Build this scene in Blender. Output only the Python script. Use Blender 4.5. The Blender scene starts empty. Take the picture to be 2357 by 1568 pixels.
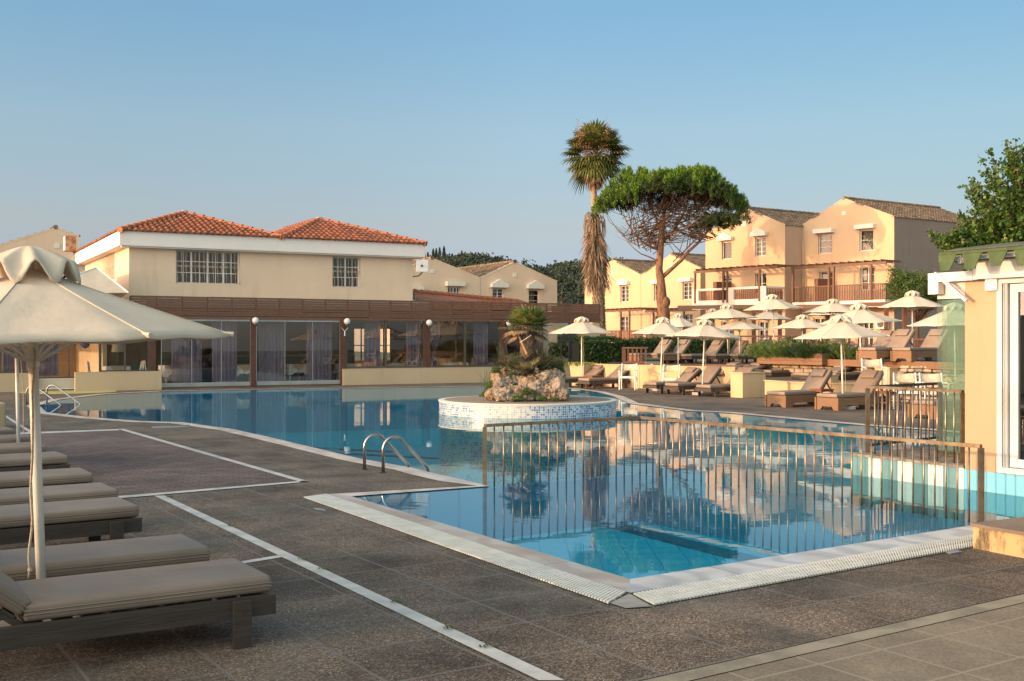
import bpy, bmesh, math, random
import numpy as np
from mathutils import Vector, Matrix, noise
from mathutils.geometry import tessellate_polygon

random.seed(7); np.random.seed(7)
PI = math.pi
S = bpy.context.scene
COL = S.collection

# ---------------------------------------------------------------- camera
H, F, CX, CY = 1.7, 2550.0, 1178.5, 784.0       # eye height, focal length in reference pixels
cam = bpy.data.cameras.new('camera'); camo = bpy.data.objects.new('camera', cam); COL.objects.link(camo)
cam.sensor_width = 36.0; cam.lens = 36.0 * F / 2357.0
cam.clip_start = 0.05; cam.clip_end = 4000
camo.location = (0, 0, H); camo.rotation_euler = (PI / 2, 0, 0)
S.camera = camo

# ---------------------------------------------------------------- sky and sun
SUN_AZ = Vector((-0.914, -0.406))                # horizontal direction towards the sun
SUN_EL = math.radians(8.2)
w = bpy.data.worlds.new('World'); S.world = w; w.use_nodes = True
nt = w.node_tree; bg = nt.nodes['Background']
sky = nt.nodes.new('ShaderNodeTexSky'); sky.sky_type = 'NISHITA'; sky.sun_disc = False
sky.sun_elevation = SUN_EL; sky.sun_rotation = math.atan2(SUN_AZ.x, SUN_AZ.y)
sky.air_density = 1.0; sky.dust_density = 0.6; sky.ozone_density = 2.2; sky.altitude = 0
# gain by height: regrades the low sky, boosts the unseen upper sky as fill
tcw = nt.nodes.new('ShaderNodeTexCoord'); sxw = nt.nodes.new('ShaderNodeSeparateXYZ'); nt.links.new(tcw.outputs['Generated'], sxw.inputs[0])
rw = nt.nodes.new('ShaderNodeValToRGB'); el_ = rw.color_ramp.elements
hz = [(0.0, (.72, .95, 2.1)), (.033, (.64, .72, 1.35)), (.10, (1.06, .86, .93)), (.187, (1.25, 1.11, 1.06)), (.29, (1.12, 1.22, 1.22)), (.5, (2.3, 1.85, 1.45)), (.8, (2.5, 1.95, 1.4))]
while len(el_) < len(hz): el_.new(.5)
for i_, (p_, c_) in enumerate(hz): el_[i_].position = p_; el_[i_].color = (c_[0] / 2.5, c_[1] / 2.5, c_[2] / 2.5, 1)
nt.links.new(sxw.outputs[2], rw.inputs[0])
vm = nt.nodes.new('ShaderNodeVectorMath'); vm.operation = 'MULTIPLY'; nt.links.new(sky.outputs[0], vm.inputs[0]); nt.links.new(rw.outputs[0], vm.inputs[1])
# unseen sky round the low sun, boosted and warmed to fill the shade
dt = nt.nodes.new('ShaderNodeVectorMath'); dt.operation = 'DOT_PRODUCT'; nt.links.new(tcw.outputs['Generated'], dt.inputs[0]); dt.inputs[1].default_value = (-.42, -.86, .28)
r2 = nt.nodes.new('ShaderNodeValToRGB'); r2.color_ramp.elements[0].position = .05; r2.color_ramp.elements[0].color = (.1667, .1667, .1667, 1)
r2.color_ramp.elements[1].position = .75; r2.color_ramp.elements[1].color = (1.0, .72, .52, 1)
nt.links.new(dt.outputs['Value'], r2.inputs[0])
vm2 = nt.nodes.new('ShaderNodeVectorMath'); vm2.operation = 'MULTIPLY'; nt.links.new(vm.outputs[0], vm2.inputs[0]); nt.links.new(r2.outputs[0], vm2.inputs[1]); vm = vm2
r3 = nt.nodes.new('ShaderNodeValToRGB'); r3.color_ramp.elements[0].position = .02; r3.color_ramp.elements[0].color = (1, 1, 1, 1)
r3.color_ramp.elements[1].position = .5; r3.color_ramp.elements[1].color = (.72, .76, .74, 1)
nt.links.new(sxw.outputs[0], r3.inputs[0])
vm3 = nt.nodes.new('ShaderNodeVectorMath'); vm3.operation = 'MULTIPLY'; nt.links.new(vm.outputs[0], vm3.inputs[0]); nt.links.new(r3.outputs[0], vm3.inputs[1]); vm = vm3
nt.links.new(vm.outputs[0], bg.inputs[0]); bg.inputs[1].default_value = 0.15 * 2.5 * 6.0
sd = bpy.data.lights.new('sun', 'SUN'); sd.energy = 2.5; sd.angle = math.radians(0.5); sd.color = (1.0, 0.62, 0.34)
so = bpy.data.objects.new('sun', sd); COL.objects.link(so)
sv = Vector((SUN_AZ.x * math.cos(SUN_EL), SUN_AZ.y * math.cos(SUN_EL), math.sin(SUN_EL)))
so.rotation_euler = sv.to_track_quat('Z', 'Y').to_euler()
S.cycles.transparent_max_bounces = 24
S.view_settings.view_transform = 'Standard'; S.view_settings.look = 'None'
S.view_settings.exposure = 0.55; S.view_settings.gamma = 1.0

# ---------------------------------------------------------------- helpers
def G(x, y, z=0.0):                              # photo pixel -> point on the level z
    Y = (H - z) * F / (y - CY)
    return Vector(((x - CX) / F * Y, Y, z))
def AT(x, y, Y):
    return Vector(((x - CX) / F * Y, Y, H - (y - CY) / F * Y))
U = Vector((0.84, 0.543, 0)).normalized()        # paving axes
V = Vector((-0.543, 0.84, 0)).normalized()
ZZ = Vector((0, 0, 1))

class MB:
    def __init__(s): s.v = []; s.f = []; s.uv = None
    def add(s, vs, fs):
        n = len(s.v); s.v.extend([tuple(p) for p in vs]); s.f.extend([tuple(i + n for i in f) for f in fs]); return s
    def poly(s, pts): return s.add(pts, [tuple(range(len(pts)))])
    def par(s, o, a, b, c):                      # parallelepiped from a corner and three edges
        o, a, b, c = Vector(o), Vector(a), Vector(b), Vector(c)
        if a.cross(b).dot(c) < 0: a, b = b, a
        p = [o, o + a, o + a + b, o + b, o + c, o + a + c, o + a + b + c, o + b + c]
        return s.add(p, [(3, 2, 1, 0), (4, 5, 6, 7), (0, 1, 5, 4), (1, 2, 6, 5), (2, 3, 7, 6), (3, 0, 4, 7)])
    def box(s, c, d, rz=0.0, ry=0.0, rx=0.0):    # centre, dimensions
        M = Matrix.Rotation(rz, 3, 'Z') @ Matrix.Rotation(ry, 3, 'Y') @ Matrix.Rotation(rx, 3, 'X')
        a, b, e = M @ Vector((d[0], 0, 0)), M @ Vector((0, d[1], 0)), M @ Vector((0, 0, d[2]))
        return s.par(Vector(c) - (a + b + e) / 2, a, b, e)
    def bar(s, p, q, wd, ht=None, up=ZZ):        # rectangular bar between two points
        p, q = Vector(p), Vector(q); ht = ht or wd; d = (q - p)
        sd_ = d.cross(up)
        if sd_.length < 1e-6: sd_ = d.cross(Vector((1, 0, 0)))
        sd_.normalize(); u2 = sd_.cross(d).normalized()
        return s.par(p - sd_ * wd / 2 - u2 * ht / 2, d, sd_ * wd, u2 * ht)
    def tube(s, pts, r, n=8, cap=True, closed=False):
        pts = [Vector(p) for p in pts]; m = len(pts)
        rr = r if isinstance(r, (list, tuple)) else [r] * m
        vs = []; ref = None
        for i, p in enumerate(pts):
            if closed: d = pts[(i + 1) % m] - pts[i - 1]
            else: d = pts[min(i + 1, m - 1)] - pts[max(i - 1, 0)]
            if d.length < 1e-9: d = Vector((0, 0, 1))
            d.normalize()
            if ref is None:
                ref = d.cross(ZZ) if abs(d.z) < .95 else d.cross(Vector((1, 0, 0)))
            ref = ref - d * ref.dot(d)
            if ref.length < 1e-6: ref = d.orthogonal()
            ref.normalize(); b = d.cross(ref)
            for k in range(n):
                t = 2 * PI * k / n
                vs.append(p + (ref * math.cos(t) + b * math.sin(t)) * rr[i])
        fs = []
        for i in range(m if closed else m - 1):
            j = (i + 1) % m
            for k in range(n):
                k2 = (k + 1) % n
                fs.append((i * n + k, i * n + k2, j * n + k2, j * n + k))
        if cap and not closed:
            fs.append(tuple(range(n - 1, -1, -1))); fs.append(tuple((m - 1) * n + k for k in range(n)))
        return s.add(vs, fs)
    def lathe(s, prof, n=24, c=(0, 0, 0)):       # profile (r, z)
        vs = []; fs = []; c = Vector(c); m = len(prof)
        for r, z in prof:
            for k in range(n):
                t = 2 * PI * k / n; vs.append(c + Vector((r * math.cos(t), r * math.sin(t), z)))
        for i in range(m - 1):
            for k in range(n):
                k2 = (k + 1) % n; fs.append((i * n + k, i * n + k2, (i + 1) * n + k2, (i + 1) * n + k))
        return s.add(vs, fs)
    def prism(s, base, vec):                     # polygon extruded by a vector
        base = [Vector(p) for p in base]; vec = Vector(vec); n = len(base)
        nr = Vector((0, 0, 0))
        for i in range(n): nr += base[i].cross(base[(i + 1) % n])
        if nr.dot(vec) < 0: base = base[::-1]
        top = [p + vec for p in base]
        return s.add(base + top, [tuple(range(n - 1, -1, -1)), tuple(range(n, 2 * n))] +
                     [(i, (i + 1) % n, (i + 1) % n + n, i + n) for i in range(n)])
    def rbox(s, c, d, r=.03, seg=3, rz=0.0, ry=0.0, puff=0.0):
        bm = bmesh.new(); bmesh.ops.create_cube(bm, size=1.0)
        for v in bm.verts: v.co = Vector((v.co.x * d[0], v.co.y * d[1], v.co.z * d[2]))
        bmesh.ops.bevel(bm, geom=list(bm.edges), offset=r, segments=seg, affect='EDGES', profile=.6)
        M = Matrix.Rotation(rz, 3, 'Z') @ Matrix.Rotation(ry, 3, 'Y')
        bm.verts.index_update()
        vs = [Vector(c) + M @ v.co for v in bm.verts]; fs = [tuple(v.index for v in f.verts) for f in bm.faces]
        bm.free(); return s.add(vs, fs)
    def sphere(s, c, r, n=12, m=8, sc=(1, 1, 1)):
        prof = [(max(1e-4, math.sin(PI * i / m)) , -math.cos(PI * i / m)) for i in range(m + 1)]
        vs = []; c = Vector(c)
        for a, z in prof:
            for k in range(n):
                t = 2 * PI * k / n; vs.append(c + Vector((a * math.cos(t) * sc[0], a * math.sin(t) * sc[1], z * sc[2])) * r)
        fs = [(i * n + k, i * n + (k + 1) % n, (i + 1) * n + (k + 1) % n, (i + 1) * n + k) for i in range(m) for k in range(n)]
        return s.add(vs, fs)
    def build(s, name, m, parent=None, smooth=False, world=True, loc=None):
        me = bpy.data.meshes.new(name)
        off = Vector((0, 0, 0))
        if world and parent is not None:
            r = parent
            while r.parent: r = r.parent
            off = r.location.copy()
        me.from_pydata([(p[0] - off.x, p[1] - off.y, p[2] - off.z) for p in s.v], [], s.f)
        me.materials.append(m)
        if smooth: me.polygons.foreach_set('use_smooth', [True] * len(me.polygons))
        me.update()
        o = bpy.data.objects.new(name, me); COL.objects.link(o)
        if parent is not None: o.parent = parent
        if loc is not None: o.location = loc
        return o

def tag(o, label=None, cat=None, group=None, kind=None):
    if label: o['label'] = label
    if cat: o['category'] = cat
    if group: o['group'] = group
    if kind: o['kind'] = kind
    return o
def thing(name, label, cat, loc=(0, 0, 0), rz=0.0, group=None):
    o = bpy.data.objects.new(name, None); COL.objects.link(o); o.empty_display_size = .2
    o.location = loc; o.rotation_euler = (0, 0, rz)
    return tag(o, label, cat, group)
def struct(o): o['kind'] = 'structure'; return o
KIDS = {}
def copy_tree(o, parent=None):
    c = o.copy(); COL.objects.link(c)
    if parent is not None: c.parent = parent
    for ch in [x for x in KIDS_OF(o)]: copy_tree(ch, c)
    return c
def KIDS_OF(o): return [x for x in bpy.data.objects if x.parent == o]

class PL:                                        # a vertical plane through two ground points
    def __init__(s, A, B):
        s.A = Vector((A[0], A[1], 0)); s.B = Vector((B[0], B[1], 0)); s.d = (s.B - s.A).normalized()
        s.n = Vector((s.d.y, -s.d.x, 0))
        if s.n.dot(-s.A) < 0: s.n = -s.n         # towards the camera
    def s_at(s, x, off=0.0):
        r = (x - CX) / F; A = s.A + s.n * off
        return (r * A.y - A.x) / (s.d.x - r * s.d.y)
    def at(s, x, y, off=0.0):
        A = s.A + s.n * off; p = A + s.d * s.s_at(x, off)
        return Vector((p.x, p.y, H - (y - CY) / F * p.y))
    def pt(s, t, z, off=0.0):
        p = s.A + s.d * t + s.n * off; return Vector((p.x, p.y, z))
    def rect(s, x0, y0, x1, y1, off=0.0):        # -> s0, z_low, s1, z_high
        xm = (x0 + x1) / 2; za, zb = s.at(xm, y0, off).z, s.at(xm, y1, off).z
        a, b = s.s_at(x0, off), s.s_at(x1, off)
        return min(a, b), min(za, zb), max(a, b), max(za, zb)
    def box(s, mb, s0, z0, s1, z1, d0, d1):
        mb.par(s.pt(s0, z0, d0), s.d * (s1 - s0), ZZ * (z1 - z0), s.n * (d1 - d0))
    def pbox(s, mb, x0, y0, x1, y1, d0, d1):
        s.box(mb, *s.rect(x0, y0, x1, y1, (d0 + d1) / 2), d0, d1)

def wall_holes(mb, pl, outer, holes, thick, off=0.0):
    """front face with rectangular openings (s0,z0,s1,z1), reveals and a back"""
    loops = [[Vector((a, b, 0)) for a, b in outer]] + [[Vector(p + (0,)) for p in ((h[0], h[1]), (h[0], h[3]), (h[2], h[3]), (h[2], h[1]))] for h in holes]
    flat = [p for l in loops for p in l]
    tri = tessellate_polygon(loops)
    vs = [pl.pt(p.x, p.y, off) for p in flat]
    fs = []
    for t in tri:
        a, b, c = (vs[i] for i in t)
        fs.append(t if (b - a).cross(c - a).dot(pl.n) > 0 else t[::-1])
    mb.add(vs, fs)
    for h in holes:
        q = [(h[0], h[1]), (h[2], h[1]), (h[2], h[3]), (h[0], h[3])]
        for i in range(4):
            a, b = q[i], q[(i + 1) % 4]
            mb.poly([pl.pt(*a, off), pl.pt(*b, off), pl.pt(*b, off - thick), pl.pt(*a, off - thick)])

# ---------------------------------------------------------------- materials
MATS = {}
def newmat(name):
    m = bpy.data.materials.new(name); m.use_nodes = True; return m, m.node_tree, m.node_tree.nodes['Principled BSDF']
def N(nt, t, **k):
    n = nt.nodes.new(t)
    for a, b in k.items(): setattr(n, a, b)
    return n
def mixc(nt, fac, c1, c2, blend='MIX'):
    n = N(nt, 'ShaderNodeMix', data_type='RGBA', blend_type=blend)
    for idx, v in ((0, fac), (6, c1), (7, c2)):
        if hasattr(v, 'links') or isinstance(v, bpy.types.NodeSocket): nt.links.new(v, n.inputs[idx])
        else: n.inputs[idx].default_value = v if idx == 0 else (*v[:3], 1)
    return n.outputs[2]
def ramp(nt, fac, stops):
    r = N(nt, 'ShaderNodeValToRGB'); e = r.color_ramp.elements
    while len(e) < len(stops): e.new(.5)
    for i, (p, c) in enumerate(stops):
        e[i].position = p; e[i].color = (c, c, c, 1) if isinstance(c, (int, float)) else (*c, 1)
    nt.links.new(fac, r.inputs[0]); return r.outputs[0]
def coords(nt, kind='Object', scale=(1, 1, 1), rz=0.0):
    tc = N(nt, 'ShaderNodeTexCoord'); mp = N(nt, 'ShaderNodeMapping')
    mp.inputs['Scale'].default_value = scale; mp.inputs['Rotation'].default_value = (0, 0, rz)
    nt.links.new(tc.outputs[kind], mp.inputs[0]); return mp.outputs[0]
def noise_t(nt, vec, sc, det=5, rough=.55, dist=0.0):
    n = N(nt, 'ShaderNodeTexNoise'); n.inputs['Scale'].default_value = sc; n.inputs['Detail'].default_value = det
    n.inputs['Roughness'].default_value = rough; n.inputs['Distortion'].default_value = dist
    nt.links.new(vec, n.inputs['Vector']); return n.outputs[0]
def bump(nt, bsdf, h, st=.3, dist=.01):
    b = N(nt, 'ShaderNodeBump'); b.inputs['Strength'].default_value = st; b.inputs['Distance'].default_value = dist
    nt.links.new(h, b.inputs['Height']); nt.links.new(b.outputs[0], bsdf.inputs['Normal']); return b
def mat(name, c, c2=None, sc=2.0, rough=.7, bmp=0.0, bs=40.0, metal=0.0, scale=(1, 1, 1), lo=.35, hi=.65, spec=None, bd=.01, dist=0.0, trans=0.0):
    if name in MATS: return MATS[name]
    m, nt, b = newmat(name)
    b.inputs['Roughness'].default_value = rough; b.inputs['Metallic'].default_value = metal
    if spec is not None: b.inputs['Specular IOR Level'].default_value = spec
    vec = coords(nt, scale=scale)
    if c2 is None: c2 = tuple(x * .82 for x in c)
    f = ramp(nt, noise_t(nt, vec, sc, dist=dist), [(lo, 0.0), (hi, 1.0)])
    colr = mixc(nt, f, c, c2); nt.links.new(colr, b.inputs['Base Color'])
    if bmp: bump(nt, b, noise_t(nt, vec, bs, 3), bmp, bd)
    if trans:
        tr = N(nt, 'ShaderNodeBsdfTranslucent'); nt.links.new(colr, tr.inputs[0])
        mx = N(nt, 'ShaderNodeMixShader'); mx.inputs[0].default_value = trans
        nt.links.new(b.outputs[0], mx.inputs[1]); nt.links.new(tr.outputs[0], mx.inputs[2])
        nt.links.new(mx.outputs[0], nt.nodes['Material Output'].inputs[0])
    MATS[name] = m; return m
def leafmat(name, cols, rough=.55, trans=.35):
    if name in MATS: return MATS[name]
    m, nt, b = newmat(name); g = N(nt, 'ShaderNodeNewGeometry')
    st = [(i / max(1, len(cols) - 1), c) for i, c in enumerate(cols)]
    c = ramp(nt, g.outputs['Random Per Island'], st)
    nt.links.new(c, b.inputs['Base Color']); b.inputs['Roughness'].default_value = rough
    tr = N(nt, 'ShaderNodeBsdfTranslucent'); nt.links.new(c, tr.inputs[0])
    mx = N(nt, 'ShaderNodeMixShader'); mx.inputs[0].default_value = trans
    nt.links.new(b.outputs[0], mx.inputs[1]); nt.links.new(tr.outputs[0], mx.inputs[2])
    nt.links.new(mx.outputs[0], nt.nodes['Material Output'].inputs[0])
    MATS[name] = m; return m
def glassmat(name, tint, boost=1.0, rough=0.0, minr=.0, ior=1.5, dirty=None):
    if name in MATS: return MATS[name]
    m, nt, b = newmat(name); nt.nodes.remove(b)
    lw = N(nt, 'ShaderNodeLayerWeight'); lw.inputs[0].default_value = .5
    fr = N(nt, 'ShaderNodeMath', operation='POWER'); nt.links.new(lw.outputs['Facing'], fr.inputs[0]); fr.inputs[1].default_value = 5.0
    ml = N(nt, 'ShaderNodeMath', operation='MULTIPLY_ADD'); ml.use_clamp = True
    ml.inputs[1].default_value = boost; ml.inputs[2].default_value = minr
    nt.links.new(fr.outputs[0], ml.inputs[0])
    t = N(nt, 'ShaderNodeBsdfTransparent'); t.inputs[0].default_value = (*tint, 1)
    gl = N(nt, 'ShaderNodeBsdfGlossy'); gl.inputs['Roughness'].default_value = rough; gl.inputs[0].default_value = (1, 1, 1, 1)
    mx = N(nt, 'ShaderNodeMixShader')
    nt.links.new(ml.outputs[0], mx.inputs[0]); nt.links.new(t.outputs[0], mx.inputs[1]); nt.links.new(gl.outputs[0], mx.inputs[2])
    nt.links.new(mx.outputs[0], nt.nodes['Material Output'].inputs[0])
    if dirty:
        df = N(nt, 'ShaderNodeBsdfDiffuse'); df.inputs[0].default_value = (*dirty[:3], 1); t2 = N(nt, 'ShaderNodeBsdfTranslucent'); t2.inputs[0].default_value = (*dirty[:3], 1)
        a_ = N(nt, 'ShaderNodeMixShader'); a_.inputs[0].default_value = .5; nt.links.new(df.outputs[0], a_.inputs[1]); nt.links.new(t2.outputs[0], a_.inputs[2])
        b_ = N(nt, 'ShaderNodeMixShader'); nt.links.new(N_mul(nt, noise_t(nt, coords(nt), 2.2, 5), dirty[3] * 2), b_.inputs[0]); nt.links.new(mx.outputs[0], b_.inputs[1]); nt.links.new(a_.outputs[0], b_.inputs[2]); nt.links.new(b_.outputs[0], nt.nodes['Material Output'].inputs[0])
    MATS[name] = m; return m

AXR = math.atan2(U.y, U.x)
def deckmat():
    m, nt, b = newmat('aggregate_paving')
    v = coords(nt, 'Object', rz=-AXR)
    br = N(nt, 'ShaderNodeTexBrick'); br.offset = 0.0; br.inputs['Scale'].default_value = 1.0
    br.inputs['Brick Width'].default_value = .62; br.inputs['Row Height'].default_value = .62
    br.inputs['Mortar Size'].default_value = .011; br.inputs['Mortar Smooth'].default_value = .3
    br.inputs['Color1'].default_value = (.0, .0, .0, 1); br.inputs['Color2'].default_value = (1, 1, 1, 1); br.inputs['Mortar'].default_value = (.5, .5, .5, 1)
    wob = N(nt, 'ShaderNodeVectorMath', operation='MULTIPLY_ADD')
    nz = N(nt, 'ShaderNodeTexNoise'); nz.inputs['Scale'].default_value = 3.0; nt.links.new(v, nz.inputs['Vector'])
    wob.inputs[1].default_value = (.02, .02, 0); nt.links.new(nz.outputs['Color'], wob.inputs[0]); nt.links.new(v, wob.inputs[2])
    nt.links.new(wob.outputs[0], br.inputs['Vector'])
    vo = N(nt, 'ShaderNodeTexVoronoi'); vo.inputs['Scale'].default_value = 115; nt.links.new(v, vo.inputs['Vector'])
    sepc = N(nt, 'ShaderNodeSeparateColor'); nt.links.new(vo.outputs['Color'], sepc.inputs[0])
    peb = ramp(nt, sepc.outputs[0], [(0, (.036, .029, .024)), (.35, (.098, .075, .060)), (.7, (.165, .13, .105)), (.93, (.25, .20, .16)), (1, (.42, .36, .30))])
    tone = ramp(nt, noise_t(nt, v, 1.1, 6, .6), [(.35, (.62, .58, .54)), (.62, (1.25, 1.2, 1.13))])
    colr = mixc(nt, 1.0, peb, tone, 'MULTIPLY')
    slab = mixc(nt, .85, colr, mixc(nt, br.outputs['Color'], (.84, .86, .86), (1.12, 1.12, 1.12)), 'MULTIPLY')
    stn = ramp(nt, noise_t(nt, v, .75, 7, .65, .6), [(.46, 0.0), (.6, 1.0)])
    smooth_c = mixc(nt, noise_t(nt, v, 9, 5), (.10, .095, .085), (.17, .155, .135))
    c3 = mixc(nt, N_mul(nt, stn, .38), slab, smooth_c)
    dk = ramp(nt, noise_t(nt, v, .42, 7, .7, .8), [(.5, 1.0), (.66, .5)])
    c4 = mixc(nt, 1.0, c3, dk, 'MULTIPLY')
    c5 = mixc(nt, N_mul(nt, br.outputs['Fac'], .8), c4, (.165, .155, .145))
    nt.links.new(c5, b.inputs['Base Color']); b.inputs['Roughness'].default_value = .78
    b.inputs['Specular IOR Level'].default_value = .35
    bump(nt, b, vo.outputs['Distance'], .5, .006); return m
def N_mul(nt, s, k):
    m = N(nt, 'ShaderNodeMath', operation='MULTIPLY'); nt.links.new(s, m.inputs[0]); m.inputs[1].default_value = k; return m.outputs[0]
def brickmat():
    m, nt, b = newmat('brick_paving'); v = coords(nt, 'Object', rz=-AXR)
    br = N(nt, 'ShaderNodeTexBrick'); br.inputs['Scale'].default_value = 1.0
    br.inputs['Brick Width'].default_value = .21; br.inputs['Row Height'].default_value = .105
    br.inputs['Mortar Size'].default_value = .009; br.inputs['Mortar Smooth'].default_value = .2
    br.inputs['Color1'].default_value = (.10, .068, .06, 1); br.inputs['Color2'].default_value = (.175, .122, .108, 1); br.inputs['Mortar'].default_value = (.045, .04, .037, 1)
    nt.links.new(v, br.inputs['Vector'])
    t = ramp(nt, noise_t(nt, v, .9, 6, .6), [(.35, (.7, .7, .7)), (.65, (1.3, 1.25, 1.22))])
    nt.links.new(mixc(nt, 1.0, br.outputs['Color'], t, 'MULTIPLY'), b.inputs['Base Color']); b.inputs['Roughness'].default_value = .8
    bump(nt, b, br.outputs['Fac'], -.5, .01); return m
def tilemat(name, size, stops, c_grout, kind='UV', blotch=None, rough=.25, grout=.08):
    m, nt, b = newmat(name); v = coords(nt, kind, scale=(1 / size, 1 / size, 1 / size))
    fl = N(nt, 'ShaderNodeVectorMath', operation='FLOOR'); nt.links.new(v, fl.inputs[0])
    wn = N(nt, 'ShaderNodeTexWhiteNoise'); nt.links.new(fl.outputs[0], wn.inputs[0])
    val = wn.outputs['Value']
    if blotch:
        big = noise_t(nt, coords(nt, kind), blotch, 2)
        ad = N(nt, 'ShaderNodeMath', operation='ADD'); nt.links.new(val, ad.inputs[0])
        bb = ramp(nt, big, [(.3, 0.0), (.7, 1.0)])
        nt.links.new(bb, ad.inputs[1]); val = N_mul(nt, ad.outputs[0], .5)
    c = ramp(nt, val, stops)
    fr = N(nt, 'ShaderNodeVectorMath', operation='FRACTION'); nt.links.new(v, fr.inputs[0])
    sx = N(nt, 'ShaderNodeSeparateXYZ'); nt.links.new(fr.outputs[0], sx.inputs[0])
    def edge(o):
        a = N(nt, 'ShaderNodeMath', operation='SUBTRACT'); nt.links.new(o, a.inputs[0]); a.inputs[1].default_value = .5
        a2 = N(nt, 'ShaderNodeMath', operation='ABSOLUTE'); nt.links.new(a.outputs[0], a2.inputs[0])
        g = N(nt, 'ShaderNodeMath', operation='GREATER_THAN'); nt.links.new(a2.outputs[0], g.inputs[0]); g.inputs[1].default_value = .5 - grout
        return g.outputs[0]
    mx = N(nt, 'ShaderNodeMath', operation='MAXIMUM'); nt.links.new(edge(sx.outputs[0]), mx.inputs[0]); nt.links.new(edge(sx.outputs[1]), mx.inputs[1])
    nt.links.new(mixc(nt, mx.outputs[0], c, c_grout), b.inputs['Base Color']); b.inputs['Roughness'].default_value = rough
    if kind == 'Object': b.inputs['Specular IOR Level'].default_value = 0.0
    return m
def woodmat(name, c, c2, rough=.6, sc=(2, 25, 25)):
    return mat(name, c, c2, sc=1.2, rough=rough, bmp=.25, bs=4, scale=sc, lo=.3, hi=.7, dist=.4)

m_deck = deckmat(); m_brick = brickmat()
m_ground = mat('far_ground', (.12, .11, .08), (.08, .09, .05), sc=.05, rough=.9)
m_stripe = mat('white_marble_strip', (.58, .56, .52), (.36, .37, .37), sc=5, rough=.5, bmp=.1, lo=.35, hi=.7)
def marblemat(name, a, b_, v1):
    m, nt, b = newmat(name); v = coords(nt, 'Object', rz=-AXR)
    wv = N(nt, 'ShaderNodeTexWave', wave_type='BANDS'); wv.inputs['Scale'].default_value = .9; wv.inputs['Distortion'].default_value = 9
    wv.inputs['Detail'].default_value = 4; wv.inputs['Detail Scale'].default_value = 1.6; nt.links.new(v, wv.inputs['Vector'])
    c = mixc(nt, ramp(nt, wv.outputs['Fac'], [(.3, 0.0), (.9, 1.0)]), a, v1)
    br = N(nt, 'ShaderNodeTexBrick'); br.offset = 0; br.inputs['Scale'].default_value = 1; br.inputs['Brick Width'].default_value = 1.15; br.inputs['Row Height'].default_value = 1.15
    br.inputs['Mortar Size'].default_value = .006; nt.links.new(v, br.inputs['Vector'])
    c = mixc(nt, ramp(nt, noise_t(nt, v, 1.3, 5), [(.48, 0.0), (.68, .7)]), c, b_)
    c = mixc(nt, br.outputs['Fac'], c, (.12, .11, .1))
    nt.links.new(c, b.inputs['Base Color']); b.inputs['Roughness'].default_value = .38; return m
m_marble = marblemat('pool_edge_marble', (.56, .58, .60), (.42, .35, .28), (.38, .41, .45))
m_coping = marblemat('pool_coping_stone', (.62, .56, .50), (.36, .29, .24), (.50, .42, .36))
m_grate = mat('white_plastic_grating', (.74, .73, .68), (.62, .60, .52), sc=6, rough=.45)
m_under = mat('grating_channel', (.03, .03, .028), rough=.9)
m_cloth = mat('cream_canvas', (.68, .58, .46), (.60, .51, .40), sc=2.2, rough=.85, bmp=.35, bs=5, bd=.025, trans=.12)
m_white = mat('white_paint', (.74, .73, .70), (.66, .65, .61), sc=4, rough=.4)
m_pole = mat('white_pole_enamel', (.76, .73, .67), (.66, .63, .56), sc=6, rough=.3)
m_steel = mat('brushed_steel', (.36, .29, .20), (.22, .15, .09), sc=9, rough=.34, metal=.75)
m_steel2 = mat('polished_steel', (.52, .50, .47), (.40, .37, .33), sc=6, rough=.22, metal=1)
m_dkrail = mat('dark_painted_rail', (.06, .055, .05), rough=.5)
m_mattress = mat('taupe_vinyl_cushion', (.26, .20, .155), (.21, .16, .125), sc=2.5, rough=.5, bmp=.35, bs=3.2, bd=.03, spec=.45)
m_lwood = woodmat('weathered_dark_timber', (.065, .048, .038), (.035, .027, .022))
m_bwood = woodmat('warm_brown_timber', (.25, .135, .07), (.15, .08, .04))
m_slat = woodmat('stained_slat_timber', (.17, .078, .045), (.10, .047, .028))
m_slatred = woodmat('red_brown_timber', (.17, .055, .028), (.11, .036, .02))
m_post = mat('red_brown_post_paint', (.10, .035, .018), (.07, .025, .014), sc=4, rough=.5)
def stucco(name, c, dirt=None, amt=.5, dl=.55):
    m, nt, b = newmat(name); v = coords(nt)
    a = mixc(nt, ramp(nt, noise_t(nt, v, .6, 6, .6), [(.35, 0.0), (.7, 1.0)]), c, tuple(x * .9 for x in c))
    st = coords(nt, scale=(2.2, 2.2, .35))
    d = ramp(nt, noise_t(nt, st, 1.0, 6, .65), [(dl, 0.0), (dl + .16, amt)])
    a = mixc(nt, d, a, dirt or tuple(x * .72 for x in c))
    nt.links.new(a, b.inputs['Base Color']); b.inputs['Roughness'].default_value = .9; b.inputs['Specular IOR Level'].default_value = .2
    bump(nt, b, noise_t(nt, v, 22, 4), .25, .01); return m
m_wall = stucco('cream_stucco', (.66, .51, .375), (.48, .37, .27), .5, .54)
m_wallw = stucco('white_fascia_paint', (.74, .70, .66), amt=.25)
m_wallh = stucco('apricot_stucco', (.56, .39, .25))
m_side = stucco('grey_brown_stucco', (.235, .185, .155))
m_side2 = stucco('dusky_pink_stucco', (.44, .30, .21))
m_walls = stucco('pink_stucco', (.50, .34, .26))
m_lowwall = stucco('yellow_stucco', (.58, .41, .24), (.3, .24, .14), .4)
m_hood = stucco('white_stucco', (.70, .66, .58), amt=.3)
m_frame = mat('white_window_frame', (.66, .66, .64), rough=.4)
m_alu = mat('brown_aluminium', (.10, .085, .07), rough=.4, metal=.3)
m_silver = mat('silver_aluminium', (.42, .43, .44), rough=.35, metal=.7)
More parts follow.
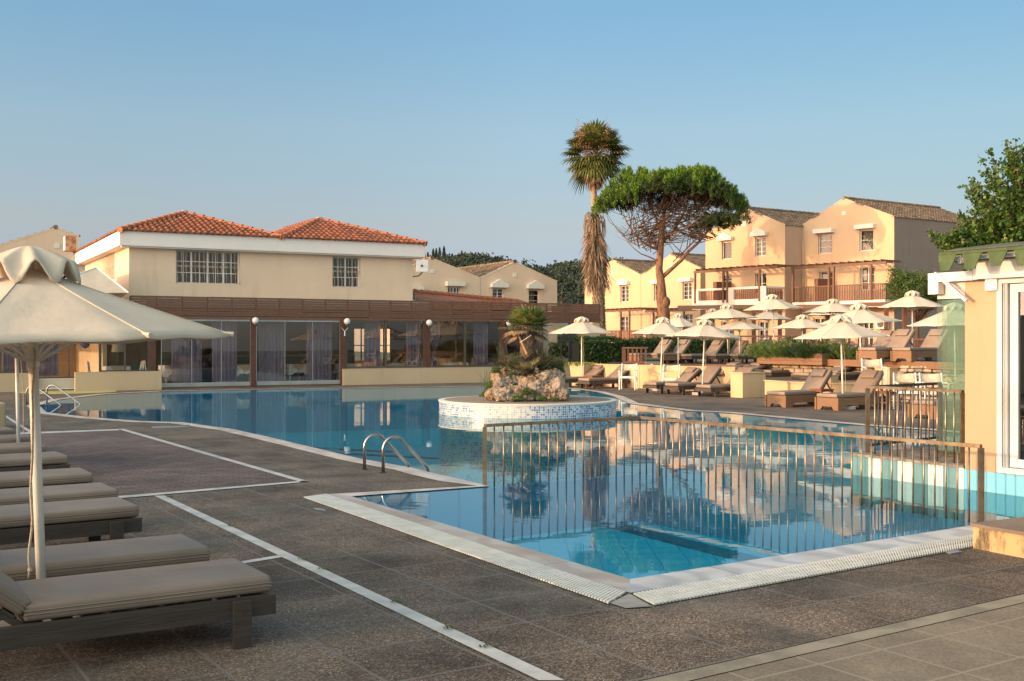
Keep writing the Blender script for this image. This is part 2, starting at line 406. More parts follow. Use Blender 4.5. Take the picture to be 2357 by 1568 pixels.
m_glassw = glassmat('window_glass', (.80, .82, .80), .9, minr=.035)
m_glassr = glassmat('glazing_glass', (.86, .87, .86), .9, minr=.05)
m_glassg = glassmat('greenish_glass', (.90, .965, .94), .5, minr=.03, dirty=(.50, .62, .50, .10))
m_dark = mat('dark_interior', (.03, .028, .025), rough=.9)
m_curt = mat('cream_curtain', (.30, .27, .21), (.25, .225, .175), sc=3, rough=.9, scale=(6, 6, .3))
m_lilac = mat('lilac_curtain', (.25, .205, .28), (.18, .145, .21), sc=3, rough=.9, scale=(6, 6, .2), trans=.25)
m_conc = mat('grey_concrete', (.36, .34, .31), (.25, .23, .21), sc=7, rough=.85, bmp=.3, bs=60)
m_rope = mat('pale_rope', (.55, .48, .36), (.35, .30, .2), sc=60, rough=.9)
def roofmat(name, cols, dark):
    m, nt, b = newmat(name); v = coords(nt); g = N(nt, 'ShaderNodeNewGeometry')
    c = ramp(nt, g.outputs['Random Per Island'], cols)
    d = ramp(nt, noise_t(nt, v, 2.6, 7, .7), [(.44, 0.0), (.64, .85)])
    nt.links.new(mixc(nt, d, c, dark), b.inputs['Base Color']); b.inputs['Roughness'].default_value = .75
    bump(nt, b, noise_t(nt, v, 30, 4), .3, .01); return m
m_tile = roofmat('terracotta_tiles', [(0, (.32, .095, .042)), (.5, (.42, .135, .06)), (1, (.24, .075, .038))], (.085, .055, .04))
m_tileo = roofmat('weathered_roof_tiles', [(0, (.17, .115, .075)), (.5, (.26, .18, .11)), (1, (.12, .085, .06))], (.045, .038, .032))
m_terr = mat('ridge_terracotta', (.46, .14, .06), (.30, .11, .06), sc=6, rough=.75)
# ---------------------------------------------------------------- pool outline
POOLPX = [(1450, 1335), (808, 1143.6), (1126, 1120), (1060, 1104), (988, 1088), (955, 1079), (831, 1057), (633, 1010), (537, 988.6),
          (419, 972.5), (322, 969.8), (201, 960.4), (107, 949.6), (90, 933.5), (139.6, 920), (241.7, 908), (372, 901.3), (633, 896.7),
          (900, 892.5), (1150, 889.5), (1240, 890.5), (1310, 894.5), (1370, 902), (1413, 913), (1446, 929), (1580, 946), (1669, 950.5), (1995, 980.6), (2146, 991),
          (2235, 1000), (2219, 1125.6), (2527, 1166.6)]
POOL = [G(*p) for p in POOLPX]
def area2(P): return sum(P[i].x * P[(i + 1) % len(P)].y - P[(i + 1) % len(P)].x * P[i].y for i in range(len(P)))
if area2(POOL) < 0: POOL = POOL[::-1]
WZ = -0.004
def sheet(name, outer, hole, z, m):
    loops = [[Vector((p[0], p[1], 0)) for p in outer]] + ([[Vector((p.x, p.y, 0)) for p in hole]] if hole else [])
    flat = [p for l in loops for p in l]; tri = tessellate_polygon(loops)
    mb = MB(); vs = [Vector((p.x, p.y, z)) for p in flat]
    mb.add(vs, [t if (vs[t[1]] - vs[t[0]]).cross(vs[t[2]] - vs[t[0]]).z > 0 else t[::-1] for t in tri])
    return mb.build(name, m)
def offset(P, d):
    out = []; n = len(P)
    for i in range(n):
        a, b, c = P[i - 1], P[i], P[(i + 1) % n]
        e1 = (b - a); e2 = (c - b); e1.z = e2.z = 0
        n1 = Vector((e1.y, -e1.x, 0)).normalized(); n2 = Vector((e2.y, -e2.x, 0)).normalized()
        m = (n1 + n2); L = m.length
        m = m / L if L > 1e-3 else n1
        out.append(b + m * min(d / max(.35, m.dot(n1)), d * 2.6))
    return out
big = [(-900, -60), (1200, -60), (1200, 1500), (-900, 1500)]
struct(sheet('ground', big, POOL, -0.012, m_ground))
struct(sheet('pool_deck', [(-34, -8), (34, -8), (34, 47), (3.8, 52), (-12, 45), (-34, 36)], POOL, 0.0, m_deck))

# pool shell: walls and floors of blue tiles
m_pt = tilemat('pool_tiles', .31, [(0, (.13, .52, .70)), (1, (.155, .56, .74))], (.09, .37, .57), 'Object', rough=.4, grout=.022)
m_ptd = tilemat('deep_pool_tiles', .31, [(0, (.002, .45, .60)), (1, (.003, .49, .66))], (.002, .38, .51), 'Object', rough=.4, grout=.022)
m_lane = mat('lane_marking_tiles', (.03, .07, .11), rough=.4)
m_laneg = mat('grey_marking_tiles', (.09, .20, .30), rough=.4)
A_, B_, C_ = G(1116, 1119), G(1473, 1086), G(2250, 1204)
# shallow basin polygon lies on the near side of the railing line
n_ = len(POOL)
mb = MB(); mbd = MB(); DEEP = -1.5
SH_ = [G(1450, 1335), G(808, 1143.6), G(1126, 1120), G(2527, 1166.6)]
for i in range(n_):
    a, b = POOL[i], POOL[(i + 1) % n_]
    if not (any((a - q).length < .02 for q in SH_) and any((b - q).length < .02 for q in SH_)):
        mbd.poly([(a.x, a.y, WZ - .001), (a.x, a.y, DEEP - .1), (b.x, b.y, DEEP - .1), (b.x, b.y, WZ - .001)]); continue
    mb.poly([(a.x, a.y, WZ - .001), (a.x, a.y, DEEP - .1), (b.x, b.y, DEEP - .1), (b.x, b.y, WZ - .001)])
basin = struct(mb.build('pool_basin', m_pt)); struct(mbd.build('deep_pool_basin', m_ptd))
struct(sheet('pool_floor', [(p.x, p.y) for p in POOL], None, DEEP, m_ptd))
small = [G(1450, 1335), G(808, 1143.6), G(1126, 1120), B_, C_, G(2527, 1166.6)]
mid = (B_ + (B_ - A_).normalized() * .0)
shal = [G(1450, 1335), G(808, 1143.6), A_, B_, C_ + (C_ - B_).normalized() * .4]
struct(sheet('shallow_pool_floor', [(p.x, p.y) for p in shal], None, -.62, m_pt))
# mid depth ledge of light tiles beyond the railing
shelf = [A_ + V * .06, G(940, 1073), G(1180, 1045), G(1480, 1030), G(1990, 1000), G(2146, 993), G(2235, 1002), G(2219, 1125), G(2500, 1163), C_, B_ + V * .06]
struct(sheet('pool_shelf_floor', [(p.x, p.y) for p in shelf], None, -.95, tilemat('shelf_tiles', .31, [(0, (.02, .38, .54)), (1, (.025, .41, .58))], (.02, .28, .46), 'Object', rough=.4, grout=.022)))
mb = MB()                                          # submerged divider under the railing
for p, q in ((A_, B_), (B_, C_)):
    d = (q - p).normalized(); nn = Vector((-d.y, d.x, 0))
    mb.par(p - nn * .09 + Vector((0, 0, -1.4)), q - p, nn * .18, ZZ * (1.4 + WZ - .012))
tag(mb.build('submerged_wall', mat('divider_tiles', (.10, .36, .52), rough=.4)), 'low tiled wall just under the water below the long railing', 'pool wall')
def lane(pts, wd, z, m, name='lane_marking'):
    mb = MB()
    for p, q in zip(pts[:-1], pts[1:]):
        d = (q - p).normalized(); nn = Vector((-d.y, d.x, 0)) * wd / 2
        mb.poly([Vector((v.x, v.y, z)) for v in (p - nn, q - nn, q + nn, p + nn)])
    o = mb.build(name, m); return struct(o)
def Gz(x, y, z): return G(x, y, z)
z = -.612
lane([Gz(1165, 1140, z), Gz(1180, 1150, z), Gz(1760, 1295, z)], .32, z, m_laneg)
lane([Gz(1600, 1172, z), Gz(2140, 1232, z)], .32, z, m_laneg)
z = -1.49
for a, b in (((140, 1000), (900, 1040)), ((420, 945), (1010, 965)), ((500, 1030), (1110, 1060))):
    pa, pb = Gz(a[0], a[1], z), Gz(b[0], b[1], z); lane([pa, pb], .3, z, m_lane)
# water
wm, wnt, wb = newmat('pool_water'); wnt.nodes.remove(wb)
fr = N(wnt, 'ShaderNodeFresnel'); fr.inputs[0].default_value = 1.36
tp = N(wnt, 'ShaderNodeBsdfTransparent'); tp.inputs[0].default_value = (.50, .96, 1.0, 1)
gl = N(wnt, 'ShaderNodeBsdfGlossy'); gl.inputs['Roughness'].default_value = 0.0; gl.inputs[0].default_value = (.86, .96, 1, 1)
mx = N(wnt, 'ShaderNodeMixShader')
vec = coords(wnt, 'Object', scale=(1, 1.6, 1)); h1 = noise_t(wnt, vec, 1.5, 3, .5); h2 = noise_t(wnt, vec, .35, 2, .5)
ad = N(wnt, 'ShaderNodeMath', operation='MULTIPLY_ADD'); wnt.links.new(h2, ad.inputs[0]); ad.inputs[1].default_value = 2.0; wnt.links.new(h1, ad.inputs[2])
bp = N(wnt, 'ShaderNodeBump'); bp.inputs['Strength'].default_value = .5; bp.inputs['Distance'].default_value = .0022
wnt.links.new(ad.outputs[0], bp.inputs['Height'])
wnt.links.new(bp.outputs[0], gl.inputs['Normal']); wnt.links.new(bp.outputs[0], fr.inputs['Normal'])
wnt.links.new(N_mul(wnt, fr.outputs[0], .86), mx.inputs[0]); wnt.links.new(tp.outputs[0], mx.inputs[1]); wnt.links.new(gl.outputs[0], mx.inputs[2])
wnt.links.new(mx.outputs[0], wnt.nodes['Material Output'].inputs[0])
struct(sheet('water', [(p.x, p.y) for p in POOL], None, WZ, wm))

# coping all round, split into stone pieces by the material
POff = offset(POOL, .30)
def strip(name, A, B, z, m, skip=()):
    mb = MB()
    for i in range(len(A)):
        if i in skip: continue
        j = (i + 1) % len(A)
        mb.poly([(A[i].x, A[i].y, z), (A[j].x, A[j].y, z), (B[j].x, B[j].y, z), (B[i].x, B[i].y, z)][::-1])
    return mb.build(name, m)
def near(i, px): return (POOL[i] - G(*px)).length < .02
nearp = [(1450, 1335), (808, 1143.6)]
skip = [i for i in range(n_) if any(near(i, q) for q in ((2219, 1125.6), (2235, 1000), (2527, 1166.6))) and any(near((i + 1) % n_, q) for q in ((2219, 1125.6), (2235, 1000), (2527, 1166.6)))]
big1 = [i for i in range(n_) if {0} and (near(i, (808, 1143.6)) and near((i + 1) % n_, (1450, 1335)) or near(i, (1450, 1335)) and near((i + 1) % n_, (808, 1143.6)) or near(i, (1450, 1335)) and near((i + 1) % n_, (2527, 1166.6)) or near(i, (2527, 1166.6)) and near((i + 1) % n_, (1450, 1335)))]
mb = MB()
tipi = [i for i in range(n_) if near(i, (1126, 1120))][0]
POff[tipi] = POOL[tipi].lerp((G(808, 1143.6) + G(988, 1088)) / 2, .12)
cop = strip('pool_coping', POOL, POff, .006, m_coping, set(skip) | set(big1)); struct(cop)
# near rectangular corner: marble band and grating
k0, k1, k2 = G(808, 1143.6), G(1450, 1335), G(2300, 1201)
o0, o1, o2 = G(748, 1138), G(1450, 1367), G(2320, 1229.5)
mb = MB(); mb.poly([v + ZZ * .007 for v in (k0, o0, o1, k1)]); struct(mb.build('stone_edge', marblemat('brownish_edge_stone', (.40, .33, .27), (.30, .22, .16), (.46, .42, .39)))); mb = MB(); mb.poly([v + ZZ * .007 for v in (k1, o1, o2, k2)])
struct(mb.build('marble_edge', m_marble))
def grating(p0, p1, q0, q1, label):
    """slats laid across a band between inner edge p0-p1 and outer edge q0-q1"""
    mb = MB(); L = (p1 - p0).length; n = int(L / .034)
    base = MB(); base.poly([v + ZZ * .004 for v in (p0, q0, q1, p1)])
    for i in range(n):
        a = p0.lerp(p1, (i + .12) / n); b = p0.lerp(p1, (i + .78) / n); c = q0.lerp(q1, (i + .78) / n); d = q0.lerp(q1, (i + .12) / n)
        for e, f in ((.02, .97),):
            A1, D1 = a.lerp(d, e), a.lerp(d, f); B1, C1 = b.lerp(c, e), b.lerp(c, f)
            mb.prism([v + ZZ * .005 for v in (A1, B1, C1, D1)], ZZ * .012)
    for t in (.33, .66):
        a, b = p0.lerp(q0, t), p1.lerp(q1, t); mb.bar(a + ZZ * .010, b + ZZ * .010, .012, .010)
    t = thing('overflow_grating', label, 'grating', p0)
    mb.build('slats', m_grate, t); base.build('channel', m_under, t)
grating(G(752, 1140), G(1442, 1367), G(697, 1147), G(1400, 1393), 'long white slatted overflow grating along the left edge of the near pool')
grating(G(1456, 1370), G(2240, 1234), G(1507, 1396), G(2243, 1261), 'white slatted overflow grating along the front right edge of the near pool')
mb = MB(); mb.poly([v + ZZ * .009 for v in (G(1449, 1369), G(1404, 1391), G(1440, 1403), G(1500, 1399))])
struct(mb.build('corner_stone', m_conc))
# white marble strips, brick field, kerb line
def pstrip(name, pts, z=.004, m=None):
    mb = MB(); mb.poly([G(*p) + ZZ * z for p in pts]); o = mb.build(name, m or m_stripe)
    for p in o.data.polygons:
        if p.normal.z < 0: p.flip()
    return struct(o)
pstrip('brick_paving', [(-420, 1190), (300, 1143), (706, 1110), (274, 990), (50, 1001), (-700, 1020)], .004, m_brick)
pstrip('paving_strip', [(40, 1001), (274, 991.5), (274, 988.5), (40, 997)], .008)
pstrip('paving_strip', [(272, 989), (696, 1112), (712, 1110), (284, 988)], .008)
pstrip('paving_strip', [(-420, 1193), (300, 1146.5), (712, 1110), (700, 1108), (300, 1141.5), (-420, 1186)], .008)
pstrip('paving_strip', [(355, 1142), (1240, 1568), (1300, 1568), (379, 1142)], .005)
pstrip('paving_strip', [(560, 1298.5), (655, 1282.5), (648, 1278), (550, 1294)], .004)
pstrip('paving_strip', [(12, 961), (66, 996), (74, 994), (14, 957)], .008)
# paler paving beyond the kerb, bottom right
m_pale = mat('sandy_slab_paving', (.17, .155, .12), (.125, .115, .09), sc=1.6, rough=.8, bmp=.4, bs=70)
def palemat():
    m, nt, b = newmat('pale_square_paving'); v = coords(nt, 'Object', rz=-AXR)
    br = N(nt, 'ShaderNodeTexBrick'); br.offset = 0; br.inputs['Scale'].default_value = 1; br.inputs['Brick Width'].default_value = .5; br.inputs['Row Height'].default_value = .5
    br.inputs['Mortar Size'].default_value = .012; br.inputs['Mortar Smooth'].default_value = .5; nt.links.new(v, br.inputs['Vector'])
    a = mixc(nt, ramp(nt, noise_t(nt, v, 1.3, 7, .65), [(.35, 0.0), (.65, 1.0)]), (.25, .205, .145), (.16, .13, .095))
    a = mixc(nt, .55, a, noise_t(nt, v, 60, 3), 'OVERLAY')
    c = mixc(nt, N_mul(nt, br.outputs['Fac'], .75), a, (.30, .26, .19))
    nt.links.new(c, b.inputs['Base Color']); b.inputs['Roughness'].default_value = .8
    bump(nt, b, noise_t(nt, v, 70, 3), .3, .01); return m
K0, K1 = G(2600, 1313), G(1470, 1570); dk = (K1 - K0).normalized()
Ka, Kb = K0 - dk * 3, K1 + dk * 5; nn = Vector((dk.y, -dk.x, 0)); nn = nn if nn.y < 0 else -nn
def band(name, o0_, o1_, z, m):
    mb = MB(); mb.poly([Ka + nn * o0_ + ZZ * z, Kb + nn * o0_ + ZZ * z, Kb + nn * o1_ + ZZ * z, Ka + nn * o1_ + ZZ * z]); o = mb.build(name, m)
    for p in o.data.polygons:
        if p.normal.z < 0: p.flip()
    return struct(o)
band('paving_joint', -.004, .02, .006, mat('joint_dirt', (.02, .02, .014), (.035, .04, .015), sc=9, rough=.95))
band('kerb_strip', .02, .15, .010, mat('worn_kerb_stone', (.30, .26, .19), (.20, .175, .13), sc=4, rough=.7, lo=.4, hi=.6, bmp=.3, bs=30))
band('lower_paving', .15, 6, .006, palemat())
# small metal and plastic plates set in the paving
def plate(px, label, m, frame=True):
    t = [G(*p) for p in px]; mb = MB(); mb.prism([v + ZZ * .003 for v in t], ZZ * .006)
    tag(mb.build('inlet_cover', m), label, 'cover')
plate([(722, 1171), (744, 1173), (750, 1177), (728, 1175)], 'small blue grey plate in the paving beside the long left grating', mat('blue_plate', (.12, .15, .22), (.3, .3, .3), sc=30, rough=.5))
plate([(2172, 1271), (2200, 1268), (2216, 1272), (2188, 1277)], 'small blue number plate in the paving beside the right grating', MATS['blue_plate'])
plate([(348, 982.5), (422, 981), (440, 984), (352, 986.5)], 'flat pale drain grate in the deck near the left end of the pool', m_silver)
mb = MB(); pts = []
for k in range(28):
    a = 2 * PI * k / 28; pts.append(G(140 + 118 * math.cos(a) + 12 * math.cos(2 * a), 901 + 6.0 * math.sin(a)) + ZZ * .004)
mb.prism(pts, ZZ * .008); tag(mb.build('rubber_mat', mat('yellow_mat', (.42, .38, .14), (.36, .33, .14), sc=5, rough=.9)), 'thin yellow mat lying before the low wall at the far left', 'mat')

# ---------------------------------------------------------------- unseen stand-in walls that shade the near deck
def shade_block(x0, y0, x1, y1, top, label):
    t = thing('shade_wall', label, 'wall', ((x0 + x1) / 2, (y0 + y1) / 2, 0))
    mb = MB(); mb.box(((x0 + x1) / 2, (y0 + y1) / 2, top / 2), (abs(x1 - x0), abs(y1 - y0), top)); mb.build('wall_body', m_wall, t)
    mb = MB(); mb.box(((x0 + x1) / 2, (y0 + y1) / 2, top + .03), (abs(x1 - x0) + .1, abs(y1 - y0) + .1, .06)); mb.build('coping', m_hood, t)
shade_block(-21, -26, -20, 6.8, 3.05, 'tall unseen stand-in wall for shade left of the view, its near half')
shade_block(-30, -16, 30, -15, 6.5, 'high unseen stand-in wall for shade behind the viewer') if False else None
shade_block(-21, 6.8, -20, 26, 2.45, 'lower unseen stand-in wall for shade left of the view, its far half')

# ---------------------------------------------------------------- round island
ic = Vector(((1214.3 - CX) / F * 26.35, 26.35, 0)); IR = 2.10
isl = thing('pool_island', 'round planter island clad in white and blue mosaic standing in the pool', 'planter', (ic.x, ic.y, 0))
me = bpy.data.meshes.new('tile_band'); nseg = 128; vs = []; fs = []
for k in range(nseg):
    a = 2 * PI * k / nseg; vs += [(IR * math.cos(a), IR * math.sin(a), -1.5), (IR * math.cos(a), IR * math.sin(a), .29)]
for k in range(nseg): j = (k + 1) % nseg; fs.append((2 * k, 2 * j, 2 * j + 1, 2 * k + 1))
me.from_pydata(vs, [], fs); uvl = me.uv_layers.new(name='UVMap')
for k, p in enumerate(me.polygons):
    ua, ub = IR * 2 * PI * k / nseg, IR * 2 * PI * (k + 1) / nseg
    for li, q in zip(p.loop_indices, ((ua, 0), (ub, 0), (ub, 1.79), (ua, 1.79))): uvl.data[li].uv = q
m_mos = tilemat('mosaic_tiles', .05, [(0, (.60, .58, .52)), (.30, (.52, .51, .47)), (.44, (.48, .43, .32)), (.56, (.30, .40, .52)), (.72, (.09, .20, .38)), (.88, (.05, .10, .22)), (1, (.40, .50, .6))], (.62, .60, .55), 'UV', blotch=.8)
mnt = m_mos.node_tree; tcm = N(mnt, 'ShaderNodeTexCoord'); sxm = N(mnt, 'ShaderNodeSeparateXYZ'); mnt.links.new(tcm.outputs['UV'], sxm.inputs[0])
bias = ramp(mnt, N_mul(mnt, sxm.outputs[0], 1 / (2 * PI * IR)), [(.0, .30), (.50, .02), (.535, .02), (.555, .40), (.58, .06), (.70, .06), (.78, .12), (.86, .30), (.93, .42), (1, .45)])
rampn = [n for n in mnt.nodes if n.bl_idname == 'ShaderNodeValToRGB' and len(n.color_ramp.elements) == 7][0]
src = rampn.inputs[0].links[0].from_socket; adn = N(mnt, 'ShaderNodeMath', operation='MULTIPLY_ADD'); mnt.links.new(src, adn.inputs[0]); adn.inputs[1].default_value = .95; mnt.links.new(bias, adn.inputs[2]); mnt.links.new(adn.outputs[0], rampn.inputs[0])
me.materials.append(m_mos); o = bpy.data.objects.new('tile_band', me); COL.objects.link(o); o.parent = isl
mb = MB(); mb.lathe([(IR + .015, .27), (IR + .02, .30), (IR - .12, .305), (IR - .12, .27)], 96); mb.build('rim', m_hood, isl, world=False, smooth=False)
mb = MB(); mb.lathe([(IR - .10, .302), (1.4, .31), (.01, .33)], 64); mb.build('island_top', mat('island_paving', (.30, .24, .18), (.22, .17, .13), sc=9, rough=.85, bmp=.5, bs=90), isl, world=False)

t = thing('sky_blocker', 'plain unseen block added behind the viewer to darken the foreground', 'light blocker', (0, -18, 0)); mb = MB(); mb.box((0, -18, 3.2), (56, 6, 6.4)); mb.build('wall', m_wall, t)  # added out of view to block sky and darken the foreground
mb = MB(); mb.box((0, -18, 6.5), (57, 7, .2)); mb.build('roof', m_conc, t)

for i, (px, py) in enumerate(((536, 1214), (700, 1292), (745, 1313), (905, 1390), (1035, 1451), (392, 1147), (433, 981), (1120, 1494))):
    g = G(px, py); t = thing('weed', 'tiny green weed growing in the joint beside the white marble strip', 'weed', g, group='weeds in the paving joints'); mb = MB()
    for k in range(14): a = random.uniform(0, 6.28); l = random.uniform(.015, .04); d = Vector((math.cos(a) * l, math.sin(a) * l, l * .5)); s_ = Vector((-d.y, d.x, 0)).normalized() * .006; q = g + Vector((random.uniform(-.03, .03), random.uniform(-.02, .02), .01)); mb.poly([q - s_ * .4, q + d * .5 - s_, q + d, q + d * .5 + s_])
    mb.build('leaves', mat('weed_green', (.06, .11, .02), rough=.7), t)
# ---------------------------------------------------------------- roof tiles
def tile_facet(mb, poly, pitch=.23, course=.38, r=.075, base=True):
    """barrel tiles over a planar facet; poly[0]-poly[1] is the eave"""
    poly = [Vector(p) for p in poly]; e = (poly[1] - poly[0]).normalized()
    nr = e.cross(poly[2] - poly[0]).normalized()
    if nr.z < 0: nr = -nr
    t = nr.cross(e); t = t if t.z > 0 else -t
    P2 = [((p - poly[0]).dot(e), (p - poly[0]).dot(t)) for p in poly]
    if base: mb.poly([p - nr * .01 for p in poly])
    s0, s1 = min(p[0] for p in P2), max(p[0] for p in P2)
    n = int((s1 - s0) / pitch)
    for k in range(n + 1):
        s = s0 + (k + .5) * (s1 - s0) / (n + 1); hits = []
        for i in range(len(P2)):
            a, b = P2[i], P2[(i + 1) % len(P2)]
            if (a[0] - s) * (b[0] - s) < 0: hits.append(a[1] + (b[1] - a[1]) * (s - a[0]) / (b[0] - a[0]))
        if len(hits) < 2: continue
        t0, t1 = min(hits), max(hits)
        if t1 - t0 < .05: continue
        t0 -= .06; q = t0; jj = 0
        while q < t1 - .03:
            q2 = min(q + course + .05, t1 + .02); js = random.uniform(-.008, .008)
            ra, rb = r * random.uniform(.97, 1.06), r * .82
            vs = []
            for (tt, rr, hh) in ((q, ra, .035), (q2, rb, .0)):
                for m_ in range(5):
                    a = PI * m_ / 4
                    vs.append(poly[0] + e * (s + js + rr * math.cos(a)) + t * tt + nr * (hh + rr * math.sin(a)))
            mb.add(vs, [(m_, m_ + 1, m_ + 6, m_ + 5) for m_ in range(4)] + [(4, 3, 2, 1, 0)])
            q += course
def ridge_tiles(mb, a, b, r=.10, ln=.42):
    a, b = Vector(a), Vector(b); L = (b - a).length; n = max(1, int(L / ln)); d = (b - a).normalized()
    for i in range(n):
        p, q = a + d * L * i / n - d * .03, a + d * L * (i + 1) / n + d * .03
        mb.tube([p + ZZ * .03, p.lerp(q, .12) + ZZ * .03, q + ZZ * .01], [r * 1.16, r * 1.02, r * .9], 8)

# ---------------------------------------------------------------- windows, hoods
def window(parent, pl, hole, depth=.10, cols=2, rows=3, grid=True, frame=None, off=0.0, curtain=True, name='window', split=None, halfopen=False):
    s0, z0, s1, z1 = hole; mb = MB(); fw = .055; fr_ = frame or m_frame; d0, d1 = off - depth - .05, off - depth
    pl.box(mb, s0, z0, s1, z0 + fw, d0, d1); pl.box(mb, s0, z1 - fw, s1, z1, d0, d1)
    pl.box(mb, s0, z0 + fw, s0 + fw, z1 - fw, d0, d1); pl.box(mb, s1 - fw, z0 + fw, s1, z1 - fw, d0, d1)
    W, Hh = s1 - s0, z1 - z0
    for c in range(1, cols):
        x = s0 + W * c / cols; wd = .03 if (split is None or c in split) else .01
        pl.box(mb, x - wd, z0 + fw, x + wd, z1 - fw, d0 + .004, d1 - .004)
    if grid:
        for r_ in range(1, rows):
            zz = z0 + Hh * r_ / rows; pl.box(mb, s0 + fw, zz - .012, s1 - fw, zz + .012, d0 + .008, d1 - .008)
    w_ = mb.build(name, fr_, parent)
    mb = MB(); pl.box(mb, s0 + .02, z0 + .02, s1 - .02, z1 - .02, off - depth - .032, off - depth - .026); mb.build('pane', m_glassw, w_)
    if curtain:
        mb = MB(); n = 14; cov = random.uniform(.55, 1.0)
        for i in range(n):
            a = s0 + .04 + (W * cov - .08) * i / n; b = s0 + .04 + (W * cov - .08) * (i + 1) / n
            da, db = (.0, .03) if i % 2 else (.03, .0)
            mb.poly([pl.pt(a, z0 + .03, off - depth - .16 - da), pl.pt(b, z0 + .03, off - depth - .16 - db), pl.pt(b, z1 - .03, off - depth - .16 - db), pl.pt(a, z1 - .03, off - depth - .16 - da)])
        mb.build('curtain', m_curt, w_)
    return w_
def hood(parent, pl, hole, gable, off=0.0, w=.18, m=None):
    s0, z0, s1, z1 = hole; a, b = s0 - w, s1 + w; zb = z1 + .06; mb = MB()
    if gable: q = [(a, zb), (b, zb), (b, zb + .22), ((a + b) / 2, zb + .52), (a, zb + .22)]
    else: q = [(a, zb), (b, zb), (b, zb + .26), (a, zb + .26)]
    mb.prism([pl.pt(x, z, off - .02) for x, z in q], pl.n * .34)
    mb.build('window_hood', m or m_hood, parent)
def house(label, pl, apex, eaveL, eaveR, zb, depth, holes, m, tiles, group=None, side=None, right_wall=True, hoods=True, cat='house', vent=None, dvec=None, ridge=True):
    """gable-fronted house; px points on the facade plane pl; depth vector runs back"""
    L, A, R = pl.at(*eaveL), pl.at(*apex), pl.at(*eaveR)
    sl, sa, sr = (pl.s_at(p[0]) for p in (eaveL, apex, eaveR))
    t = thing('house', label, cat, ((L.x + R.x) / 2, (L.y + R.y) / 2, zb), group=group)
    dv = Vector(dvec) if dvec is not None else -pl.n; dv = dv.normalized() * depth
    mb = MB(); hs = [pl.rect(*h[:4]) for h in holes]
    wall_holes(mb, pl, [(sl, zb), (sr, zb), (sr, R.z), (sa, A.z), (sl, L.z)], hs, .28)
    b = [pl.pt(sl, zb), pl.pt(sr, zb), R, A, L]
    Rt, Lt = pl.pt(sr, R.z), pl.pt(sl, L.z)
    mb.poly([Lt, Lt + dv, b[0] + dv, b[0]])
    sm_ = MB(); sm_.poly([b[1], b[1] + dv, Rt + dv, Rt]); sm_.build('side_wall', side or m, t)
    mb.poly([x + dv for x in (b[0], b[1], Rt, A, Lt)][::-1])
    # dark room right behind the openings
    mb.build('wall', m, t)
    if hs:
        mb = MB(); mb.poly([pl.pt(sl + .2, zb, -.9), pl.pt(sr - .2, zb, -.9), pl.pt(sr - .2, min(R.z, L.z) - .1, -.9), pl.pt(sl + .2, min(R.z, L.z) - .1, -.9)])
        mb.build('room', m_dark, t)
    mb = MB(); f = pl.n * .05
    tile_facet(mb, [Rt + f + dv * 0, Rt + dv, A + dv, A + f], .26, .42, .085) if False else None
    tile_facet(mb, [Rt, Rt + dv, A + dv, A], .26, .42, .085)
    tile_facet(mb, [Lt, Lt + dv, A + dv, A], .26, .42, .085)
    if ridge: ridge_tiles(mb, A + ZZ * .06, A + dv + ZZ * .06, .11)
    mb.build('roof', tiles, t)
    mb = MB()                                       # thin parapet edge along the gable
    for p, q in ((Lt, A), (A, Rt)):
        mb.par(p + pl.n * .012 + ZZ * .0, q - p, ZZ * .09, -pl.n * .22)
    mb.build('gable_coping', m, t)
    for h, hh in zip(holes, hs):
        o = h[4] if len(h) > 4 else {}
        window(t, pl, hh, cols=o.get('cols', 2), rows=o.get('rows', 3), frame=o.get('frame'), grid=o.get('grid', True), depth=.13)
        if o.get('hood') is not None: hood(t, pl, hh, o['hood'])
    if vent: mb = MB(); pl.pbox(mb, *vent, -.02, .03); mb.build('vent', m_hood, t)
    return t

# ================================================================ restaurant
FR = PL((-12.33, 39.05), (3.8, 47.9))               # glazed front
UP = PL((FR.A - FR.n * 1.5)[:2], (FR.B - FR.n * 1.5)[:2])
rest = thing('restaurant', 'long cream restaurant with orange tiled roof, brown slatted band and glazed front beside the pool', 'restaurant', FR.at(790, 800).xy.to_3d())
us = lambda x: UP.s_at(x)
sL, sR = us(297), us(950); BACK = 11.0
zw0, zw1 = 3.0, UP.at(297, 567).z
W1, W2 = UP.rect(405, 577, 553, 654), UP.rect(765.5, 591, 830, 662)
mb = MB(); wall_holes(mb, UP, [(sL, zw0), (sR, zw0), (sR, zw1 + .02), (sL, zw1 + .02)], [W1, W2], .3)
SD = PL(UP.pt(sL, 0)[:2], (UP.pt(sL, 0) - UP.n * BACK)[:2])
if SD.n.dot(-UP.d) < 0: SD.n = -SD.n
SW = (4.2, zw0 + 1.05 - .55, 6.6, zw1 - .12)
SW = (SD.s_at(223), SD.at(243, 649).z, SD.s_at(264), SD.at(243, 577).z + .02); SW = (min(SW[0], SW[2]), SW[1], max(SW[0], SW[2]), SW[3])
wall_holes(mb, SD, [(0, zw0), (BACK, zw0), (BACK, zw1 + .02), (0, zw1 + .02)], [SW], .3)
e = UP.pt(sR, 0); mb.poly([e + ZZ * zw0, e - UP.n * BACK + ZZ * zw0, e - UP.n * BACK + ZZ * (zw1 + .02), e + ZZ * (zw1 + .02)])
e2 = UP.pt(sL, 0); mb.poly([e2 - UP.n * BACK + ZZ * zw0, e2 - UP.n * BACK + ZZ * zw1, e - UP.n * BACK + ZZ * zw1, e - UP.n * BACK + ZZ * zw0])
mb.build('upper_wall', m_wall, rest)
fz0, fz1 = zw1, zw1 + .52; ov = .38
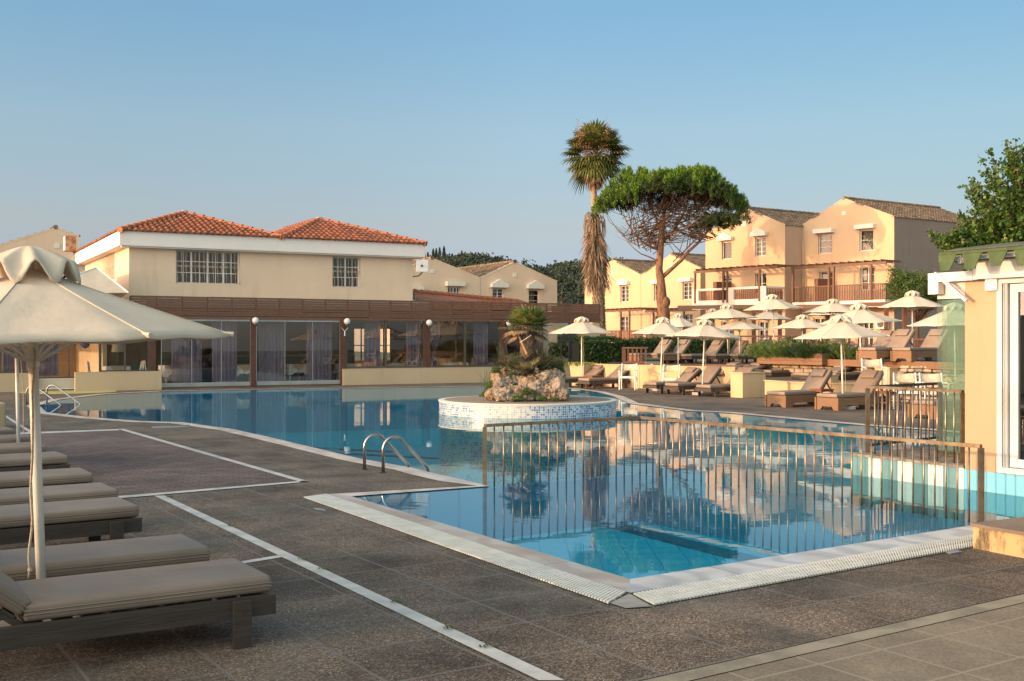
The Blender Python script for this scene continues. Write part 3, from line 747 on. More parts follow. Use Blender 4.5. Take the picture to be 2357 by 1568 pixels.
mb = MB(); o = UP.pt(sL - ov, fz0, ov); mb.par(o, UP.d * (sR - sL + 2 * ov), -UP.n * (BACK + 2 * ov), ZZ * (fz1 - fz0)); mb.build('fascia', m_wallw, rest)
mb = MB(); o = UP.pt(sL - ov + .08, fz0 - .05, ov - .08); mb.par(o, UP.d * (sR - sL + 2 * ov - .16), -UP.n * .3, ZZ * .05); mb.build('fascia_lip', m_hood, rest)
def grille(parent, pl, h, n):
    s0, z0, s1, z1 = h; mb = MB(); zm = z0 + (z1 - z0) * .5
    for i in range(n):
        s = s0 + .04 + (s1 - s0 - .08) * i / (n - 1)
        pts = [pl.pt(s, z1 - .01, -.02), pl.pt(s, zm, -.02), pl.pt(s, z0 + (z1 - z0) * .36, .02), pl.pt(s, z0 + (z1 - z0) * .2, .12), pl.pt(s, z0 + (z1 - z0) * .08, .10), pl.pt(s, z0 + .02, -.01)]
        mb.tube(pts, .007, 5)
    for i in range(n - 1):
        a = s0 + .04 + (s1 - s0 - .08) * i / (n - 1); b = s0 + .04 + (s1 - s0 - .08) * (i + 1) / (n - 1); c = (a + b) / 2; rr = (b - a) / 2
        mb.tube([pl.pt(c - rr * math.cos(t_), zm + .05 * math.sin(t_), -.02) for t_ in np.linspace(0, PI, 6)], .008, 4)
    for zz in (z0 + .03, zm, z1 - .03): mb.bar(pl.pt(s0, zz, -.015), pl.pt(s1, zz, -.015), .014)
    mb.build('window_grille', mat('rusty_cream_iron', (.52, .45, .34), (.25, .13, .06), sc=12, rough=.6, lo=.45, hi=.7), parent)
for h, c, n, sp in ((W1, 8, 15, (2, 4, 6)), (W2, 4, 8, (2,))):
    wd = window(rest, UP, h, depth=.16, cols=c, rows=3, split=sp, curtain=False); grille(wd, UP, h, n)
    mb = MB(); UP.box(mb, h[0], h[1], h[2], h[3], -.75, -.74); mb.build('dark_room_sheet', mat('dark_room_sheet', (.055, .045, .04), rough=.9), wd)  # near-black sheet stands for the unlit room behind the panes
wd = window(rest, SD, SW, depth=.16, cols=4, rows=3, split=(2,), curtain=True); grille(wd, SD, SW, 11)
mb = MB(); mb.box(SD.pt(5, zw1 - 1, -.9), (.02, 9, 2), rz=math.atan2(SD.d.y, SD.d.x) - PI / 2); mb.build('room_backdrop', m_dark, rest)
# roof: two hipped blocks side by side
def hip(parent, sa, sb, apx, apz, name='roof'):
    a = UP.pt(sa, fz1, ov + .08); b = UP.pt(sb, fz1, ov + .08)
    c = UP.pt(sb, fz1, -(BACK + ov)); d = UP.pt(sa, fz1, -(BACK + ov))
    s_ = (sa + sb) / 2 + apx; dep = 3.3
    p = UP.pt(s_, apz, -dep + ov); q = UP.pt(s_, apz, -(BACK - dep + ov))
    mb = MB(); tile_facet(mb, [a, b, p]); tile_facet(mb, [d, a, p, q]); tile_facet(mb, [b, c, q, p]); tile_facet(mb, [c, d, q])
    r_ = mb.build(name, m_tile, parent)
    mb = MB(); ridge_tiles(mb, a, p); ridge_tiles(mb, b, p); ridge_tiles(mb, p, q); ridge_tiles(mb, d, q); mb.build('hip_tiles', m_terr, r_)
    mb = MB(); mb.sphere(p + ZZ * .05, .17, 8, 5, (1, 1, .6)); mb.build('apex_mortar', m_conc, r_)
    return p
sv_ = UP.s_at(640)
pA = UP.at(423, 492, -3.0); pB = UP.at(733, 507, -3.0)
hip(rest, sL - ov, sv_, (UP.s_at(423, -3.0)) - (sL - ov + sv_) / 2, pA.z)
hip(rest, sv_, sR + ov, (UP.s_at(733, -3.0)) - (sv_ + sR + ov) / 2, pB.z)
# flat roof over the glazed front, slatted band
zs0, zs1 = 2.57, 3.27; f0, f1 = FR.s_at(-420), FR.s_at(1380)
GD = 9.0                                            # depth of the dining room
mb = MB(); FR.box(mb, f0, 2.62, f1, 2.90, -GD, -.06); mb.build('flat_roof', m_conc, rest)
mb = MB(); FR.box(mb, FR.s_at(340), 2.62, f1, 2.70, -.06, .0); FR.box(mb, FR.s_at(340), 2.90, UP.s_at(960) , 3.25, -1.5, -.35)
mb.build('roof_edge', m_conc, rest)
mb = MB(); ns = 8; hgt = (zs1 - zs0) / ns; fs0 = FR.s_at(300)
L_ = f1 - fs0; nb = 22
for k in range(ns):
    for j in range(nb):
        a = fs0 + L_ * j / nb; b = fs0 + L_ * (j + 1) / nb - .006; g = random.uniform(.008, .022); dz = random.uniform(-.004, .004)
        FR.box(mb, a, zs0 + k * hgt + g + dz, b, zs0 + (k + 1) * hgt + dz, .02, .045)
sl = mb.build('slatted_band', m_slat, rest)
mb = MB()
for j in range(nb + 1):
    a = fs0 + L_ * j / nb; FR.box(mb, a - .035, zs0 - .02, a + .035, zs1 - .03, -.03, .017)
FR.box(mb, fs0, zs0 - .10, f1, zs0 - .005, -.02, .05)
mb.build('band_frame', m_slat, rest)
# returning end of the band on the right
ER = PL(FR.pt(f1, 0)[:2], (FR.pt(f1, 0) - FR.n * 4)[:2]); mb = MB()
for k in range(ns): ER.box(mb, .05, zs0 + k * hgt + .015, 4, zs0 + (k + 1) * hgt, -.02, .02)
mb.build('slatted_return', m_slat, rest)
# brown posts
posts = [(345, 357), (577, 589), (783, 795), (978, 987), (1152, 1163), (1331, 1341)]
for a, b in posts:
    mb = MB(); s0, s1 = FR.s_at(a), FR.s_at(b); s1 = s0 + .19; FR.box(mb, s0, 0, s1, 2.56, -.14, .06)
    mb.build('post', m_post, rest)
# glazing bays
def bay(x0, x1, zlo, n, frame, top, label_, thick=.03):
    s0, s1 = FR.s_at(x0), FR.s_at(x1); mb = MB(); zt = 2.56
    FR.box(mb, s0, zt - top, s1, zt, -.10, -.02); FR.box(mb, s0, zlo, s1, zlo + top * .9, -.10, -.02)
    for k in range(n + 1):
        s = s0 + (s1 - s0) * k / n; w_ = thick if 0 < k < n else thick * 1.2
        FR.box(mb, s - w_ / 2, zlo + top * .9, s + w_ / 2, zt - top, -.09, -.03)
    b = mb.build('glazing_frame', frame, rest)
    mb = MB(); FR.box(mb, s0 + .01, zlo + .02, s1 - .01, zt - .02, -.065, -.055); mb.build('pane', m_glassr, b)
    return b
bay(372, 577, .05, 3, m_silver, .16, 'a', .018); bay(591, 783, .05, 3, m_silver, .16, 'b', .018)
bay(797, 978, .62, 2, m_alu, .09, 'c', .09); bay(988, 1152, .62, 2, m_alu, .09, 'd', .09); bay(1165, 1331, .62, 2, m_alu, .09, 'e', .09)
bay(232, 343, .62, 2, m_alu, .06, 'f', .05); bay(87, 230, .42, 2, m_alu, .05, 'g', .04); bay(-260, 84, .62, 4, m_alu, .06, 'h', .05)
# globe lamps on the posts
for i, (px, py, wd_) in enumerate(((588, 738, 'leftmost on the posts, beside the frameless glass doors'), (799, 740, 'over the left end of the low wall'), (988, 743, 'on the post between the low wall bays'), (1172, 744, 'half hidden behind the island palm'))):
    p = FR.at(px, py, .16); t = thing('globe_lamp', 'white globe lamp ' + wd_, 'lamp', p, group='globe lamps on the restaurant posts')
    mb = MB(); mb.sphere(p, .125, 20, 12); mb.build('globe', mat('opal_glass', (.72, .70, .66), (.68, .66, .62), rough=.2), t, smooth=True)
    mb = MB(); mb.lathe([(.045, -.19), (.06, -.17), (.06, -.11), (.03, -.10)], 14, p); mb.bar(p + Vector((0, 0, -.16)), p - FR.n * .12 + Vector((0, 0, -.16)), .03); mb.build('lamp_base', m_dkrail, t)
# low walls in front of the glazing
def lowwall(x0, x1, z1, off0, off1, label):
    s0, s1 = FR.s_at(x0, off1), FR.s_at(x1, off1); c = FR.pt((s0 + s1) / 2, 0, off1); t = thing('low_wall', label, 'wall', c)
    mb = MB(); FR.box(mb, s0, 0, s1, z1, off0, off1); mb.build('wall_body', m_wall2, t)
    mb = MB(); FR.box(mb, s0 - .006, z1, s1 + .006, z1 + .022, off0 - .006, off1 + .006); mb.build('cap', m_wall2, t)
m_wall2 = stucco('sand_stucco', (.50, .385, .25), (.33, .26, .17), .35)
lowwall(790, 1345, .60, .0, .16, 'long low sand coloured wall under the right half of the restaurant glazing')
lowwall(173, 372, .62, .55, .72, 'short low sand coloured wall standing forward by the left end of the pool')
lowwall(-380, 87, .60, .10, .26, 'low sand coloured wall at the far left edge behind the white poles')
t = thing('rolled_blind', 'white canvas panel tied low between the two left low walls', 'blind', FR.at(130, 880))
mb = MB(); FR.box(mb, FR.s_at(88), .08, FR.s_at(176), .40, -.02, .0); mb.build('canvas', m_cloth, t)
mb = MB(); mb.tube([FR.pt(FR.s_at(88), .07, 0), FR.pt(FR.s_at(176), .07, 0)], .02, 6); mb.tube([FR.pt(FR.s_at(88), .4, 0), FR.pt(FR.s_at(176), .4, 0)], .018, 6); mb.build('hem_bar', m_white, t)
# dining room
mb = MB(); FR.box(mb, f0, .0, f1, .03, -GD, -.1); mb.build('dining_floor', mat('dining_floor', (.26, .18, .11), (.2, .14, .09), sc=3, rough=.4), rest)
mb = MB(); FR.box(mb, f0, 2.50, f1, 2.60, -GD, -.12); mb.build('ceiling', mat('dining_ceiling', (.5, .44, .35), rough=.9), rest)
bw = MB(); BP = PL((FR.A - FR.n * GD)[:2], (FR.B - FR.n * GD)[:2])
hl = []
for xx in ((815, 850), (868, 900), (1010, 1050), (1062, 1100), (1112, 1145), (1190, 1250), (1262, 1325)):
    r_ = BP.rect(xx[0], 745, xx[1], 830); hl.append((r_[0], .75, r_[2], 2.25))
wall_holes(bw, BP, [(BP.s_at(-420), 0), (BP.s_at(1380), 0), (BP.s_at(1380), 2.6), (BP.s_at(-420), 2.6)], hl, .15)
bw.build('back_wall', stucco('dining_wall', (.56, .42, .26)), rest)
mb = MB()
for h in hl:
    mb = MB()
    for k in range(3): s = h[0] + (h[2] - h[0]) * k / 2; BP.box(mb, s - .025, h[1], s + .025, h[3], -.1, -.04)
    BP.box(mb, h[0], h[1] + .7, h[2], h[1] + .74, -.09, -.05); mb.build('back_window', m_alu, rest)
# partition wall catching the sun at the far left
PW = FR.pt(FR.s_at(236, -2.0), 0, -2.0)
mb = MB(); mb.par(PW, FR.d * .15, -FR.n * 7, ZZ * 2.5); mb.build('partition_wall', mat('sunny_wall', (.62, .52, .36), rough=.9), rest)
mb = MB(); mb.par(FR.pt(FR.s_at(250, -2.0), 0, -2.2), FR.d * 2.6, -FR.n * .12, ZZ * 2.5); mb.build('partition_panel', mat('brown_panel', (.13, .10, .07), rough=.7), rest)
mb = MB(); mb.par(FR.pt(FR.s_at(415, -4.0), .0, -4.5), FR.d * 7.4, -FR.n * .6, ZZ * 1.05); mb.build('bar_counter', mat('dark_counter', (.07, .06, .05), rough=.3), rest)
mb = MB(); mb.par(FR.pt(FR.s_at(415, -4.0), 1.055, -4.45), FR.d * 7.4, -FR.n * .7, ZZ * .05); mb.build('counter_top', mat('pale_counter_top', (.42, .36, .26), rough=.3), rest)
# curtains
def curtain(x0, x1, off, z0=.08, z1=2.45, tie=None, m=None, label=''):
    s0, s1 = FR.s_at(x0, off), FR.s_at(x1, off); mb = MB(); nf = max(8, int((s1 - s0) / .045)); rows = 14; vs = []
    for r_ in range(rows + 1):
        z = z0 + (z1 - z0) * r_ / rows; k = 1.0
        if tie: k = 1 - (1 - tie[1]) * math.exp(-((z - tie[0]) / .42) ** 2)
        for i in range(nf + 1):
            u_ = i / nf; s = (s0 + s1) / 2 + (u_ - .5) * (s1 - s0) * k
            vs.append(FR.pt(s, z, off + .035 * math.sin(i * 1.9 + .25 * math.sin(z * 3)) + .02 * math.sin(i * .61)))
    fs = [(r_ * (nf + 1) + i, r_ * (nf + 1) + i + 1, (r_ + 1) * (nf + 1) + i + 1, (r_ + 1) * (nf + 1) + i) for r_ in range(rows) for i in range(nf)]
    mb.add(vs, fs); o = mb.build('curtain', m or m_lilac, smooth=True)
    tag(o, label, 'curtain', 'lilac curtains behind the restaurant glass'); return o
for a in ((395, 464, -.45, 'leftmost of the curtains in the first frameless glass bay'), (488, 545, -.5, 'second curtain, ending mid bay by the first globe lamp'), (595, 655, -.45, 'wide curtain just right of the first globe lamp post'),
          (706, 765, -.5, 'curtain left of the second globe lamp post'), (838, 874, -.6, 'narrow curtain in the first bay above the low wall'), (935, 966, -.6, 'narrow curtain left of the third globe lamp post'),
          (1090, 1122, -.6, 'straight curtain left of the island palm'), (1308, 1330, -.6, 'dark curtain in the last bay beside the far post'), (5, 60, -.5, 'curtain behind the far left low wall'), (88, 134, -.5, 'curtain between the white poles and the sunlit wall')):
    curtain(a[0], a[1], a[2], label='lilac sheer curtain, ' + a[3], z0=.5 if a[0] < 100 else .08)
curtain(985, 1015, -.6, tie=(1.25, .18), label='lilac curtain gathered by a tie, just right of the third globe lamp')
# hanging knotted curtain before the sunlit wall
kc = thing('curtain', 'purple curtain tied in a knot hanging before the sunlit wall at far left', 'curtain', FR.at(194, 800, -.6), group='lilac curtains behind the restaurant glass')
c0 = FR.at(196, 797, -.6); mb = MB()
prof = [(.40, 2.45), (.33, 2.2), (.20, 1.95), (.07, 1.78), (.06, 1.7), (.12, 1.64), (.14, 1.55), (.10, 1.47), (.02, 1.42)]
vs = []; fs = []
for r_, z in prof:
    for k in range(24): a = 2 * PI * k / 24; rr = r_ * (1 + .18 * math.sin(k * 4)); vs.append(Vector((c0.x, c0.y, 0)) + FR.d * rr * math.cos(a) + FR.n * rr * .3 * math.sin(a) + ZZ * z)
for i in range(len(prof) - 1):
    for k in range(24): fs.append((i * 24 + k, i * 24 + (k + 1) % 24, (i + 1) * 24 + (k + 1) % 24, (i + 1) * 24 + k))
mb.add(vs, fs); mb.build('knotted_cloth', m_lilac, kc, smooth=True)
# white awning peak at the left
aw = thing('awning', 'white canvas awning peak behind the large parasol', 'awning', FR.at(220, 690, -1))
mb = MB(); pk = FR.at(222, 616, -.8); l0, l1 = FR.at(60, 676, .6), FR.at(296, 674, .5); l2, l3 = FR.pt(FR.s_at(296), 2.9, -5), FR.pt(FR.s_at(60), 2.9, -5)
pk2 = pk - FR.n * 3.5
mb.poly([l0, l1, pk]); mb.poly([l1, l2, pk2, pk]); mb.poly([l3, l0, pk, pk2]); mb.build('canvas', m_cloth, aw)
mb = MB(); mb.tube([pk, l1], .03, 6); mb.tube([pk, l0], .03, 6); mb.tube([pk, pk2], .03, 6); mb.build('awning_frame', m_white, aw)
# rusty air conditioner on the upper left end
ac0 = SD.pt(10.4, 0, .02); zc = UP.at(297, 600).z
acz = SD.at(180, 565, .2).z; acs = SD.s_at(186, .2)
ac = thing('air_conditioner', 'rusty white air conditioner box hung under the left eave', 'air conditioner', SD.pt(acs, acz, .5))
mb = MB(); SD.box(mb, acs - .2, acz - .33, acs + .45, acz + .33, .42, .86); mb.build('casing', mat('rusty_casing', (.50, .30, .16), (.28, .10, .04), sc=5, rough=.7, lo=.4, hi=.6), ac)
mb = MB(); SD.box(mb, acs - .19, acz - .3, acs + .44, acz + .3, .862, .88); mb.build('front_grille', m_white, ac)
# little dish antenna on the right corner
da = thing('dish_antenna', 'small square white antenna on the right corner of the restaurant upper floor', 'antenna', UP.at(960, 640, .1))
p = UP.at(972, 612, .3); mb = MB(); mb.rbox(p, (.52, .05, .52), .04, 2, rz=.3); mb.build('panel', m_white, da)
mb = MB(); mb.tube([p + Vector((-.02, -.04, 0)), p + Vector((-.02, -.16, 0))], [.05, .02], 8); mb.tube([p + Vector((0, .05, -.25)), p + Vector((-.15, .15, -.4)), UP.at(950, 637, 0)], .025, 6); mb.build('arm', m_dkrail, da)
an = thing('wall_antenna', 'small white forked antenna under the second globe lamp', 'antenna', FR.at(793, 760, .1))
p = FR.at(793.5, 763, .14); mb = MB(); mb.tube([p, p - ZZ * .17], .022, 6); q = p; mb.tube([q, q + FR.d * .13 + ZZ * .14], .010, 5); mb.tube([q, q - FR.d * .13 + ZZ * .14], .010, 5); mb.build('fork', m_white, an)
# tiled lean-to roof to the right of the upper floor
lr = thing('tiled_outbuilding', 'low orange tiled roof showing above the slatted band between restaurant and houses', 'outbuilding', UP.pt(sR + 3, 0, -3))
a, b = FR.pt(UP.s_at(950) + .3, 3.02, -1.35), FR.pt(FR.s_at(1240, -1.5), 3.02, -1.35)
rz0 = AT(955, 673, 50.5); rz1 = AT(1195, 695, 56)
mb = MB(); tile_facet(mb, [a, b, rz1, rz0], .24, .38, .08); mb.build('roof', m_tile, lr)
mb = MB(); ridge_tiles(mb, rz0, rz1, .12); mb.build('ridge_tiles', m_terr, lr)
mb = MB(); mb.poly([a, rz0, rz0 - ZZ * 3.4, a - ZZ * 3]); mb.poly([b, rz1, rz1 - ZZ * 3.4, b - ZZ * 3]); mb.poly([rz0, rz1, rz1 - ZZ * 3, rz0 - ZZ * 3.4]); mb.build('gable', m_wall, lr)

# ================================================================ tables and chairs inside
m_tc = mat('white_tablecloth', (.62, .61, .60), (.52, .52, .53), sc=4, rough=.85)
m_nap = mat('beige_napkin', (.48, .36, .22), (.40, .30, .18), sc=8, rough=.9)
m_aqua = mat('pale_painted_chair', (.50, .55, .53), rough=.5)
def make_table():
    t = thing('dining_table', 'dining table', 'table', (0, 0, 0), group='restaurant dining tables'); mb = MB()
    n = 32; vs = []
    def sq(a, h):
        c_, s_ = math.cos(a), math.sin(a); k = 1 / max(abs(c_), abs(s_)); return Vector((c_ * k * h, s_ * k * h, 0))
    for r_, (h, z) in enumerate(((.0, .76), (.40, .76), (.405, .74), (.42, .58), (.44, .44))):
        for i in range(n):
            a = 2 * PI * i / n; p = sq(a, h) if h else Vector((0, 0, 0))
            wv = 0 if r_ < 3 else .02 * math.sin(i * 3.1) * (r_ - 2); p = p * (1 + wv); p.z = z - (.10 * (1 if r_ == 4 and abs(math.sin(2 * a)) > .9 else 0)); vs.append(p)
    mb.add(vs, [(r_ * n + i, r_ * n + (i + 1) % n, (r_ + 1) * n + (i + 1) % n, (r_ + 1) * n + i) for r_ in range(4) for i in range(n)]); mb.build('tablecloth', m_tc, t, world=False)
    for x in (-.34, .34):
        for y in (-.34, .34): mb = MB(); mb.bar((x, y, 0), (x, y, .74), .05); mb.build('leg', m_aqua, t, world=False)
    return t
def make_wchair():
    t = thing('dining_chair', 'chair', 'chair', (0, 0, 0), group='restaurant dining chairs')
    mb = MB(); mb.rbox((0, 0, .45), (.44, .42, .035), .012, 1); mb.build('seat', m_aqua, t, world=False)
    mb = MB()
    for i in range(7): x = -.18 + .06 * i; mb.tube([(x, .20, .46), (x * 1.08, .25, .88 + .03 * math.cos(x * 6))], .010, 5)
    mb.tube([(-.22, .2, .46), (-.235, .24, .75), (-.17, .26, .9), (0, .27, .94), (.17, .26, .9), (.235, .24, .75), (.22, .2, .46)], .016, 6); mb.build('backrest', m_aqua, t, world=False)
    for x in (-.18, .18):
        for y in (-.16, .17): mb = MB(); mb.tube([(x, y, .44), (x * 1.2, y * 1.25, 0)], .017, 6); mb.build('leg', m_aqua, t, world=False)
    return t
tb0 = make_table(); wc0 = make_wchair(); usedt = [0, 0]
FANG = math.atan2(FR.d.y, FR.d.x)
tabs = [(268, 'with beige napkin behind the short low wall'), (397, 'at the left edge of the first frameless bay'), (557, 'left of the first globe lamp post'), (678, 'between the two wide curtains'), (800, 'behind the second globe lamp post'), (919, 'in the bay right of the low wall start'), (1048, 'behind the gathered curtain'), (1135, 'left of the island palm'), (1215, 'behind the island palm')]
for i, (px, wh) in enumerate(tabs):
    off = -1.0 - (.5 if i % 2 else 0); s = FR.s_at(px, off); p = FR.pt(s, .03, off)
    o = tb0 if i == 0 else copy_tree(tb0); o.location = p; o.rotation_euler.z = FANG + (.1 if i % 2 else 0); o['label'] = 'white dining table inside, ' + wh
    nb_ = MB(); q = p + ZZ * .77; nb_.poly([q + FR.d * .30 + FR.n * .40, q - FR.d * .30 + FR.n * .40, q - FR.n * .30]); nb_.poly([q + FR.d * .30 + FR.n * .425, q + FR.n * .44 - ZZ * .30, q - FR.d * .30 + FR.n * .425])
    tag(nb_.build('napkin', m_nap), 'beige napkin on the table ' + wh, 'napkin', 'napkins on the dining tables')
    for sg, w2 in ((-1, 'left'), (1, 'right')):
        c = wc0 if not usedt[1] else copy_tree(wc0); usedt[1] = 1
        c.location = p + FR.d * sg * .68 + FR.n * random.uniform(-.2, .2); c.rotation_euler.z = FANG - PI / 2 * sg + random.uniform(-.3, .3)
        c['label'] = 'pale chair ' + w2 + ' of the table ' + wh
lm = thing('table_lamp', 'table lamp with white shade inside behind the short low wall', 'lamp', FR.pt(FR.s_at(274, -2.1), 1.0, -2.1)); p = FR.pt(FR.s_at(272, -1.95), 1.0, -1.95)
mb = MB(); mb.lathe([(.24, .28), (.17, .72)], 20, p); mb.build('lamp_shade', mat('lamp_shade', (.6, .56, .48), rough=.9, trans=.3), lm)
mb = MB(); mb.lathe([(.09, -.2), (.02, -.15), (.02, .4)], 10, p); mb.build('lamp_stem', m_dkrail, lm)
mb = MB(); mb.box(p + Vector((0, 0, -.6)), (.5, .5, .8), rz=FANG); tag(mb.build('sideboard', m_bwood), 'wooden sideboard under the white table lamp', 'sideboard')

# ================================================================ middle and left houses (facades turned like the restaurant)
DM = PL(AT(950, 784, 66)[:2], (AT(950, 784, 66) + FR.d * 20)[:2])
BKV = -FR.n
house('cream house with flat window hoods, its left part hidden by the restaurant', DM, (995, 596.7), (900, 632), (1105, 642), 1.0, 9, [(978 - 45, 672, 965, 700, {'hood': False}), (1031, 661, 1060, 697, {'hood': False, 'cols': 4})], m_wall, m_tileo, vent=(991, 620, 1000, 629), group='houses across the back')
DM2 = PL((DM.A + FR.n * .0)[:2], (DM.B)[:2])
house('cream house with two gable shaped white window hoods behind the island palm', DM2, (1185, 605), (1106, 642), (1282.4, 650), 1.0, 9, [(1134, 664.5, 1160, 697, {'hood': True, 'rows': 4}), (1217, 667, 1242, 705, {'hood': True, 'rows': 3, 'cols': 1})], m_wall, m_tileo, vent=(1181, 628, 1189.5, 637.5), group='houses across the back')
DL = PL(AT(180, 784, 60)[:2], (AT(180, 784, 60) + FR.d * 20)[:2])
house('plain cream gabled house behind the large parasol at far left', DL, (128.4, 526.7), (-30, 575), (182, 545), 1.0, 9, [(172, 610, 196, 640, {'hood': True})], m_wall, m_tileo, vent=(124.5, 560, 137.5, 571.5), group='houses across the back')

# ================================================================ apricot houses on the right (facades face the sun)
m_balc = m_hood
def pergola(parent, pl, x0, x1, ytop0, ytop1, zfloor, proj=1.9, posts=(), raft=13, topz=None):
    """timber pergola projecting from the facade"""
    s0, s1 = pl.s_at(x0, proj), pl.s_at(x1, proj); zt = topz
    mb = MB()
    pl.box(mb, min(s0, s1), zt - .16, max(s0, s1), zt, proj - .06, proj + .02)
    for k in range(raft):
        s = s0 + (s1 - s0) * (k + .5) / raft; pl.box(mb, s - .03, zt + .003, s + .03, zt + .12, -.0, proj + .15)
    mb.build('pergola_beams', m_slat, parent)
    for x in posts:
        s = pl.s_at(x, proj); mb = MB(); pl.box(mb, s - .06, zfloor, s + .06, zt - .163, proj - .10, proj + .01); mb.build('pergola_post', m_slat, parent)
def balusters(parent, pl, a, b, z0, z1, off, m, step=.115, rail=True, w=.055):
    mb = MB(); n = max(2, int(abs(b - a) / step))
    for k in range(n):
        s = a + (b - a) * (k + .5) / n; pl.box(mb, s - w / 2, z0, s + w / 2, z1, off - .02, off + .02)
    if rail: pl.box(mb, min(a, b), z1, max(a, b), z1 + .07, off - .045, off + .045)
    mb.build('balusters', m, parent)
# --- house B
bR = Vector((22.76, 66, 0)); bL = Vector((18.66, 71.1, 0)); PBh = PL(bL[:2], bR[:2])
gz = 1.0
SB = (.837, .547, 0)
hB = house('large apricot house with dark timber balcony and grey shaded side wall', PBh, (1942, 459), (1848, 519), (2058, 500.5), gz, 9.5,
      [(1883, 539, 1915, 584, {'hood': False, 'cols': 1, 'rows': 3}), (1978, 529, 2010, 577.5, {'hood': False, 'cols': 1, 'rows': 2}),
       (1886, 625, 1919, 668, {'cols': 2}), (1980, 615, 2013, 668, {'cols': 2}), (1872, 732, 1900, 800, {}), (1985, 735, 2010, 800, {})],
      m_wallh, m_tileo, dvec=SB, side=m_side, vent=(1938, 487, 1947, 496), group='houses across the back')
zfB = PBh.at(1950, 712, 1.9).z + .12
def balcony_box(parent, pl, x0, x1, yb0, zf, proj, dark, topz, right_open=True, postx=(), ybase=None):
    s0, s1 = pl.s_at(x0, proj), pl.s_at(x1, proj)
    mb = MB(); pl.box(mb, s0, zf - .30, s1, zf + .10, 0, proj); slab = mb.build('balcony_slab', m_hood, parent)
    if dark:
        balusters(parent, pl, s0 + .05, s1 - .05, zf + .11, zf + 1.0, proj - .06, m_slat)
        RP = PL(pl.pt(s1 - .05, 0, 0)[:2], pl.pt(s1 - .05, 0, proj)[:2]); balusters(parent, RP, 0, proj - .1, zf + .11, zf + 1.0, 0, m_slat)
    else:
        mb = MB(); W = s1 - s0; zl, zh = zf + .10, zf + 1.05
        for a, b in ((0, .09), (.50, .58), (.92, 1.0)): pl.box(mb, s0 + W * a, zl, s0 + W * b, zh, proj - .16, proj)
        pl.box(mb, s0, zl, s1, zl + .16, proj - .155, proj - .004); pl.box(mb, s0, zh - .14, s1, zh - .002, proj - .155, proj - .004)
        RP = PL(pl.pt(s1 - .08, 0, 0)[:2], pl.pt(s1 - .08, 0, proj - .16)[:2])
        RP.box(mb, 0, zh - .12, proj - .16, zh - .004, -.07, .07); RP.box(mb, 0, zl, proj - .16, zl + .14, -.07, .07)
        mb.build('parapet', m_hood, parent)
        balusters(parent, pl, s0 + W * .10, s0 + W * .49, zl + .16, zh - .14, proj - .08, m_slatred, step=.15, rail=False, w=.07)
        balusters(parent, pl, s0 + W * .59, s0 + W * .91, zl + .16, zh - .14, proj - .08, m_slatred, step=.15, rail=False, w=.07)
        balusters(parent, RP, .1, proj - .25, zl + .14, zh - .12, 0, m_slatred, step=.15, rail=False, w=.07)
zB = PBh.at(1930, 697, 1.9).z
balcony_box(hB, PBh, 1824, 2037, 0, zB, 1.9, True, 0)
pergola(hB, PBh, 1820, 2040, 0, 0, zB + .1, 1.95, posts=(1824, 1907, 1918, 2004), raft=12, topz=PBh.at(1930, 609, 1.95).z + .03)
mb = MB(); PBh.box(mb, PBh.s_at(1908), zB + .1, PBh.s_at(1916), zB + 1.55, .02, 1.5); mb.build('terrace_divider', m_slat, hB)
mb = MB(); mb.tube([PBh.pt(PBh.s_at(1850) , 8.1, .08), PBh.pt(PBh.s_at(1851), 3, .08)], .05, 8); mb.build('downpipe', m_wallh, hB)
# --- house A, standing a step forward
aR = Vector((17.3, 70.2, 0)); aL = Vector((13.15, 75.4, 0)); PAh = PL(aL[:2], aR[:2])
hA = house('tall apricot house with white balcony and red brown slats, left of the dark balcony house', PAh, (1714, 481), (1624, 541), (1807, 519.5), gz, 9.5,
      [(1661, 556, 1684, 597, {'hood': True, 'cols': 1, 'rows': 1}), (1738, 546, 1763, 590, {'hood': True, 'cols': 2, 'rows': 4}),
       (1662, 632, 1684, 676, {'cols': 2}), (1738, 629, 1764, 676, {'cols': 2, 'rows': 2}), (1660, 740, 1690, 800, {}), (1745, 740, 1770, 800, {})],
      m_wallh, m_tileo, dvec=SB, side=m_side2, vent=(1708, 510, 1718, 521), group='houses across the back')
zA = PAh.at(1700, 699, 1.9).z
balcony_box(hA, PAh, 1593, 1762, 0, zA, 1.9, False, 0)
pergola(hA, PAh, 1597, 1790, 0, 0, zA + .1, 1.95, posts=(1599, 1664, 1673, 1747), raft=12, topz=PAh.at(1690, 619, 1.95).z + .03)
mb = MB(); PAh.box(mb, PAh.s_at(1676), zA + .1, PAh.s_at(1684), zA + 1.5, .02, 1.5); mb.build('terrace_divider', m_slat, hA)
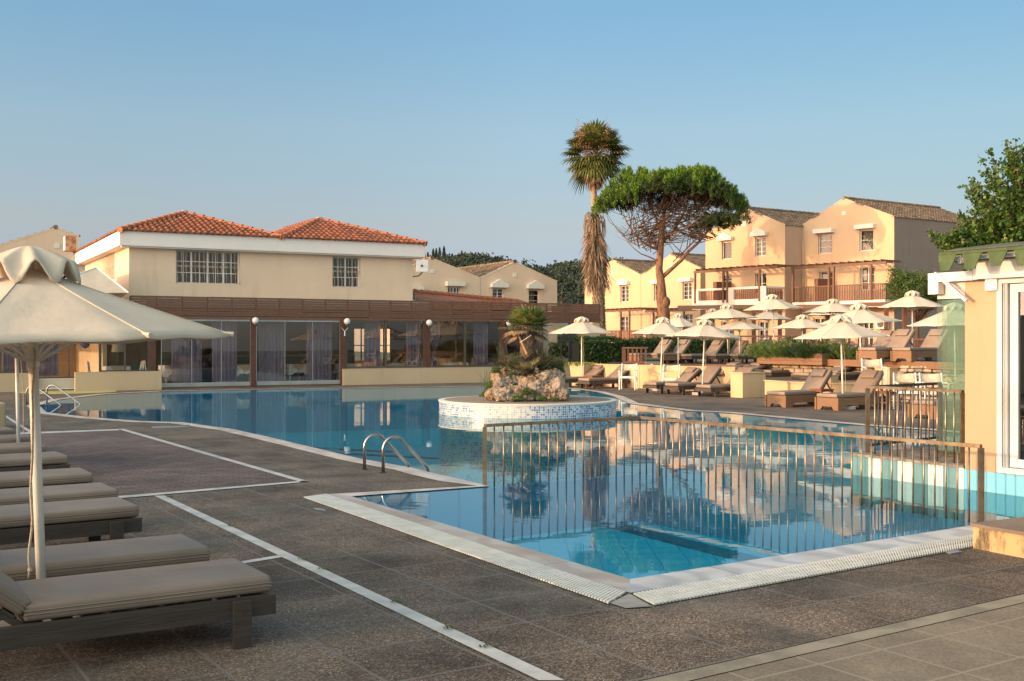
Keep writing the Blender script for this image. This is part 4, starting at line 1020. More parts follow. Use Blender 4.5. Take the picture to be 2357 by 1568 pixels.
# --- low twin-gabled house C
cR = AT(1613.8, 784, 82); cL = AT(1345.3, 784, 95); PC = PL((cL.x, cL.y), (cR.x, cR.y))
gC = 1.2
zc_ = PC.at(1480, 690).z
def houseC(label, ap, el, er, holes, vent):
    return house(label, PC, ap, el, er, gC, 9, holes, m_wallh, m_tileo, dvec=SB, vent=vent, group='houses across the back')
hC1 = houseC('two storey apricot house behind the tall palm, with gable shaped hoods', (1410.8, 600), (1346, 645), (1475, 635), [(1378, 662, 1392, 697, {'hood': True, 'cols': 1}), (1428, 657.5, 1447, 695.5, {'hood': True, 'rows': 4}), (1380, 730, 1392, 762, {}), (1427, 728, 1446, 762, {})], (1406, 623, 1412, 632))
hC2 = houseC('two storey apricot house behind the pine trunk, with flat hoods', (1545.7, 586.5), (1475.5, 635), (1612, 619), [(1505, 655, 1519, 693, {'hood': False, 'cols': 1}), (1571, 650, 1592, 690, {'hood': False, 'rows': 4}), (1504, 726, 1518, 760, {}), (1573, 724, 1594, 760, {})], (1542, 611, 1548, 621))
for h_, xa, xb, ps in ((hC1, 1375, 1478, (1428, 1448)), (hC2, 1484, 1600, (1503, 1513, 1573))):
    zt = PC.at((xa + xb) / 2, 713, 1.9).z
    pergola(h_, PC, xa, xb, 0, 0, gC, 1.9, posts=ps, raft=10, topz=zt)
    mb = MB(); s0, s1 = PC.s_at(xa, 2.1), PC.s_at(xb, 2.1); PC.box(mb, s0, gC, s1, gC + .35, 1.95, 2.1); mb.build('terrace_wall', m_hood, h_)
    zb_ = PC.at((xa + xb) / 2, 786, 2.0).z
    balusters(h_, PC, s0 + (1.2 if h_ is hC1 else 0), s1, gC + .35, PC.at(1480, 762, 2.0).z, 2.0, m_slatred, step=.17, w=.08)
# ================================================================ parasols
def make_parasol(R=1.2, rimz=1.95, topz=2.42, lean=0.0, pole_r=.022, base=True, cord=False):
    """octagonal canopy with eight ribs, a scalloped vent cap and a pole"""
    t = thing('parasol', 'parasol', 'parasol', (0, 0, 0), group='cream parasols round the pool')
    nr = 8; sub = 6; rings = 9; mb = MB(); vs = []
    for r_ in range(rings + 1):
        f = r_ / rings; rr = .06 + (R - .06) * f
        for i in range(nr * sub):
            a = 2 * PI * i / (nr * sub); ph = (i % sub) / sub; w = math.sin(PI * ph)
            poly = math.cos(PI / nr) / math.cos((ph - .5) * 2 * PI / nr)          # straight edges between ribs
            k = (poly + (1 - poly) * (1 - f) * .5) * (1 - .035 * w * f * f)
            z = topz - (topz - rimz) * (f ** .93) - .018 * w * f * (1 - .4 * f) + .012 * math.sin(7 * f + i) * f * w
            vs.append((rr * k * math.cos(a), rr * k * math.sin(a), z))
    n = nr * sub
    fs = [(r_ * n + i, (r_ + 1) * n + i, (r_ + 1) * n + (i + 1) % n, r_ * n + (i + 1) % n) for r_ in range(rings) for i in range(n)]
    hem = []                                                            # short turned down hem
    for i in range(n):
        x, y, z = vs[rings * n + i]; hem.append((x * .995, y * .995, z - .016))
    k0 = len(vs); vs += hem; fs += [(rings * n + i, k0 + i, k0 + (i + 1) % n, rings * n + (i + 1) % n) for i in range(n)]
    mb.add(vs, fs); can = mb.build('canopy', m_cloth, t, smooth=True, world=False)
    mb = MB()                                                           # seams
    for i in range(nr):
        a = 2 * PI * i / nr; pts = [(vs[r_ * n + i * sub][0], vs[r_ * n + i * sub][1], vs[r_ * n + i * sub][2] + .003) for r_ in range(1, rings + 1)]
        mb.tube(pts, .003, 4)
        x, y, z = pts[-1]; mb.tube([(x * .96, y * .96, z + .004), (x * 1.02, y * 1.02, z - .004)], [.012, .016], 6)
    mb.build('seams', m_cloth, can, world=False)
    mb = MB(); vs = []; rings2 = 7; n2 = 64; rc = .27                   # vent cap with eight open arches
    for r_ in range(rings2 + 1):
        f = r_ / rings2; rr = .015 + (rc - .015) * f
        for i in range(n2):
            a = 2 * PI * i / n2; c = math.cos(8 * a)                      # c=1 on the ribs
            zc = topz + .14 - .215 * f ** 1.8
            zc += .060 * f ** 2.2 * (1 - c) * .9 - .015 * f ** 3 * c
            k = 1 + .05 * f * c; vs.append((rr * k * math.cos(a), rr * k * math.sin(a), zc))
    mb.add(vs, [(r_ * n2 + i, (r_ + 1) * n2 + i, (r_ + 1) * n2 + (i + 1) % n2, r_ * n2 + (i + 1) % n2) for r_ in range(rings2) for i in range(n2)] + [tuple(range(n2))])
    cap = mb.build('vent_cap', m_cloth, t, smooth=True, world=False)
    sm = cap.modifiers.new('s', 'SOLIDIFY'); sm.thickness = .008
    for i in range(nr):                                                 # ribs and struts
        a = 2 * PI * i / nr; d = Vector((math.cos(a), math.sin(a), 0)); mb = MB()
        mb.bar(d * .03 + ZZ * (topz - .02), d * (R * .98) + ZZ * (rimz - .016), .016, .012)
        mb.bar(d * .03 + ZZ * (rimz - .12), d * (R * .52) + ZZ * (topz - .52 * (topz - rimz) - .05), .014, .012)
        mb.build('rib', m_pole, t, world=False)
    mb = MB(); mb.tube([(0, 0, .02), (lean * .5, 0, 1.0), (0, 0, topz + .06)], pole_r, 14); mb.build('pole', m_pole, t, world=False, smooth=True)
    mb = MB(); mb.lathe([(pole_r + .006, rimz - .15), (pole_r + .009, rimz - .09), (pole_r + .002, rimz - .08)], 14)
    mb.build('hub', m_pole, t, world=False)
    if base:
        mb = MB(); mb.rbox((0, 0, .05), (.46, .46, .10), .02, 2); mb.lathe([(.035, .1), (.033, .26), (.028, .26)], 12); mb.build('base_slab', m_conc, t, world=False)
    if cord:
        mb = MB(); mb.tube([(pole_r + .02, -.02, rimz - .1), (pole_r + .05, -.03, 1.2), (pole_r + .04, -.02, .55), (pole_r + .045, -.025, .5)], .005, 5); mb.sphere((pole_r + .045, -.025, .5), .014, 6, 4); mb.build('pull_cord', m_rope, t, world=False)
    return t
par0 = make_parasol(cord=True); first = [True]
def put_parasol(x, y, Y, z0, wpx, rimy, label, rot=.2, tilt=(0, 0)):
    """x: pole foot px, wpx: canopy width px, rimy: rim row"""
    R = wpx / F * Y / 2 * 1.02; k = R / 1.2
    zr = H - (rimy - CY) / F * Y - z0
    o = par0 if first[0] else copy_tree(par0); first[0] = False
    o.location = ((x - CX) / F * Y, Y, z0); o.rotation_euler = (tilt[0], tilt[1], rot)
    o.scale = (k, k, zr / 1.95); o['label'] = label; return o
PARS = [
 (1339, 888, 41.2, 0, 150, 767, 'cream parasol beside the island palm, first of the front row', .15, (0, 0)),
 (1519, 902, 37.2, 0, 146, 770, 'leaning cream parasol in front of the pine trunk', .3, (0, .05)),
 (1616, 911, 34.2, 0, 173, 776, 'large leaning cream parasol over the three dark legged loungers', .5, (0, .05)),
 (1561, 853, 42.5, .55, 96, 752, 'small cream parasol half hidden just behind the leaning one by the pine trunk', .1, (0, 0)),
 (1676, 818, 44.5, .80, 136, 732, 'cream parasol below the white balcony, its cap near the slats', .0, (0, -.02)),
 (1783, 796, 46, 1.05, 130, 711, 'topmost cream parasol in the middle, between the two balconies', .35, (0, -.05)),
 (1702, 848, 44, .55, 134, 758, 'upright cream parasol left of the timber flower box', .25, (0, 0)),
 (1769, 790, 55, 1.0, 106, 735, 'cream parasol behind the topmost one, in front of the apricot ground floor', .2, (0, 0)),
 (1847, 854, 41.5, .55, 134, 755, 'cream parasol rising before the timber flower box', .6, (0, 0)),
 (1941, 941, 27.3, 0, 218, 776, 'largest cream parasol of the right side, over the block framed loungers', .1, (0, -.03)),
 (1917, 800, 46, 1.05, 133, 719, 'cream parasol below the left end of the dark timber balcony rail', .4, (0, .0)),
 (1984, 880, 34.5, .35, 178, 742, 'cream parasol right behind the largest one, its pole beside the white armchair', .3, (0, -.045)),
 (2100, 833, 36, 1.05, 146, 707, 'cream parasol before the juniper, highest on the right', .55, (0, 0)),
 (2200, 880, 29.5, .2, 204, 748, 'cream parasol partly behind the greenish glass panels', .2, (0, -.02)),
 (1906, 786, 56, 1.0, 96, 725, 'cream parasol hidden under the one below the dark balcony', .2, (0, 0)),
 (1640, 790, 57, 1.0, 90, 735, 'cream parasol mostly hidden below the white balcony', .2, (0, 0)),
]
for p in PARS: put_parasol(p[0], p[1], p[2], p[3], p[4], p[5], p[6], p[7], p[8])
# the two near parasols on the left get their own sizes
big = make_parasol(R=1.12, rimz=1.70, topz=2.11, pole_r=.028); big.location = (-2.73, 6.45, 0); big.rotation_euler = (0, -.035, math.radians(8)); big.scale = (1, 1, 1)
big['label'] = 'very large cream parasol at the near left, its canopy cut by the frame'
sec = copy_tree(par0); sec.location = (-6.72, 15.1, 0); sec.rotation_euler = (0, -.02, math.radians(18)); sec.scale = (1.09, 1.09, .855)
sec['label'] = 'cream parasol just behind the very large near one, mostly covered by it'
rp = MB(); b0 = Vector((-2.715, 6.40, 0)); pts = []
for i in range(40):
    f = i / 39; pts.append(b0 + Vector((-.035 - .02 * f + .006 * math.sin(f * 19), -.03 + .01 * math.cos(f * 23), 1.66 - 1.28 * f)))
rp.tube(pts, .007, 6); rp.sphere(pts[-1], .016, 6, 4); rp.tube([pts[-1], pts[-1] + Vector((-.012, 0, -.05))], [.009, .002], 5)
tag(rp.build('rope', m_rope), 'twisted pale rope hanging down the near parasol pole', 'rope')

# ================================================================ sun loungers: x runs from the foot (0) to the head, z up
def matt(mb, L, W, th, r=.045): mb.rbox((L / 2, 0, th / 2), (L, W, th), r, 3)
def make_lounger(kind='legs', tilt=45, pillow=True, dark=True, flat=False):
    t = thing('sun_lounger', 'lounger', 'sun lounger', (0, 0, 0), group='cushioned sun loungers round the pool')
    W = .62; L = 1.30; BL = .74; wood = m_lwood if kind == 'legs' else m_bwood
    fh = .27 if kind == 'legs' else .30
    if flat: fh = .12
    tot = 1.98
    mb = MB()
    if kind == 'legs' or flat:
        for y in (-W / 2 - .02, W / 2 + .02): mb.box((tot / 2, y, fh - .055), (tot, .045, .11))
        for x in (.02, tot - .02): mb.box((x, 0, fh - .06), (.04, W - .01, .09))
        for i in range(9): mb.box((.10 + i * .145, 0, fh - .012), (.09, W - .008, .02))
    else:
        zt, zl = fh, .115
        for y in (-W / 2 - .03, W / 2 + .03):
            prof = [(0, .0), (.24, .0), (.36, zl), (1.5, zl), (1.58, .0), (1.86, .0), (1.86, zt - .02), (tot, zt - .02), (tot, zt), (0, zt)]
            prof = [(0, 0), (.22, 0), (.34, zl), (1.50, zl), (1.62, 0), (1.84, 0), (1.84, zt), (0, zt)]
            mb.prism([(x, y - .025, z) for x, z in prof], (0, .05, 0))
        pr = [(-W / 2 - .004, .0), (-W / 2 + .10, 0), (-W / 2 + .17, zl - .03), (W / 2 - .17, zl - .03), (W / 2 - .10, 0), (W / 2 + .004, 0), (W / 2 + .004, zt - .003), (-W / 2 - .004, zt - .003)]
        mb.prism([(.025, y, z) for y, z in pr], (.045, 0, 0)); mb.box((1.80, 0, .2), (.04, W - .01, .17))
        for i in range(9): mb.box((.13 + i * .145, 0, fh - .014), (.09, W - .01, .02))
    mb.build('frame', wood, t, world=False)
    if kind == 'legs' and not flat:
        for x in (.20, 1.62):
            for y in (-W / 2 - .058, W / 2 + .058):
                mb = MB(); mb.box((x, y, (fh - .01) / 2), (.10, .032, fh - .01)); mb.box((x, y + (.019 if y > 0 else -.019), fh - .06), (.02, .008, .02)); mb.build('leg', wood, t, world=False)
    if kind == 'block' and not flat:
        for y in (-W / 2 - .072, W / 2 + .072):
            mb = MB(); mb.tube([(1.73, y - .018, .11), (1.73, y + .018, .11)], .10, 16); mb.build('wheel', m_dkrail, t, world=False)
    a = math.radians(tilt); hx, hz = L + .02, fh + .005
    mb = MB(); d = Vector((math.cos(a), 0, math.sin(a))); nrm = Vector((-math.sin(a), 0, math.cos(a))); o = Vector((hx, 0, hz - .02))
    for y in (-W / 2 + .04, W / 2 - .04): mb.bar(o + Vector((0, y, 0)), o + Vector((0, y, 0)) + d * (BL + .02), .04, .035, up=nrm)
    for i in range(6): c = o + d * (.09 + i * .125) + nrm * .022; mb.bar(c + Vector((0, -W / 2 + .01, 0)), c + Vector((0, W / 2 - .01, 0)), .07, .014, up=nrm)
    if tilt > 10:
        q = o + d * (BL * .62) - nrm * .02
        for y in (-W / 2 + .06, W / 2 - .06): mb.bar(q + Vector((0, y, 0)), Vector((hx + BL * .62 + .12, y, fh - .05)), .03)
    mb.build('back_frame', wood, t, world=False)
    th = .095
    mb = MB(); mb.rbox((L / 2 + .01, 0, fh + .005 + th / 2), (L, W + .01, th), .028, 3); seat = mb.build('seat_cushion', m_mattress, t, smooth=True, world=False)
    def pipes(bld, c, ax, ay, az, lx, ly, lz):
        for s_ in (-.5, .5):
            p = [c + ax * (lx / 2 - .012) * u_ + ay * (ly / 2 + .001) * v_ + az * lz * s_ * .62 for u_, v_ in ((-1, -1), (1, -1), (1, 1), (-1, 1))]
            bld.tube(p, .0035, 4, closed=True)
    X, Y_ = Vector((1, 0, 0)), Vector((0, 1, 0))
    mb = MB(); pipes(mb, Vector((L / 2 + .01, 0, fh + .005 + th / 2)), X, Y_, ZZ, L + .02, W + .012, .03); mb.build('piping', m_mattress, seat, world=False)
    c = Vector((hx + .01, 0, hz + .02)) + d * (BL / 2) + nrm * (th / 2 + .01)
    mb = MB(); mb.rbox(c, (BL, W + .01, th), .028, 3, ry=-a); back = mb.build('back_cushion', m_mattress, t, smooth=True, world=False)
    mb = MB(); pipes(mb, c, d, Y_, nrm, BL + .02, W + .012, .03); mb.build('piping', m_mattress, back, world=False)
    if pillow:
        c = Vector((hx + .01, 0, hz + .02)) + d * (BL - .17) + nrm * (th + .045)
        mb = MB(); mb.rbox(c, (.24, W * .72, .075), .032, 3, ry=-a); mb.build('head_pillow', m_mattress, t, smooth=True, world=False)
    for o2 in [t]: pass
    return t
PROT = {}
def lounger(key, near_foot, rz, label, z0=0.0, side=-1, scale=1.0):
    """near_foot: ground point of the frame corner nearest the camera at the foot end"""
    if key not in PROT:
        kd, tl, pw, fl = key; PROT[key] = o = make_lounger(kd, tl, pw, flat=fl)
    else: o = copy_tree(PROT[key])
    ax = Vector((math.cos(rz), math.sin(rz), 0)); ay = Vector((-math.sin(rz), math.cos(rz), 0))
    p = Vector(near_foot); p.z = 0; p = p - ay * (side * .34 * scale)
    o.location = (p.x, p.y, z0); o.rotation_euler.z = rz + random.uniform(-.018, .018); o.scale = (scale,) * 3; o['label'] = label; return o
RU = math.atan2(U.y, U.x)
# left row: foot ends towards the pool, so the x axis runs along -U; side +1 = the near long side
LEFT = [((635, 1332), 'nearest sun lounger, bottom left, with its whole cushion and dark leg in view', True), ((493, 1266), 'second nearest sun lounger, just behind the near parasol pole', True),
        ((324, 1168), 'sun lounger on the left with a dark front leg, third from the camera', False), ((277, 1131), 'sun lounger on the left directly behind the third, cushion alone in view', False), ((220, 1093), 'sun lounger on the left with its foot just below the paler pole foot', False),
        ((160, 1052), 'sun lounger on the left whose foot lies right of both white poles', False), ((109, 1028), 'sun lounger at the left edge behind the thin white pole foot', False), ((84, 1008), 'second farthest sun lounger of the left row', False), ((38, 991), 'farthest sun lounger of the left row', False)]
for i, (p, lb, nearp_) in enumerate(LEFT):
    g = G(p[0], p[1], .355); lounger(('legs', 38, True, False), (g.x, g.y, 0), RU + PI, lb, side=1)
# right front row on the deck, heads along +U: side -1 = near side
rowr = [(('legs', 33, True, False), G(1356, 895.5), 'sun lounger in the front row beside the first parasol and the white chair'),
        (('legs', 33, True, False), G(1356, 895.5) + V * 1.45, 'sun lounger hidden half behind the one next to the first parasol'),
        (('legs', 36, True, False), G(1478.4, 905) - V * .70, 'sun lounger with pillow behind the foot of the leaning parasol'),
        (('legs', 44, False, False), G(1561, 910.2), 'pillowless sun lounger in the middle of the three dark legged ones'),
        (('legs', 44, False, False), G(1635.6, 915.3), 'pillowless sun lounger at the right end of the dark legged row'),
        (('block', 48, True, False), G(1807, 938.5), 'block framed brown sun lounger left of the small red table'),
        (('block', 50, True, False), G(1927, 945.6), 'block framed brown sun lounger under the largest right parasol, next to the railing'),
        (('block', 48, True, False), G(2152, 966), 'block framed sun lounger seen through the small railing')]
for k, p, lb in rowr: lounger(k, p, RU, lb)
# flat ones on the middle terrace
TZ1 = .50
for px, lb in (((1608, 862), 'flat lying sun lounger cushion behind the front low wall, leftmost'), ((1665, 863), 'flat lying sun lounger on the middle terrace left of the upright parasol'), ((1735, 864), 'flat lying sun lounger on the middle terrace below the flower box'), ((1775, 872), 'flat lying sun lounger with pillow just left of the tall block framed one'), ((1862, 870), 'flat lying sun lounger behind the back of the left block framed one'), ((1925, 868), 'flat lying sun lounger in front of the stone course under the timber deck')):
    Y = 36.5 if px[0] < 1850 else 33.5
    p = Vector(((px[0] - CX) / F * Y, Y, 0)); lounger(('legs', 12, True, True), p, RU, lb, z0=TZ1)
# upper timber decks
def at_level(px, py, z): return G(px, py, z)
DZL, DZR = .80, 1.10
for px, k, lb in ((1470, ('block', 48, True, False), 'grey shaded sun lounger at the left end of the upper deck by the hedge'), (1513, ('block', 48, True, False), 'second sun lounger on the upper deck, above the green topped bin'), (1592, ('legs', 48, True, False), 'sun lounger on the upper deck with a small table at its head'),
                  (1648, ('legs', 48, True, False), 'sun lounger on the upper deck behind the upright parasol pole'), (1699, ('legs', 48, True, False), 'sun lounger on the upper deck at the left end of the flower box')):
    Y = 43.5; p = Vector(((px - CX) / F * Y, Y, 0)); lounger(k, p, RU, lb, z0=DZL)
for px, Y, lb in ((2016, 32.0, 'block framed sun lounger on the upper right deck, wooden slats of its back in view'), (2096, 31.6, 'block framed sun lounger on the upper right deck beside the glass panels'), (1985, 36.5, 'sun lounger at the back of the upper right deck behind the purple flowers'), (1880, 42, 'sun lounger back rising behind the planted flower box')):
    p = Vector(((px - CX) / F * Y, Y, 0)); lounger(('block', 48, True, False), p, RU, lb, z0=DZR if Y < 35 else DZR)

# ================================================================ small tables and white armchairs
def make_stool():
    t = thing('side_table', 'table', 'side table', (0, 0, 0), group='small red brown side tables')
    m = mat('red_stained_wood', (.26, .085, .035), (.17, .055, .025), sc=4, scale=(1, 8, 1), rough=.5)
    mb = MB()
    for i in range(5): mb.box((0, -.18 + .09 * i, .43), (.46, .082, .022))
    mb.box((0, .19, .40), (.40, .02, .05)); mb.box((0, -.19, .40), (.40, .02, .05)); mb.box((.2, 0, .40), (.02, .36, .05)); mb.box((-.2, 0, .40), (.02, .36, .05)); mb.build('table_top', m, t, world=False)
    for x in (-.19, .19):
        for y in (-.18, .18): mb = MB(); mb.box((x, y, .209), (.04, .04, .418)); mb.build('leg', m, t, world=False)
    mb = MB(); mb.box((.19, 0, .16), (.02, .318, .035)); mb.box((-.19, 0, .16), (.02, .318, .035)); mb.build('stretcher', m, t, world=False)
    return t
st0 = make_stool(); fs_ = [True]
for p, z0, lb in ((G(1386, 894) + V * .5, 0, 'small red brown side table between the two loungers by the first parasol'), (G(1635, 900), 0, 'small red brown side table at the pole of the large leaning parasol'), (G(1891, 934.5), 0, 'small red brown side table between the two front block framed loungers'),
                  (G(2043, 941), 0, 'small red brown side table seen through the small railing'), (Vector(((1530 - CX) / F * 44.5, 44.5, 0)), DZL, 'small side table between the two grey shaded loungers on the upper deck'), (Vector(((1655 - CX) / F * 45.5, 45.5, 0)), DZL, 'small side table on the upper deck left of the flower box')):
    o = st0 if fs_[0] else copy_tree(st0); fs_[0] = False; o.location = (p.x, p.y, z0); o.rotation_euler.z = RU + random.uniform(-.15, .15); o['label'] = lb
m_canvas = mat('stained_canvas', (.64, .55, .41), (.44, .36, .24), sc=6, rough=.9, lo=.4, hi=.62)
def make_armchair():
    t = thing('armchair', 'chair', 'chair', (0, 0, 0), group='white armchairs with canvas backs')
    mb = MB(); mb.rbox((0, 0, .44), (.50, .46, .04), .012, 1); mb.box((0, -.235, .425), (.52, .02, .05)); mb.build('seat', m_white, t, world=False)
    for x in (-.27, .27):
        mb = MB(); mb.tube([(x, -.25, 0), (x, -.23, .42), (x * 1.02, -.25, .64)], [.022, .026, .022], 6); mb.build('front_leg', m_white, t, world=False)
        mb = MB(); mb.tube([(x, .27, 0), (x, .22, .44), (x * .98, .27, .68), (x * .96, .33, .90)], [.022, .026, .024, .02], 6); mb.build('rear_leg', m_white, t, world=False)
        mb = MB(); mb.tube([(x * 1.02, -.30, .645), (x * 1.03, -.1, .665), (x, .27, .655)], [.026, .028, .022], 6); mb.build('armrest', m_white, t, world=False)
    mb = MB(); vs = []; fs = []
    for j in range(6):
        for i in range(9):
            u_ = i / 8; v_ = j / 5; x = -.255 + .51 * u_; vs.append((x, .285 + .075 * v_ + .03 * math.sin(PI * u_), .655 + .22 * v_ + .012 * math.cos(PI * u_ * 2) * (v_ - .2)))
    for j in range(5):
        for i in range(8): fs.append((j * 9 + i, j * 9 + i + 1, (j + 1) * 9 + i + 1, (j + 1) * 9 + i))
    mb.add(vs, fs); b = mb.build('canvas_back', m_canvas, t, smooth=True, world=False); s_ = b.modifiers.new('s', 'SOLIDIFY'); s_.thickness = .006
    return t
ch0 = make_armchair(); fs_ = [True]
for px, py, z0, rz, lb in ((1446, 897, 0, -.25, 'white armchair with a canvas back at the front, left of the leaning parasol pole'), (1545, 902, 0, -.2, 'white armchair half hidden behind the middle front loungers'), (2012, 884, None, -.1, 'white armchair standing on the step behind the railing, sunlit on its own'),
                           (2088, 943, 0, -.15, 'white armchair directly behind the small railing'), (2150, 944, 0, -.1, 'white armchair cut off by the greenish glass panels')):
    if z0 is None: Y = 30.3; z0 = .30; p = Vector(((px - CX) / F * Y, Y, 0))
    else: p = G(px, py)
    o = ch0 if fs_[0] else copy_tree(ch0); fs_[0] = False; o.location = (p.x, p.y, z0); o.rotation_euler.z = rz; o['label'] = lb
# white chair and towel on the terraces behind
for px, Y, lb in ((1598, 60, 'white chair on the ground floor terrace behind the hedge'), (1606, 61, 'second white chair on the ground floor terrace behind the hedge')):
    pass

# ================================================================ terraces, walls, decks on the right
def prism_xy(mb, pts, z0, z1): mb.prism([Vector((p[0], p[1], z0)) for p in pts], ZZ * (z1 - z0))
def PX(px, Y): return Vector(((px - CX) / F * Y, Y, 0))
# middle terrace: filled platform with a yellow retaining wall in front
front = [PX(1322, 42.5), PX(1480, 39.6), PX(1700, 36.3), PX(1730, 34.6), PX(1800, 33.2), PX(1990, 32.0), PX(2140, 31.5), PX(2260, 31)]
back = [PX(2260, 36), PX(1850, 46), PX(1400, 47)]
mb = MB(); prism_xy(mb, [(p.x, p.y) for p in front + back], .004, TZ1); struct(mb.build('terrace', m_deck))
def retaining(pts, z0, z1, th, label, m=m_lowwall, name='retaining_wall'):
    t = thing(name, label, 'wall', pts[0]); mb = MB(); cp = MB()
    for a, b in zip(pts[:-1], pts[1:]):
        d = (b - a).normalized(); nn = Vector((d.y, -d.x, 0)); nn = nn if nn.y < 0 else -nn
        mb.par(a + ZZ * z0 - d * .0, (b - a), nn * th, ZZ * (z1 - z0)); cp.par(a + ZZ * z1 - d * .02 - nn * .02, (b - a) + d * .04, nn * (th + .05), ZZ * .03)
    mb.build('wall_body', m, t); cp.build('wall_cap', m, t); return t
retaining([PX(1362, 42.0), PX(1480, 39.6), PX(1700, 36.3)], 0, .80, .18, 'long low yellow wall behind the dark legged front loungers')
mb = MB()
t = thing('planter_box', 'tapered yellow planter with small succulents at the left end of the low wall', 'planter', PX(1342, 41.6))
p = PX(1341, 41.8); mb = MB(); mb.lathe([(.40, 0.0), (.50, .80), (.44, .80), (.42, .72), (0.01, .72)], 4, p); b = mb.build('planter_body', m_lowwall, t)
t = thing('wall_pier', 'squat yellow pier at the right end of the long low wall', 'wall', PX(1745, 33.4)); mb = MB()
mb.box(PX(1722, 33.3) + ZZ * .36, (.95, .5, .72), rz=RU); mb.build('pier_body', m_lowwall, t); mb = MB(); mb.box(PX(1722, 33.3) + ZZ * .735, (1.0, .55, .03), rz=RU); mb.build('pier_cap', m_lowwall, t)
retaining([PX(1775, 32.4), PX(1828, 31.0), PX(1990, 29.6)], 0, .52, .2, 'low yellow wall right behind the two front block framed loungers')
retaining([PX(1905, 30.6), PX(1930, 30.4)], .0, .74, .5, 'small yellow pier between the two block framed loungers')
retaining([PX(1990, 32.6), PX(2200, 30.5)], 0, .62, .2, 'sunlit yellow wall with chair shadow beside the stone steps')
t = thing('wall_pier', 'yellow stepped wall end beside the stone steps', 'wall', PX(2040, 32)); mb = MB(); mb.box(PX(2040, 31.8) + ZZ * .45, (.35, .5, .9), rz=RU); mb.build('pier_body', m_lowwall, t); mb = MB(); mb.box(PX(2040, 31.8) + ZZ * .915, (.4, .55, .03), rz=RU); mb.build('pier_cap', m_lowwall, t)
# stone course under the decks
m_stone = mat('pale_rubble_stone', (.50, .42, .32), (.30, .24, .17), sc=4, rough=.9, bmp=.8, bs=12, bd=.03, lo=.4, hi=.6)
m_brk = mat('limewashed_brick', (.52, .40, .31), (.36, .25, .18), sc=5, rough=.9, bmp=.5, bs=20, bd=.01)
def stones(mb, a, b, z0, z1, dep, ln=.3):
    L = (b - a).length; d = (b - a).normalized(); nn = Vector((d.y, -d.x, 0)); nn = nn if nn.y < 0 else -nn; s = 0
    while s < L:
        l = min(ln * random.uniform(.7, 1.3), L - s + .02); c = a + d * (s + l / 2) - nn * dep / 2
        mb.rbox(c + ZZ * (z0 + z1) / 2 + nn * random.uniform(-.02, .02), (l * .94, dep, (z1 - z0) * random.uniform(.86, .98)), .025, 1, rz=math.atan2(d.y, d.x)); s += l
t = thing('stone_course', 'course of pale rubble stones under the timber flower box and deck edge', 'wall', PX(1820, 38)); mb = MB()
sa, sb = PX(1735, 38.4), PX(2080, 33.2)
for zz in (.45, .62, .78): stones(mb, sa, sb, zz, zz + .165, .3, .45)
mb.build('stones', m_stone, t)
# decks
def deck(label, pts, z, fz):
    t = thing('timber_deck', label, 'deck', pts[0]); mb = MB(); prism_xy(mb, [(p.x, p.y) for p in pts], z - .10, z); mb.build('boards', m_lwood, t)
    mb = MB(); a, b = pts[0], pts[1]; d = (b - a).normalized(); nn = Vector((d.y, -d.x, 0)); nn = nn if nn.y < 0 else -nn
    mb.par(a + ZZ * (z - fz) + nn * .003, b - a, nn * .04, ZZ * (fz + .005)); mb.build('edge_board', m_bwood, t); return t
deck('dark upper timber deck behind the low wall, carrying the shaded loungers', [PX(1405, 42.2), PX(1748, 41.0), PX(1900, 46), PX(1780, 52), PX(1400, 50)], DZL, .26)
deck('upper right timber deck with brown edge board, carrying two block framed loungers', [PX(1893, 35.6), PX(2240, 29.6), PX(2330, 40), PX(1950, 47), PX(1790, 43)], DZR, .20)
mb = MB(); prism_xy(mb, [(p.x, p.y) for p in (PX(1330, 50), PX(2500, 43), PX(2600, 75), PX(1330, 100))], .0, .98); struct(mb.build('upper_ground', m_ground))
# flower boxes
def boxplanter(label, a, b, w, z0, z1, m):
    t = thing('flower_box', label, 'planter', a); d = (b - a).normalized(); nn = Vector((d.y, -d.x, 0)); nn = nn if nn.y < 0 else -nn; mb = MB(); n = 3
    for k in range(n):
        za, zb = z0 + (z1 - z0) * k / n + .004, z0 + (z1 - z0) * (k + 1) / n - .002
        mb.par(a + ZZ * za, b - a, nn * .04, ZZ * (zb - za)); mb.par(a - nn * w + ZZ * za, b - a, nn * .04, ZZ * (zb - za))
        mb.par(a - nn * (w - .045) + ZZ * za, nn * (w - .05), d * .04, ZZ * (zb - za)); mb.par(b - d * .04 - nn * (w - .045) + ZZ * za, nn * (w - .05), d * .04, ZZ * (zb - za))
    mb.build('boards', m, t); mb = MB(); mb.par(a + d * .05 - nn * (w - .06) + ZZ * (z1 - .12), (b - a) - d * .1, nn * (w - .08), ZZ * .04); mb.build('soil', m_dark, t); return t
FBa, FBb = PX(1745, 37.6), PX(1894, 35.2)
boxplanter('warm brown timber flower box planted with rosemary and roses', FBa, FBb, 1.0, H - (839 - CY) / F * 36.5, H - (813 - CY) / F * 36.5, m_bwood)
FB2a, FB2b = PX(1897, 35.9), PX(1996, 34.6)
boxplanter('dark timber flower box right of the brown one', FB2a, FB2b, .9, H - (830 - CY) / F * 35.3, H - (814 - CY) / F * 35.3, m_lwood)
